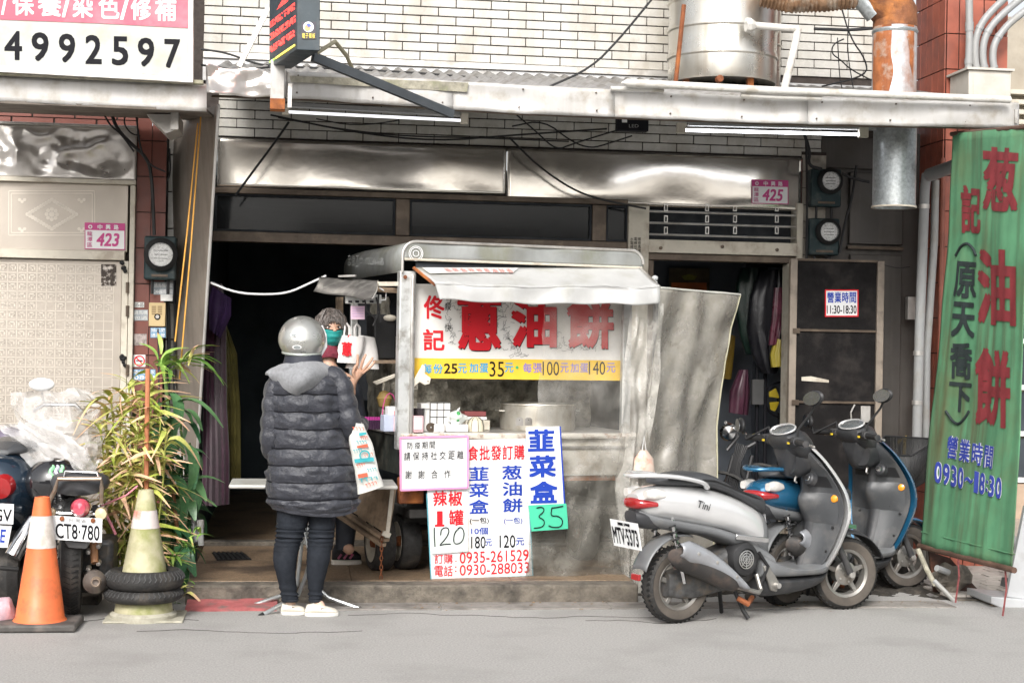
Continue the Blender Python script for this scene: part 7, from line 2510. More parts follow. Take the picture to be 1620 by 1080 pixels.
MB().loft(rg_).build('seat', m_seat, s3, ang=60)
MB().sphere(sp3(18, 700, .9), 1, 20, 12, (.13, .1, .1)).build('headlamp_cowl', M('purple_grey_gloss', (.12, .1, .14), .2, coat=.6, var=.3), s3)
MB().tube([sp3(-20, 690, .9), sp3(30, 690, .9)], .012, 8).build('handlebar', m_chrome, s3)
MB().tube([sp3(18, 715, .9), sp3(14, 770, .7)], .04, 10).build('steering_column', m_navy, s3)
# ================================================================== PEOPLE
def skin_body(name, pts, edges, mat, parent, sub=2, root=0):
    """continuous body grown on a skeleton: pts = {key: (co, (rx, ry))}"""
    keys = list(pts)
    me = bpy.data.meshes.new(name)
    inv = world_of(parent).inverted()
    me.from_pydata([tuple(inv @ Vector(pts[k][0])) for k in keys], [(keys.index(a), keys.index(b)) for a, b in edges], [])
    o = bpy.data.objects.new(name, me)
    COL.objects.link(o)
    o.parent = parent
    WM[o.name] = world_of(parent)
    sk = o.modifiers.new('skin', 'SKIN')
    sk.use_smooth_shade = True
    for i, k in enumerate(keys):
        r = pts[k][1]
        me.skin_vertices[0].data[i].radius = r if isinstance(r, tuple) else (r, r)
        me.skin_vertices[0].data[i].use_root = (i == root)
    sb = o.modifiers.new('sub', 'SUBSURF')
    sb.levels = sub
    sb.render_levels = sub
    me.materials.append(mat)
    return o
m_skin = M('skin', (.5, .3, .21), .5, var=.06, sub=.15)
m_skin2 = M('skin_pale', (.58, .4, .3), .5, var=.06, sub=.15)

# ---- customer seen from behind
CY = atz(488, 972, 0).y
cust = thing('person', 'person seen from behind in silver helmet and long dark quilted coat', 'person', (at(490, 975, CY).x, CY, 0))
def c_(x, y, d=0.0):
    return at(x, y, CY + d)
K = {
 'pelvis': (c_(496, 765), (.13, .1)), 'spine': (c_(493, 700), (.12, .09)), 'chest': (c_(488, 630), (.14, .1)), 'neck': (c_(480, 585, .02), .05), 'head': (c_(477, 540, .05), (.08, .09)), 'crown': (c_(477, 515, .05), .06),
 'hipL': (c_(466, 785), .09), 'kneeL': (c_(462, 868, .0), .062), 'calfL': (c_(457, 895, -.01), .06), 'ankL': (c_(459, 950, .0), .034), 'footL': (c_(462, 962, .06), .03),
 'hipR': (c_(508, 785), .09), 'kneeR': (c_(508, 868, .0), .062), 'calfR': (c_(505, 892, -.01), .06), 'ankR': (c_(500, 948, .0), .034), 'footR': (c_(512, 965, -.03), .03),
 'shL': (c_(435, 610), .065), 'elL': (c_(424, 690, .02), .045), 'wrL': (c_(442, 700, .26), .03), 'haL': (c_(450, 690, .33), .03),
 'shR': (c_(535, 608), .065), 'elR': (c_(556, 672, .0), .045), 'wrR': (c_(566, 672, .22), .03), 'haR': (c_(572, 668, .29), .03),
}
E_ = [('pelvis', 'spine'), ('spine', 'chest'), ('chest', 'neck'), ('neck', 'head'), ('head', 'crown'), ('pelvis', 'hipL'), ('hipL', 'kneeL'), ('kneeL', 'calfL'), ('calfL', 'ankL'), ('ankL', 'footL'),
      ('pelvis', 'hipR'), ('hipR', 'kneeR'), ('kneeR', 'calfR'), ('calfR', 'ankR'), ('ankR', 'footR'), ('chest', 'shL'), ('shL', 'elL'), ('elL', 'wrL'), ('wrL', 'haL'), ('chest', 'shR'), ('shR', 'elR'), ('elR', 'wrR'), ('wrR', 'haR')]
K = {k: (v[0], tuple(x * .85 for x in v[1]) if isinstance(v[1], tuple) else v[1] * (.6 if k[:3] in ('hip', 'kne', 'cal') else .85)) for k, v in K.items()}
skin_body('body', K, E_, m_skin2, cust)
# leggings: silhouette rings with creases
m_legg = M('leggings', (.016, .019, .025), .8, var=.25, vs=18, spec=.2, bump=.25, bs=120)
def leg(rows, nm='leggings'):
    rings = []
    rows = spl(rows, 60)
    for (y, xl, xr, dep, off) in rows:
        a, b = c_(xl, y, off), c_(xr, y, off)
        c = (a + b) / 2
        hw = (b.x - a.x) / 2
        crease = .004 * math.sin(y * .9) * math.exp(-((y - 845) / 16) ** 2) * 2 + .003 * math.sin(y * 1.3) * math.exp(-((y - 938) / 10) ** 2) * 2 + .002 * mnoise.noise(Vector((y * .11, xl, 0)))
        rings.append([c + Vector((math.cos(t) * (hw + crease), math.sin(t) * (dep + crease), crease * math.sin(t * 2 + y * .2) * .5)) for t in [k / 24 * 6.283 for k in range(24)]])
    return MB().loft(rings).build(nm, m_legg, cust, ang=80)
leg([(775, 440, 497, .1, 0), (800, 438, 497, .1, 0), (830, 437, 486, .085, 0), (850, 436, 480, .075, 0), (866, 433, 474, .07, 0), (885, 432, 470, .068, -.005), (905, 436, 468, .06, -.005), (925, 441, 469, .05, 0), (945, 445, 472, .042, 0), (951, 446, 472, .042, 0)])
leg([(775, 484, 537, .1, 0), (800, 486, 535, .1, 0), (830, 488, 530, .085, 0), (850, 487, 528, .075, 0), (866, 486, 525, .07, 0), (885, 485, 522, .068, -.005), (905, 485, 517, .06, -.005), (925, 487, 512, .05, 0), (945, 488, 510, .042, 0), (951, 488, 510, .042, 0)])
# quilted coat
m_coat = M('quilted_coat', (.026, .028, .037), .45, var=.2, vs=30, sheen=.1, bump=1.2, bs=24, dirt=((.042, .044, .054), .5, 9))
SE = [596, 622, 650, 677, 707, 733, 759, 787, 803]
def bulge(y):
    for a, b in zip(SE, SE[1:]):
        if a <= y <= b:
            return math.sqrt(max(0, math.sin((y - a) / (b - a) * math.pi)))
    return 0
rows = [(574, 452, 508, .07), (584, 436, 520, .1), (596, 427, 533, .125), (615, 424, 541, .14), (650, 425, 545, .145), (690, 426, 548, .15), (730, 424, 560, .16), (765, 423, 565, .165), (790, 423, 566, .165), (801, 424, 567, .16), (809, 428, 568, .155)]
rings = []
for (y, xl, xr, dep) in spl(rows, 120):
    b = bulge(y)
    a_, b_ = c_(xl, y), c_(xr, y)
    c = (a_ + b_) / 2
    hw = (b_.x - a_.x) / 2
    ring = []
    for k in range(56):
        t = k / 56 * 6.283
        sgn = Vector((math.cos(t), math.sin(t), 0))
        w_ = mnoise.noise(Vector((math.cos(t) * 3.5, math.sin(t) * 3.5, round(y / 27) * 2.7))) * .012
        w_ += mnoise.noise(Vector((math.cos(t) * 14, math.sin(t) * 14, y * .16))) * .007
        k_ = b * .014 - .008 + w_ * (.5 + 1.2 * b)
        z_ = mnoise.noise(Vector((math.cos(t) * 2, math.sin(t) * 2, y * .02 + 4))) * .008
        if y > 795:
            z_ += .015 * math.sin(t * 2 + 1)
        ring.append(c + Vector((math.cos(t) * (hw + k_), math.sin(t) * (dep + k_), z_)))
    rings.append(ring)
coat = MB().loft(rings, cap=True).build('coat', m_coat, cust, ang=80)
# seams: dark stitched lines
for y in SE[1:-1]:
    for (yy, xl, xr, dep) in spl(rows, 120):
        if abs(yy - y) < 1.1:
            a_, b_ = c_(xl, yy), c_(xr, yy)
            c = (a_ + b_) / 2
            hw = (b_.x - a_.x) / 2
            P = [c + Vector((math.cos(t) * (hw + .001), math.sin(t) * (dep + .001), mnoise.noise(Vector((math.cos(t) * 2, math.sin(t) * 2, yy * .02 + 4))) * .008)) for t in [k / 40 * 6.283 for k in range(40)]]
            MB().tube(P, .0035, 5, closed=True).build('seam', m_ink, coat)
            break
def sleeve(keys, nm):
    q = spl(keys, 60)
    pts, rs = [], []
    dist = 0
    prev = None
    rings = []
    ref = Vector((0, 1, 0))
    for i, (x, y, d, r) in enumerate(q):
        p = c_(x, y, d)
        if prev is not None:
            dist += (p - prev).length
        prev = p
        pts.append(p)
        bl = math.sqrt(abs(math.sin(dist / .085 * math.pi)))
        rs.append((r * .88 + .011 * bl - .006, dist))
    n = 24
    ref = None
    for i, p in enumerate(pts):
        tt = (pts[min(i + 1, len(pts) - 1)] - pts[max(i - 1, 0)]).normalized()
        if ref is None:
            ref = Vector((0, 1, 0))
        a = (ref - tt * ref.dot(tt)).normalized()
        ref = a
        b = tt.cross(a)
        rings.append([p + (a * math.cos(k / n * 6.283) + b * math.sin(k / n * 6.283)) * (rs[i][0] + mnoise.noise(Vector((math.cos(k / n * 6.283) * 2, math.sin(k / n * 6.283) * 2, rs[i][1] * 14))) * .008) for k in range(n)])
    return MB().loft(rings).build(nm, m_coat, cust, ang=80)
sleeve([(458, 590, .0, .06), (442, 606, -.01, .075), (434, 640, -.015, .072), (430, 680, -.015, .068), (430, 705, 0, .066), (436, 715, .08, .062), (440, 708, .2, .055), (446, 700, .27, .048)], 'sleeve')
sleeve([(515, 590, .0, .06), (534, 604, -.01, .075), (544, 632, -.02, .074), (551, 662, -.03, .073), (556, 678, -.01, .07), (562, 680, .08, .06), (568, 674, .18, .05), (572, 670, .24, .045)], 'sleeve')
# hood lying on the back
m_hood = M('heather_grey', (.2, .205, .215), .85, var=.2, vs=60, sheen=.3)
def hood(u, v):
    a = (u - .5) * 2
    top = (477 + a * 42, 571 + 4 * a * a + (6 if a > 0 else 8) * abs(a))
    bot = (470 + a * (50 if a < 0 else 54), 622 - 32 * abs(a) ** 1.3)
    x = top[0] + (bot[0] - top[0]) * v
    y = top[1] + (bot[1] - top[1]) * v
    d = -.115 - .06 * math.sin(v * math.pi) * (1 - a * a * .8) + .16 * a * a * (1 - v * .6)
    p = c_(x, y, d)
    return p + Vector((wob(p, 7, .012), wob(p, 9, .05), wob(p, 6, .014)))
MB().grid(hood, 50, 26).build('hood', m_hood, cust, solid=.03, subd=1, ang=80)
# collar behind the neck
rings = []
for (y, w, dep) in ((592, .13, .11), (580, .122, .11), (570, .108, .105), (561, .1, .1)):
    c = c_(480, y, .02)
    rings.append([c + Vector((w * math.cos(t), dep * math.sin(t), 0)) for t in [k / 24 * 6.283 for k in range(24)]])
MB().loft(rings).build('collar', M('navy_collar', (.02, .023, .035), .6, var=.2), cust)
# helmet
m_helm = M('helmet_silver', (.52, .52, .49), .3, .75, var=.04, coat=.3)
hc = c_(478, 537, .04)
S_ = 2500 / 8.9
def helm(u, v):
    th = u * 6.283
    ph = v * 2.15
    r = .132
    zc = math.cos(ph) * r * 1.0
    rr = math.sin(ph) * r
    if v > .8:
        rr *= 1 - (v - .8) * .25
    return hc + Vector((math.cos(th) * rr, math.sin(th) * rr * 1.12, zc + (.012 * math.sin(th) if v > .6 else 0)))
rgs = [[helm(k / 32, v / 24) for k in range(32)] for v in range(1, 25)]
mb = MB().loft(rgs, cap=True)
hel = mb.build('helmet', m_helm, cust, ang=70)
MB().tube([helm(k / 32, 1.0) for k in range(32)], .008, 8, closed=True).build('helmet_rim', M('helmet_rim', (.4, .43, .4), .4, .3), hel)
# ear guard and visor edge at the right
MB().tube([c_(509, 515, .04), c_(513, 530, .04), c_(514, 548, .03), c_(508, 562, .02)], [.006, .014, .014, .006], 10).build('visor_edge', m_whpr, hel)
for (x, y, w) in ((465, 530, .02), (470, 549, .026)):
    p = c_(x, y)
    # put the sticker on the shell
    r = (p - CP).normalized()
    oc = CP - hc
    bq_ = r.dot(oc)
    cq_ = oc.dot(oc) - .149 ** 2
    dd = bq_ * bq_ - cq_
    tt = -bq_ - math.sqrt(max(dd, 0))
    hit = CP + r * tt
    nrm = (hit - hc).normalized()
    e = nrm.cross(ZV).normalized()
    up_ = e.cross(nrm)
    for sc_, mt in ((1.0, m_whpr), (.75, M('sticker_grey', (.25, .27, .27), .5))):
        n = 20
        MB().prism([hit + nrm * (.002 if sc_ == 1 else .0035) + e * w * sc_ * math.cos(k / n * 6.283) + up_ * w * .5 * sc_ * math.sin(k / n * 6.283) for k in range(n)], nrm * .001).build('helmet_sticker', mt, hel)
# slip-on shoes
m_shoe = M('cream_canvas', (.62, .58, .5), .7, var=.1, bump=.3, bs=80)
for (x0, x1, yb, yt, d) in ((444, 484, 976, 957, .02), (482, 535, 978, 958, -.03)):
    ga = c_(x0, yb, d)
    gb = c_(x1, yb, d)
    ln = gb.x - ga.x
    rg = []
    z0_ = 0.012
    for (u, h, w) in ((0, .02, .02), (.06, .05, .035), (.25, .058, .04), (.45, .05, .042), (.7, .038, .045), (.9, .028, .035), (1, .012, .015)):
        cx = ga.x + ln * u
        yc = CY + d
        rg.append([Vector((cx, yc + w * math.cos(t), z0_ + h / 2 + h / 2 * math.sin(t))) for t in [k / 16 * 6.283 for k in range(16)]])
    MB().loft(rg).build('shoe', m_shoe, cust, ang=70)
    rg2 = [[Vector((p.x, p.y, .001 + (0 if k_ < 8 else .016))) for k_, p in enumerate(r_)] for r_ in rg]
    outl = [Vector((ga.x + ln * u, CY + d - w * 1.08, 0)) for u, h, w in ((0, 0, .02), (.06, 0, .035), (.25, 0, .04), (.45, 0, .042), (.7, 0, .045), (.9, 0, .035), (1.01, 0, .015))]
    outl += [Vector((p.x, 2 * (CY + d) - p.y, 0)) for p in outl[::-1]]
    MB().prism(outl, (0, 0, .02)).build('sole', M('white_sole', (.65, .64, .6), .6, var=.1), cust, bevel=.004)
    xo = ga.x + ln * .55
    MB().box((xo, CY + d - .035, .045), (.03, .004, .006), R(20)).build('shoe_tab', m_bronze, cust)
# small colourful shopping bag on the arm
bgt = thing('shopping_bag', 'thin plastic shopping bag printed in teal and red hanging from the customer\'s arm', 'bag', c_(580, 782, -.05))
def cb(x, y, d=-.06):
    return c_(x, y, d)
Lb = [(557, 668), (552, 690), (556, 720), (562, 750), (566, 782)]
Rb = [(575, 670), (586, 695), (594, 720), (601, 750), (608, 768)]
rings = []
for a, b in zip(spl(Lb, 16), spl(Rb, 16)):
    A_, B_ = cb(*a), cb(*b)
    ring = []
    for j in range(20):
        t = j / 20 * 6.283
        p = A_.lerp(B_, .5 - .5 * math.cos(t)) + Vector((0, -.03 * math.sin(t), 0))
        ring.append(p + Vector((wob(p, 15, .006), wob(p, 12, .015), 0)))
    rings.append(ring)
MB().loft(rings).build('sack', M('bag_cream', (.6, .6, .56), .4, var=.1, bump=.3, bs=20), bgt, ang=70)
m_tealp = M('teal_print', (.03, .32, .36), .5, var=.1)
random.seed(9)
wl2 = ['FRESH', 'HOUSE', 'YUMMY', 'DAILY']
def bagpt(u, v):
    a = spl(Lb, 40)[min(40, int(v * 40))]
    b = spl(Rb, 40)[min(40, int(v * 40))]
    return cb(a[0] + (b[0] - a[0]) * u, a[1] + (b[1] - a[1]) * u, -.105)
for i in range(13):
    v0 = .12 + i * .064
    u0, u1 = random.choice(((.1, .5), (.3, .8), (.5, .92), (.08, .9)))
    mt = m_tealp if i % 2 else M('red_orange_print', (.62, .1, .05), .5, var=.1)
    a, b, c, d = bagpt(u0, v0), bagpt(u1, v0 - .03), bagpt(u1, v0 + .015), bagpt(u0, v0 + .045)
    if i % 3 == 1:
        MB().prism([a, b, c, d], (0, -.001, 0)).build('print_block', mt, bgt)
    else:
        for k in range(4):
            qa, qb = a.lerp(b, k / 4 + .03), a.lerp(b, k / 4 + .2)
            qc, qd = d.lerp(c, k / 4 + .2), d.lerp(c, k / 4 + .03)
            MB().prism([qa, qb, qb.lerp(qc, .25), qa.lerp(qd, .25)], (0, -.001, 0)).build('print_stroke', mt, bgt, smooth=False)
            MB().prism([qb.lerp(qa, .3), qb, qc, qc.lerp(qd, .3)], (0, -.0012, 0)).build('print_stroke', mt, bgt, smooth=False)
p = bagpt(.55, .5)
MB().lathe([(.03, 0), (.03, .002), (.022, .002), (.022, 0)], p + Vector((0, -.004, 0)), (0, 1, 0), 20).build('print_ring', m_tealp, bgt)
MB().tube([c_(560, 672, -.04), c_(560, 655, .05), c_(568, 664, .12), c_(574, 674, -.03)], .006, 6).build('handle', m_whpr, bgt)

# ---- vendor
VY = 9.85
ven = thing('person', 'grey haired person in teal face mask and dark jacket raising a hand behind the customer', 'person', (at(545, 880, VY).x, VY, ZP))
def v_(x, y, d=0.0):
    return at(x, y, VY + d)
K = {
 'pelvis': (v_(538, 700), (.12, .1)), 'spine': (v_(535, 660), (.12, .09)), 'chest': (v_(525, 612), (.13, .1)), 'neck': (v_(518, 568), .045), 'head': (v_(522, 535), (.06, .065)), 'crown': (v_(522, 512), .05),
 'hipL': (v_(520, 720), .085), 'kneeL': (v_(515, 795), .06), 'ankL': (v_(512, 862), .04), 'hipR': (v_(556, 720), .085), 'kneeR': (v_(554, 795), .06), 'ankR': (v_(545, 862), .04), 'footR': (v_(556, 872, -.08), .035),
 'shL': (v_(488, 608), .06), 'elL': (v_(480, 670), .045), 'wrL': (v_(500, 700, -.15), .03),
 'shR': (v_(553, 606), .06), 'elR': (v_(548, 652, -.08), .045), 'wrR': (v_(557, 610, -.2), .03),
}
E_ = [('pelvis', 'spine'), ('spine', 'chest'), ('chest', 'neck'), ('neck', 'head'), ('head', 'crown'), ('pelvis', 'hipL'), ('hipL', 'kneeL'), ('kneeL', 'ankL'), ('pelvis', 'hipR'), ('hipR', 'kneeR'), ('kneeR', 'ankR'), ('ankR', 'footR'),
      ('chest', 'shL'), ('shL', 'elL'), ('elL', 'wrL'), ('chest', 'shR'), ('shR', 'elR'), ('elR', 'wrR')]
K = {k: (v[0], tuple(x * .95 for x in v[1]) if isinstance(v[1], tuple) else v[1] * .95) for k, v in K.items()}
skin_body('body', K, E_, m_skin, ven)
hd = v_(522, 521, -.0)
# head shape turned to the right of the picture
rot = Matrix.Rotation(R(14), 3, 'Z')
mbh = MB()
rgs = []
for i in range(1, 20):
    ph = i / 20 * math.pi
    z = math.cos(ph)
    r = math.sin(ph)
    ring = []
    for k in range(24):
        t = k / 24 * 6.283
        x = r * math.cos(t) * (.078 if z > -.2 else .078 - .028 * min(1, (-.2 - z) / .8))
        y = r * math.sin(t) * .095
        if math.sin(t) < 0 and z < -.1:
            y *= .98
        ring.append(hd + rot @ Vector((x, y, z * .115)))
    rgs.append(ring)
head = mbh.loft(rgs).build('head', m_skin, ven, ang=80)
def fpt(x, z, out=0.0):
    """point on the face front at local x, z"""
    r = math.sqrt(max(0, 1 - (z / .115) ** 2))
    w = .078 * r
    y = -.095 * r * math.sqrt(max(0, 1 - min(1, (x / w) ** 2))) - out
    return hd + rot @ Vector((x, y, z))
for s in (-1, 1):
    e = fpt(s * .031, .012, -.004)
    MB().sphere(e, .011, 12, 8, (1.25, .6, .6)).build('eye', M('eye_white', (.7, .67, .64), .2, var=0), head)
    MB().sphere(fpt(s * .031, .012, .003), .0055, 10, 6, (1, .5, 1)).build('iris', m_ink, head)
    MB().tube([fpt(s * .018, .018, .002), fpt(s * .031, .021, .003), fpt(s * .045, .016, .001)], .0028, 5).build('eyelid', m_bronze, head)
    MB().tube([fpt(s * .015, .033, .001), fpt(s * .03, .039, .001), fpt(s * .048, .034, .0)], .0035, 5).build('eyebrow', M('brow', (.08, .06, .05), .8), head)
    MB().sphere(hd + rot @ Vector((s * .08, .005, -.005)), .018, 10, 8, (.4, .8, 1.3)).build('ear', m_skin, head)
MB().tube([fpt(0, .02, .0), fpt(0, .0, .012), fpt(0, -.014, .02)], [.007, .009, .013], 8).build('nose', m_skin, head)
# mask
def mask(u, v):
    a = (u - .5) * 2
    x = a * .066 * (1 - .12 * v)
    z = .0 - v * .095 + .012 * abs(a) * (1 - 2 * v) - .008
    return fpt(x, z, .008 + .018 * (1 - a * a) * math.sin(min(1, v + .25) * 2.4) + .0025 * math.sin(v * 20))
MB().grid(mask, 24, 16).build('face_mask', M('teal_mask', (.01, .24, .22), .7, var=.1), ven, solid=.003, ang=80)
MB().tube([mask(k / 12, 0) for k in range(13)], .004, 6).build('mask_edge', m_ink, ven)
for s in (0, 1):
    MB().tube([mask(s, .1), hd + rot @ Vector(((s * 2 - 1) * .085, 0, .0)), mask(s, .9)], .002, 4).build('ear_loop', m_ink, ven)
# hair: strands over a cap
m_hair = M('grey_brown_hair', (.07, .058, .052), .6, var=.45, vs=55)
cap = []
for i in range(1, 13):
    ph = i / 20 * math.pi
    z, r = math.cos(ph), math.sin(ph)
    ring = []
    for k in range(28):
        t = k / 28 * 6.283
        front = max(0, -math.sin(t))
        zz = z
        if z < .45:
            zz = z + (front ** 2) * (.72 - z) * 1.0
            r_ = math.sqrt(max(.01, 1 - zz * zz))
        else:
            r_ = r
        ring.append(hd + rot @ Vector((r_ * math.cos(t) * .088, r_ * math.sin(t) * .106, zz * .127 + .002)))
    cap.append(ring)
hr = MB().loft(cap, cap=True).build('hair', m_hair, ven, ang=80)
random.seed(31)
stn = MB()
for k in range(900):
    t = random.uniform(0, 6.283)
    ph0 = random.uniform(.05, .9)
    front = max(0, -math.sin(t))
    ph1 = ph0 + random.uniform(.7, 1.5)
    lim = 2.25 - 1.1 * front ** 1.2
    ph1 = min(ph1, lim + random.uniform(-.22, .14))
    pts = []
    for q in range(5):
        ph = ph0 + (ph1 - ph0) * q / 4
        tt = t + .12 * math.sin(q + k)
        sw_ = max(math.sin(ph), .92 if ph > 1.2 else 0)
        pts.append(hd + rot @ Vector((sw_ * math.cos(tt) * (.091 + .004 * math.sin(k)), sw_ * math.sin(tt) * .109, math.cos(ph) * .13 + .002)))
    stn.tube(pts, [.0026, .0034, .003, .0024, .0008], 4)
for s in (-1, 1):
    for k in range(26):
        ax_ = .074 + .02 * random.random()
        y0_ = random.uniform(-.06, .06)
        stn.tube([hd + rot @ Vector((s * (.02 + .03 * random.random()), y0_ * .6 - .03, .122)), hd + rot @ Vector((s * ax_ * .9, y0_ - .02, .075)), hd + rot @ Vector((s * (ax_ + .006), y0_ - .015, .01)), hd + rot @ Vector((s * (ax_ - .004 + random.uniform(-.01, .01)), y0_ - .02, -.05 - .04 * random.random()))], [.003, .005, .0045, .001], 5)
stuff(stn.build('hair_strands', M('hair_strand', (.095, .08, .072), .5, var=.85, vs=60), ven))
# scarf and jacket
m_dj = M('dark_jacket', (.02, .024, .034), .65, var=.3, vs=9, bump=.3, bs=25)
rings = []
for (y, w, dep, ox) in ((585, .05, .05, 518), (590, .1, .085, 520), (600, .17, .115, 522), (620, .19, .13, 525), (660, .185, .13, 532), (700, .18, .13, 537), (740, .185, .13, 538)):
    c = v_(ox, y)
    rings.append([c + Vector((w * math.cos(t) * (1 + .04 * mnoise.noise(Vector((math.cos(t) * 3, math.sin(t) * 3, y * .05)))), dep * math.sin(t), 0)) for t in [k / 28 * 6.283 for k in range(28)]])
MB().loft(rings).build('jacket', m_dj, ven, ang=70)
rings = []
for (z, w, dep) in ((-.1, .062, .066), (-.125, .07, .075), (-.15, .085, .085), (-.175, .08, .08)):
    rings.append([hd + Vector((w * math.cos(t), dep * math.sin(t), z + .006 * math.sin(t * 3))) for t in [k / 24 * 6.283 for k in range(24)]])
MB().loft(rings).build('scarf', M('maroon_scarf', (.14, .015, .03), .85, var=.4, vs=30, bump=.5, bs=60), ven, ang=70)
MB().tube([v_(488, 605), v_(478, 640), v_(480, 680, -.05), v_(498, 702, -.13)], [.07, .065, .055, .045], 16).build('sleeve', m_dj, ven)
MB().tube([v_(550, 604), v_(551, 635, -.05), v_(548, 655, -.1), v_(549, 640, -.14)], [.07, .062, .058, .05], 16).build('sleeve', m_dj, ven)
# trousers
for (xa_, xb_) in ((520, 512), (556, 545)):
    MB().tube([v_(xa_, 715), v_((xa_ + xb_) / 2, 790), v_(xb_, 868)], [.1, .075, .055], 18).build('trouser_leg', m_dj, ven)
# forearm and open hand as one skinned surface
wr_, el_ = v_(553, 606, -.2), v_(548, 650, -.12)
K = {'el': (el_, .036), 'fa': (el_.lerp(wr_, .5), .034), 'wr': (v_(560, 600, -.21), .024), 'pa': (v_(566, 592, -.22), (.03, .018)), 'pb': (v_(571, 583, -.225), (.034, .016))}
E_ = [('el', 'fa'), ('fa', 'wr'), ('wr', 'pa'), ('pa', 'pb')]
skin_body('forearm', K, E_, m_skin, ven)
def finger(pts, r, nm='finger'):
    P = [v_(*p) for p in pts]
    q = spl([tuple(p) for p in P], 10)
    n = len(q)
    MB().tube(q, [r * (1 - .3 * (i / n)) * (1 if i < n - 1 else .5) * (1.08 if i in (4, 7) else 1) for i in range(n)], 10).build(nm, m_skin, ven, ang=80)
finger([(563, 592, -.22), (565, 578, -.235), (566, 568, -.24), (566, 560, -.24)], .0095)
finger([(569, 588, -.22), (573, 574, -.235), (576, 566, -.24), (579, 560, -.238)], .010)
finger([(572, 588, -.22), (581, 578, -.235), (586, 571, -.24), (590, 565, -.236)], .0098)
finger([(574, 590, -.22), (583, 583, -.235), (589, 577, -.238), (593, 571, -.232)], .0085)
finger([(562, 600, -.22), (559, 590, -.24), (561, 582, -.25), (564, 577, -.25)], .0105, 'thumb')
# sneaker with pink laces
for (x0, x1, yb, d, nm) in ((525, 571, 892, -.25, 'shoe'), (486, 505, 888, -.2, 'shoe')):
    a_, b_ = v_(x0, yb, d), v_(x1, yb - 3, d)
    g = atz(x0, yb, ZP)
    a_ = Vector((atz(x0, yb, ZP).x, g.y, ZP))
    b_ = Vector((atz(x1, yb, ZP).x, g.y + .01, ZP))
    ln = b_ - a_
    rg = []
    for (u, h, w) in ((0, .06, .03), (.08, .1, .042), (.35, .105, .045), (.6, .08, .048), (.85, .055, .045), (1, .03, .02)):
        c = a_ + ln * u
        rg.append([c + Vector((0, w * math.cos(t), .025 + h / 2 + h / 2 * math.sin(t))) for t in [k / 16 * 6.283 for k in range(16)]])
    sh = MB().loft(rg).build(nm, M('black_mesh_shoe', (.025, .025, .028), .7, var=.3, vs=40), ven, ang=70)
    ol2 = [a_ + ln * u + Vector((0, -w, .0)) for u, w in ((-.02, .03), (.08, .045), (.35, .048), (.6, .052), (.85, .048), (1.03, .02))]
    ol2 += [Vector((p.x, 2 * a_.y - p.y, p.z)) for p in ol2[::-1]]
    MB().prism(ol2, (0, 0, .03)).build('sole', M('shoe_sole_white', (.62, .58, .52), .6, var=.1), sh, bevel=.005)
    for k in range(5):
        c = a_ + ln * (.38 + k * .07) + Vector((0, -.03, .12 - k * .009))
        MB().tube([c + Vector((0, -.022, -.02)), c, c + Vector((.012, .03, .008))], .005, 5).build('lace', M('pink_lace', (.7, .05, .25), .6, var=0), sh)
    for k in range(3):
        c = a_ + ln * (.2 + k * .2)
        MB().bar(c + Vector((0, -.047, .04)), c + ln * .12 + Vector((0, -.046, .07)), .003, .014).build('side_stripe', M('pink_stripe', (.5, .15, .25), .6), sh)

# ================================================================== PLANTS, CONES, TYRES
def leaf_mat(name, c1, c2, tip, rough=.45, tipc=(.42, .22, .1)):
    m = bpy.data.materials.new(name)
    m.use_nodes = True
    nt = m.node_tree
    b = nt.nodes['Principled BSDF']
    N, L = nt.nodes.new, nt.links.new
    tc = N('ShaderNodeTexCoord')
    sx = N('ShaderNodeSeparateXYZ')
    L(tc.outputs['Object'], sx.inputs[0])
    oi = N('ShaderNodeObjectInfo')
    nz = N('ShaderNodeTexNoise')
    nz.inputs['Scale'].default_value = 14
    L(tc.outputs['Object'], nz.inputs['Vector'])
    ad = N('ShaderNodeMath')
    ad.operation = 'ADD'
    L(nz.outputs['Fac'], ad.inputs[0])
    L(oi.outputs['Random'], ad.inputs[1])
    mr = N('ShaderNodeMapRange')
    mr.inputs['From Min'].default_value = .5
    mr.inputs['From Max'].default_value = 1.4
    L(ad.outputs[0], mr.inputs['Value'])
    mx = N('ShaderNodeMix')
    mx.data_type = 'RGBA'
    mx.inputs[6].default_value = (*c1, 1)
    mx.inputs[7].default_value = (*c2, 1)
    L(mr.outputs[0], mx.inputs[0])
    # dead tip: x runs 0..1 along the leaf
    ad2 = N('ShaderNodeMath')
    ad2.operation = 'MULTIPLY_ADD'
    ad2.inputs[1].default_value = .45
    L(nz.outputs['Fac'], ad2.inputs[0])
    L(sx.outputs['X'], ad2.inputs[2])
    rr_ = N('ShaderNodeMath')
    rr_.operation = 'MULTIPLY_ADD'
    rr_.inputs[1].default_value = .5
    L(oi.outputs['Random'], rr_.inputs[0])
    L(ad2.outputs[0], rr_.inputs[2])
    mr2 = N('ShaderNodeMapRange')
    mr2.inputs['From Min'].default_value = tip
    mr2.inputs['From Max'].default_value = tip + .15
    L(rr_.outputs[0], mr2.inputs['Value'])
    mx2 = N('ShaderNodeMix')
    mx2.data_type = 'RGBA'
    L(mx.outputs[2], mx2.inputs[6])
    mx2.inputs[7].default_value = (*tipc, 1)
    L(mr2.outputs[0], mx2.inputs[0])
    L(mx2.outputs[2], b.inputs['Base Color'])
    b.inputs['Roughness'].default_value = rough
    b.inputs['Subsurface Weight'].default_value = 0
    return m
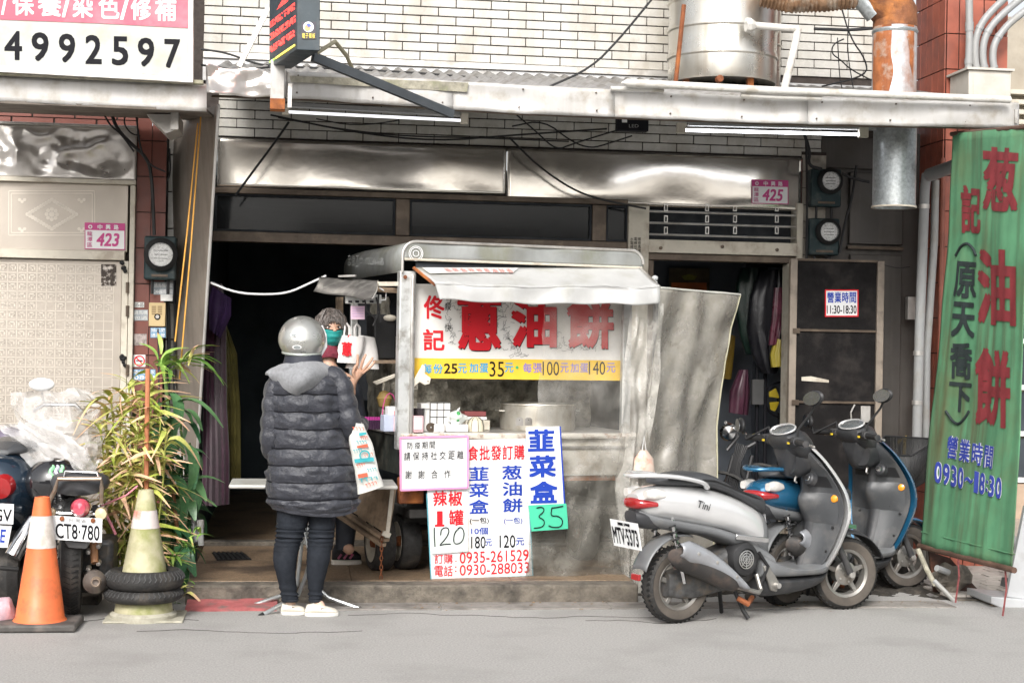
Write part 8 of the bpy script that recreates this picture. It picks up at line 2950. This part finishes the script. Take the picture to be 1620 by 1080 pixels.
def leaf_mesh(name, w, curl, mat, nseg=7, fold=.25, ragged=0.0, twist=0.0):
    mb = MB()
    vs, fs = [], []
    for i in range(nseg + 1):
        u = i / nseg
        ww = w * (math.sin(math.pi * min(1, u * .92 + .04)) ** .7) * (1 + ragged * mnoise.noise(Vector((u * 9, w * 50, 0))))
        z = curl * (u * .8 - u * u * 1.6)
        a = twist * u
        for s in (-1, 0, 1):
            y, dz = s * ww, abs(s) * ww * fold
            vs.append(Vector((u, y * math.cos(a) - dz * math.sin(a), z + dz * math.cos(a) + y * math.sin(a))))
    for i in range(nseg):
        for s in range(2):
            a = i * 3 + s
            fs.append((a, a + 1, a + 4, a + 3))
    me = bpy.data.meshes.new(name)
    me.from_pydata([tuple(v) for v in vs], [], fs)
    me.polygons.foreach_set('use_smooth', [True] * len(fs))
    me.materials.append(mat)
    return me
m_lyel = leaf_mat('yellowing_leaf', (.32, .4, .06), (.68, .63, .22), 1.12, tipc=(.66, .42, .27))
m_lgrn = leaf_mat('fresh_leaf', (.12, .28, .05), (.36, .5, .12), 1.5)
m_ldrk = leaf_mat('broad_leaf', (.03, .12, .05), (.13, .27, .11), 1.7, .35)
LY = [leaf_mesh('leaf', .05 + .015 * k, .5 + .3 * k, m_lyel, ragged=.5, twist=.6 * (k - 1)) for k in range(4)]
LG = [leaf_mesh('leaf', .09 + .02 * k, .5 + .25 * k, m_lgrn, twist=.4 * (k - 1)) for k in range(3)]
LD = [leaf_mesh('leaf', .17 + .04 * k, .5 + .2 * k, m_ldrk, twist=.3 * (k - 1)) for k in range(3)]
def put_leaf(par, mesh, p, yawa, pitch, size, roll=0.0):
    o = bpy.data.objects.new('leaf', mesh)
    COL.objects.link(o)
    o.parent = par
    m = Matrix.Translation(Vector(p) - par.location) @ Matrix.Rotation(yawa, 4, 'Z') @ Matrix.Rotation(-pitch, 4, 'Y') @ Matrix.Rotation(roll, 4, 'X') @ Matrix.Diagonal((size, size, size, 1))
    o.matrix_local = m
    return o
PY = 9.35
m_stem = M('yellow_stem', (.3, .33, .08), .5, var=.3, vs=20)
m_stemg = M('green_stem', (.1, .18, .05), .5, var=.3, vs=20)
random.seed(17)
yp = thing('ginger_plant', 'yellowing long leaved plant with brown tips beside the motorcycle', 'plant', (at(205, 955, PY).x, PY, 0))
tops = [(160, 690, -.05), (176, 640, .0), (190, 668, .02), (204, 620, .05), (221, 655, -.08), (236, 630, -.02), (243, 605, .0), (255, 660, -.1), (230, 700, -.15), (180, 735, -.12), (205, 755, -.16), (262, 700, -.12), (163, 780, -.1), (168, 665, .05), (215, 700, .0), (198, 700, -.1), (248, 730, -.05), (190, 800, -.18), (170, 720, .0), (228, 760, -.1), (245, 640, .05)]
nl_ = 0
for (x, y, d) in tops:
    base = at(205 + (x - 205) * .35, 955, PY + d * .4)
    base.z = .02
    top = at(x, y, PY + d)
    mid = base.lerp(top, .55) + Vector((random.uniform(-.03, .03), 0, 0))
    q = spl([tuple(base), tuple(mid), tuple(top)], 14)
    MB().tube(q, [.009 * (1 - .6 * i / 15) for i in range(15)], 6).build('stem', m_stem, yp)
    for i in range(3, 15):
        p = Vector(q[i])
        a = random.uniform(-1.3, 1.3) + (0 if (i % 2) else math.pi)
        a += random.uniform(-.3, .3)
        put_leaf(yp, random.choice(LY), p, a + random.uniform(1, 5), random.uniform(.0, 1.2), random.uniform(.1, .2), random.uniform(-.6, .6))
        put_leaf(yp, random.choice(LY), p, a, random.uniform(.2, 1.1), random.uniform(.13, .27), random.uniform(-.6, .6))
        nl_ += 1
    for k in range(3):
        put_leaf(yp, random.choice(LY), top, random.uniform(0, 6.3), random.uniform(.6, 1.4), random.uniform(.12, .22))
tp_ = thing('bamboo_like_plant', 'tall plant with a tuft of bright narrow leaves at head height by the pillar', 'plant', (at(270, 950, 9.75).x, 9.75, 0))
b0, b1 = at(268, 950, 9.75), at(262, 600, 9.75)
b0.z = .05
q = spl([tuple(b0), tuple(b0.lerp(b1, .5) + Vector((.03, 0, 0))), tuple(b1), tuple(at(258, 572, 9.7))], 20)
MB().tube(q, [.016 * (1 - .5 * i / 21) for i in range(21)], 8).build('stem', m_stemg, tp_)
random.seed(4)
for (tx, ty, n) in ((248, 575, 7), (262, 580, 12), (292, 575, 9)):
    c = at(tx, ty, 9.7)
    for k in range(n):
        put_leaf(tp_, random.choice(LG[:2] + LY[:1]), c + Vector((random.uniform(-.03, .03), random.uniform(-.05, .03), random.uniform(-.03, .02))), random.uniform(-2.6, .6) + 1.2, random.uniform(-.1, 1.0), random.uniform(.14, .25), random.uniform(-.5, .5))
for (x0, y0, yaw_, pt, s) in ((250, 570, 2.6, 1.0, .16), (245, 585, 3.0, .5, .14), (285, 572, .2, .35, .2), (300, 580, -.1, -.1, .24), (295, 570, .3, .3, .2), (255, 560, 1.9, 1.3, .15)):
    put_leaf(tp_, LG[0], at(x0, y0, 9.65), yaw_, pt, s)
dp_ = thing('broad_leaved_shrub', 'dark green shrub with broad drooping leaves between the pillar and the partition', 'plant', (at(262, 950, 9.55).x, 9.55, 0))
random.seed(6)
for (x, y) in ((240, 660), (262, 640), (285, 650), (300, 700), (255, 720), (280, 760), (238, 780), (295, 790), (262, 830), (290, 860), (250, 870)):
    top = at(x, y, 9.5 + random.uniform(-.1, .15))
    base = at(262 + (x - 262) * .4, 950, 9.6)
    base.z = .03
    q = spl([tuple(base), tuple(base.lerp(top, .6) + Vector((.03, 0, 0))), tuple(top)], 8)
    MB().tube(q, .007, 5).build('stem', m_stemg, dp_)
    for k in range(9):
        put_leaf(dp_, random.choice(LD), Vector(q[random.randint(4, 8)]), random.uniform(-2.8, .8) + .6, random.uniform(-1.1, .5), random.uniform(.1, .2), random.uniform(-.4, .4))
for (x, y, yaw_, pt, s) in ((275, 640, -.2, .1, .28), (268, 620, -.7, -.9, .22), (288, 700, -.6, -.9, .26), (268, 750, -.5, -.8, .26), (250, 632, 3.4, -1.0, .2), (240, 640, 3.0, -.6, .22)):
    put_leaf(dp_, LD[1], at(x, y, 9.4), yaw_, pt, s)
wd = thing('weeds', 'low green weeds sprouting at the foot of the partition and the tyres', 'weeds', (at(290, 960, 9.3).x, 9.3, 0))
random.seed(8)
for (x, y, n) in ((290, 930, 16), (282, 965, 14), (300, 870, 10), (305, 845, 8), (275, 890, 10)):
    for k in range(n):
        put_leaf(wd, random.choice(LG), at(x + random.uniform(-8, 8), y + random.uniform(-10, 10), 9.25), random.uniform(0, 6.28), random.uniform(0, 1.2), random.uniform(.05, .1))
for (x, y, yaw_, s) in ((282, 938, .2, .16), (290, 945, -.5, .13)):
    put_leaf(wd, LY[3], at(x, y, 9.2), yaw_, .4, s)
# red-brown stake
tag(MB().tube([at(234, 583, 9.2), at(232, 700, 9.2), at(231, 830, 9.2)], .014, 8).build('stake', M('orange_stake', (.45, .17, .08), .6, var=.15)), 'thin orange brown stake standing upright among the yellow leaves', 'stake')
tag(MB().tube([at(160, 800, 9.0), at(200, 783, 9.0), at(218, 768, 9.0)], .005, 6).build('pink_tape', M('pink_tape', (.7, .25, .3), .5, var=.1)), 'pink plastic tape tied from the motorcycle rack to the plant', 'tape')
tag(MB().tube([at(163, 805, 9.0), at(176, 830, 9.0), at(183, 845, 9.0)], .008, 6).build('pink_tape', M('pink_tape', (.7, .25, .3), .5, var=.1)), 'loose end of pink plastic tape hanging beside the number plate', 'tape')

# traffic cones
m_cone = M('cone_orange', (.72, .16, .05), .5, var=.08, vs=5, dirt=((.3, .09, .04), .5, 16), streak=((.4, .1, .05), .3, 9))
m_cband = M('cone_band', (.62, .58, .54), .4, var=.1, dirt=((.35, .28, .22), .6, 10))
def cone(px0, px1, py, hpx, label, m1, mband, zoff, rtop, rbot, sq, y_extra=0):
    g0, g1 = atz(px0, py, 0), atz(px1, py, 0)
    w = g1.x - g0.x
    cx, cy = (g0.x + g1.x) / 2, (g0.y + g1.y) / 2 + w * .4
    t = thing('traffic_cone', label, 'traffic cone', (cx, cy, 0))
    return t, cx, cy, w
t, cx, cy, w = cone(-12, 119, 1001, 0, 'orange traffic cone with a white band standing at the lower left', m_cone, m_cband, 0, 0, 0, True)
ztop_ = at(75, 786, cy).z
rb = (at(107, 985, cy).x - at(38, 990, cy).x) / 2 + .015
n = 4
b_ = MB().box((cx - .0, cy, .02), (w, w * .8, .04))
b_.build('base', M('cone_base', (.07, .065, .06), .7, var=.3, dirt=((.2, .17, .15), .5, 8)), t, bevel=.012)
ccx = at(63, 985, cy).x
rt = .038
zb1, zb2 = at(75, 865, cy).z, at(75, 815, cy).z
def rad(z):
    return rb + (rt - rb) * ((z - .04) / (ztop_ - .04))
MB().lathe([(rb + .012, .04), (rb, .055), (rad(zb1), zb1)], (ccx, cy, 0), n=32).build('body', m_cone, t)
MB().lathe([(rad(zb1) + .002, zb1), (rad(zb2) + .002, zb2)], (ccx, cy, 0), n=32).build('white_band', m_cband, t)
MB().lathe([(rad(zb2), zb2), (rt, ztop_), (rt - .006, ztop_ + .002), (rt - .008, ztop_ - .02)], (ccx, cy, 0), n=32).build('tip', m_cone, t)
# bleached mossy cone
gy = atz(228, 988, 0)
t2c = thing('traffic_cone', 'bleached mossy traffic cone with two tyres around its foot', 'traffic cone', (gy.x, gy.y + .2, 0))
cx, cy = at(227, 985, gy.y + .2).x, gy.y + .2
zt2 = at(227, 775, cy).z
rbb = (at(274, 985, cy).x - at(178, 985, cy).x) / 2
m_moss = M('mossy_plastic', (.45, .42, .27), .6, var=.2, vs=6, dirt=((.2, .22, .05), .8, 5), bump=.2)
def rad2(z):
    return rbb + (.04 - rbb) * (z / zt2)
z1_, z2_ = at(227, 834, cy).z, at(227, 806, cy).z
MB().lathe([(rbb, .02), (rad2(z1_), z1_)], (cx, cy, 0), n=32).build('body', m_moss, t2c)
MB().lathe([(rad2(z1_) + .002, z1_), (rad2(z2_) + .002, z2_)], (cx, cy, 0), n=32).build('band', M('cone_band_red', (.62, .55, .52), .5, var=.1, dirt=((.6, .2, .13), .9, 9)), t2c)
MB().lathe([(rad2(z2_), z2_), (.04, zt2), (.03, zt2 + .003), (.028, zt2 - .02)], (cx, cy, 0), n=32).build('tip', m_moss, t2c)
MB().lathe([(rbb + .015, .0), (rbb + .018, .03), (rbb, .045)], (cx, cy, 0), n=32).build('foot', M('pale_base', (.42, .4, .32), .7, var=.2, dirt=((.18, .16, .12), .7, 8)), t2c)
MB().box((cx + .01, cy + .02, .006), (rbb * 2.6, rbb * 2.2, .012)).build('base_plate', MATS['pale_base'], t2c, bevel=.004)
for i, (py0, py1, x0, x1, lab) in enumerate(((907, 939, 166, 292, 'worn black tyre around the bleached cone, upper of two'), (937, 959, 164, 290, 'worn black tyre around the bleached cone, lower of two'))):
    zc = (at(228, py0, cy - .2).z + at(228, py1, cy - .2).z) / 2
    hh = (at(228, py0, cy - .2).z - at(228, py1, cy - .2).z) / 2 - .002
    ro = (at(x1, py0, cy).x - at(x0, py0, cy).x) / 2
    tc_ = Vector(((at(x0, py0, cy).x + at(x1, py0, cy).x) / 2, cy, zc))
    ty = thing('tyre', lab, 'tyre', (tc_.x, tc_.y, zc - hh), 0, 'tyres around the bleached cone')
    pr = []
    for k in range(14):
        a = -2.3 + k / 13 * 4.6
        pr.append((ro - .05 + .05 * math.cos(a), hh * math.sin(a) * 1.02))
    MB().lathe(pr, tc_, (0, 0, 1), 48).build('carcass', m_tyre, ty)
    g = MB()
    for k in range(46):
        a = k / 46 * 6.283
        pts = [tc_ + Vector((math.cos(a + q * .02 + .03 * math.sin(q * 2)) * (ro + .001 - .03 * (q / 3) ** 2), math.sin(a + q * .02 + .03 * math.sin(q * 2)) * (ro + .001 - .03 * (q / 3) ** 2), hh * (.1 + q * .27))) for q in range(4)]
        g.tube(pts, .0035, 4)
    stuff(g.build('tread_grooves', M('groove_grey', (.06, .06, .06), .8), ty))
# pink bag at left edge
pb = MB().sphere(at(0, 972, 8.55), .09, 16, 12, (.9, .8, 1.1))
pb.v = [p + Vector((wob(p, 18, .02), wob(p, 14, .02), wob(p, 16, .02))) for p in pb.v]
tag(pb.build('plastic_bag', M('pink_bag', (.5, .34, .38), .35, var=.3, vs=12, bump=.5, bs=30), ang=50), 'crumpled pinkish plastic bag on the ground left of the orange cone', 'bag')
# concrete block behind the tyres
tag(MB().bx(at(112, 975, 9.2), at(162, 935, 9.4)).build('concrete_block', m_conc, bevel=.01), 'dark concrete block on the ground behind the motorcycle wheel', 'block')
# steel stand at the lower right
sn = thing('steel_stand', 'pale grey triangular steel stand at the lower right edge of the picture', 'stand', atz(1605, 960, 0))
SY = sn.location.y
def n_(x, y, d=0):
    return at(x, y, SY + d)
m_pgrey = M('pale_grey_steel', (.5, .51, .52), .45, .2, var=.06, dirt=((.3, .28, .25), .4, 7))
MB().prism([n_(1568, 943), n_(1640, 950), n_(1640, 962), n_(1585, 962), n_(1568, 954)], (0, .35, 0)).build('base', m_pgrey, sn, bevel=.006)
MB().prism([n_(1593, 943, .05), n_(1632, 948, .05), n_(1632, 800, .05), n_(1622, 800, .05)], (0, .03, 0)).build('gusset', m_pgrey, sn)
MB().prism([n_(1589, 928, .12), n_(1602, 930, .12), n_(1602, 916, .12), n_(1592, 914, .12)], (0, .06, 0)).build('block', M('dark_block', (.1, .1, .1), .7), sn)
MB().prism([n_(1572, 955, .02), n_(1640, 962, .02), n_(1640, 978, .02), n_(1578, 975, .02)], (0, .3, 0)).build('concrete_foot', m_conc, sn)
# rusty plate and odd pipes in the gap under the banner
rpl = thing('rusty_plate', 'dark rusty triangular steel plate leaning under the banner', 'plate', at(1520, 950, 9.45))
MB().prism([at(1470, 872, 9.5), at(1503, 882, 9.5), at(1569, 957, 9.45), at(1480, 955, 9.5)], (0, .02, 0)).build('plate', M('rusty_plate', (.07, .035, .025), .8, .2, var=.5, vs=9, bump=.4, dirt=((.3, .12, .06), .5, 9)), rpl)
tag(MB().tube([at(1452, 868, 9.4), at(1466, 900, 9.35), at(1480, 926, 9.3)], .016, 10).build('loose_pipe', m_algae), 'grey pipe slanting down right behind the blue scooter front wheel', 'pipe')
tag(MB().tube([at(1478, 918, 9.3), at(1516, 956, 9.2)], .015, 10).build('loose_pipe', m_pvc), 'thin grey pipe end lying on the rubble under the banner', 'pipe')
mb = MB().sphere(at(1502, 915, 9.42), .12, 14, 10, (1, .5, .9))
mb.v = [p + Vector((wob(p, 14, .05), wob(p, 12, .04), wob(p, 13, .05))) for p in mb.v]
tag(mb.build('concrete_lump', m_conc, smooth=False), 'mossy broken lump of concrete under the banner', 'rubble')
tag(MB().tube([at(1482, 898, 9.3), at(1500, 905, 9.35)], .02, 10).build('loose_pipe', m_pvc), 'short cut grey pipe stub poking from the rubble', 'pipe')
# wooden things behind the blue scooter
hg = thing('step_ladder', 'cream folding step ladder with yellow handle behind the blue scooter', 'ladder', at(1415, 860, 10.3))
for (a, b) in (((1415, 692), (1403, 860)), ((1415, 692), (1432, 860)), ((1408, 740), (1424, 740))):
    MB().bar(at(*a, 10.3), at(*b, 10.3), .02, .03, up=(0, 1, 0)).build('rail', m_cream, hg)
MB().tube([at(1420, 700, 10.35), at(1432, 690, 10.35), at(1430, 720, 10.35)], .012, 8).build('handle', M('yellow_handle', (.6, .4, .03), .5), hg)
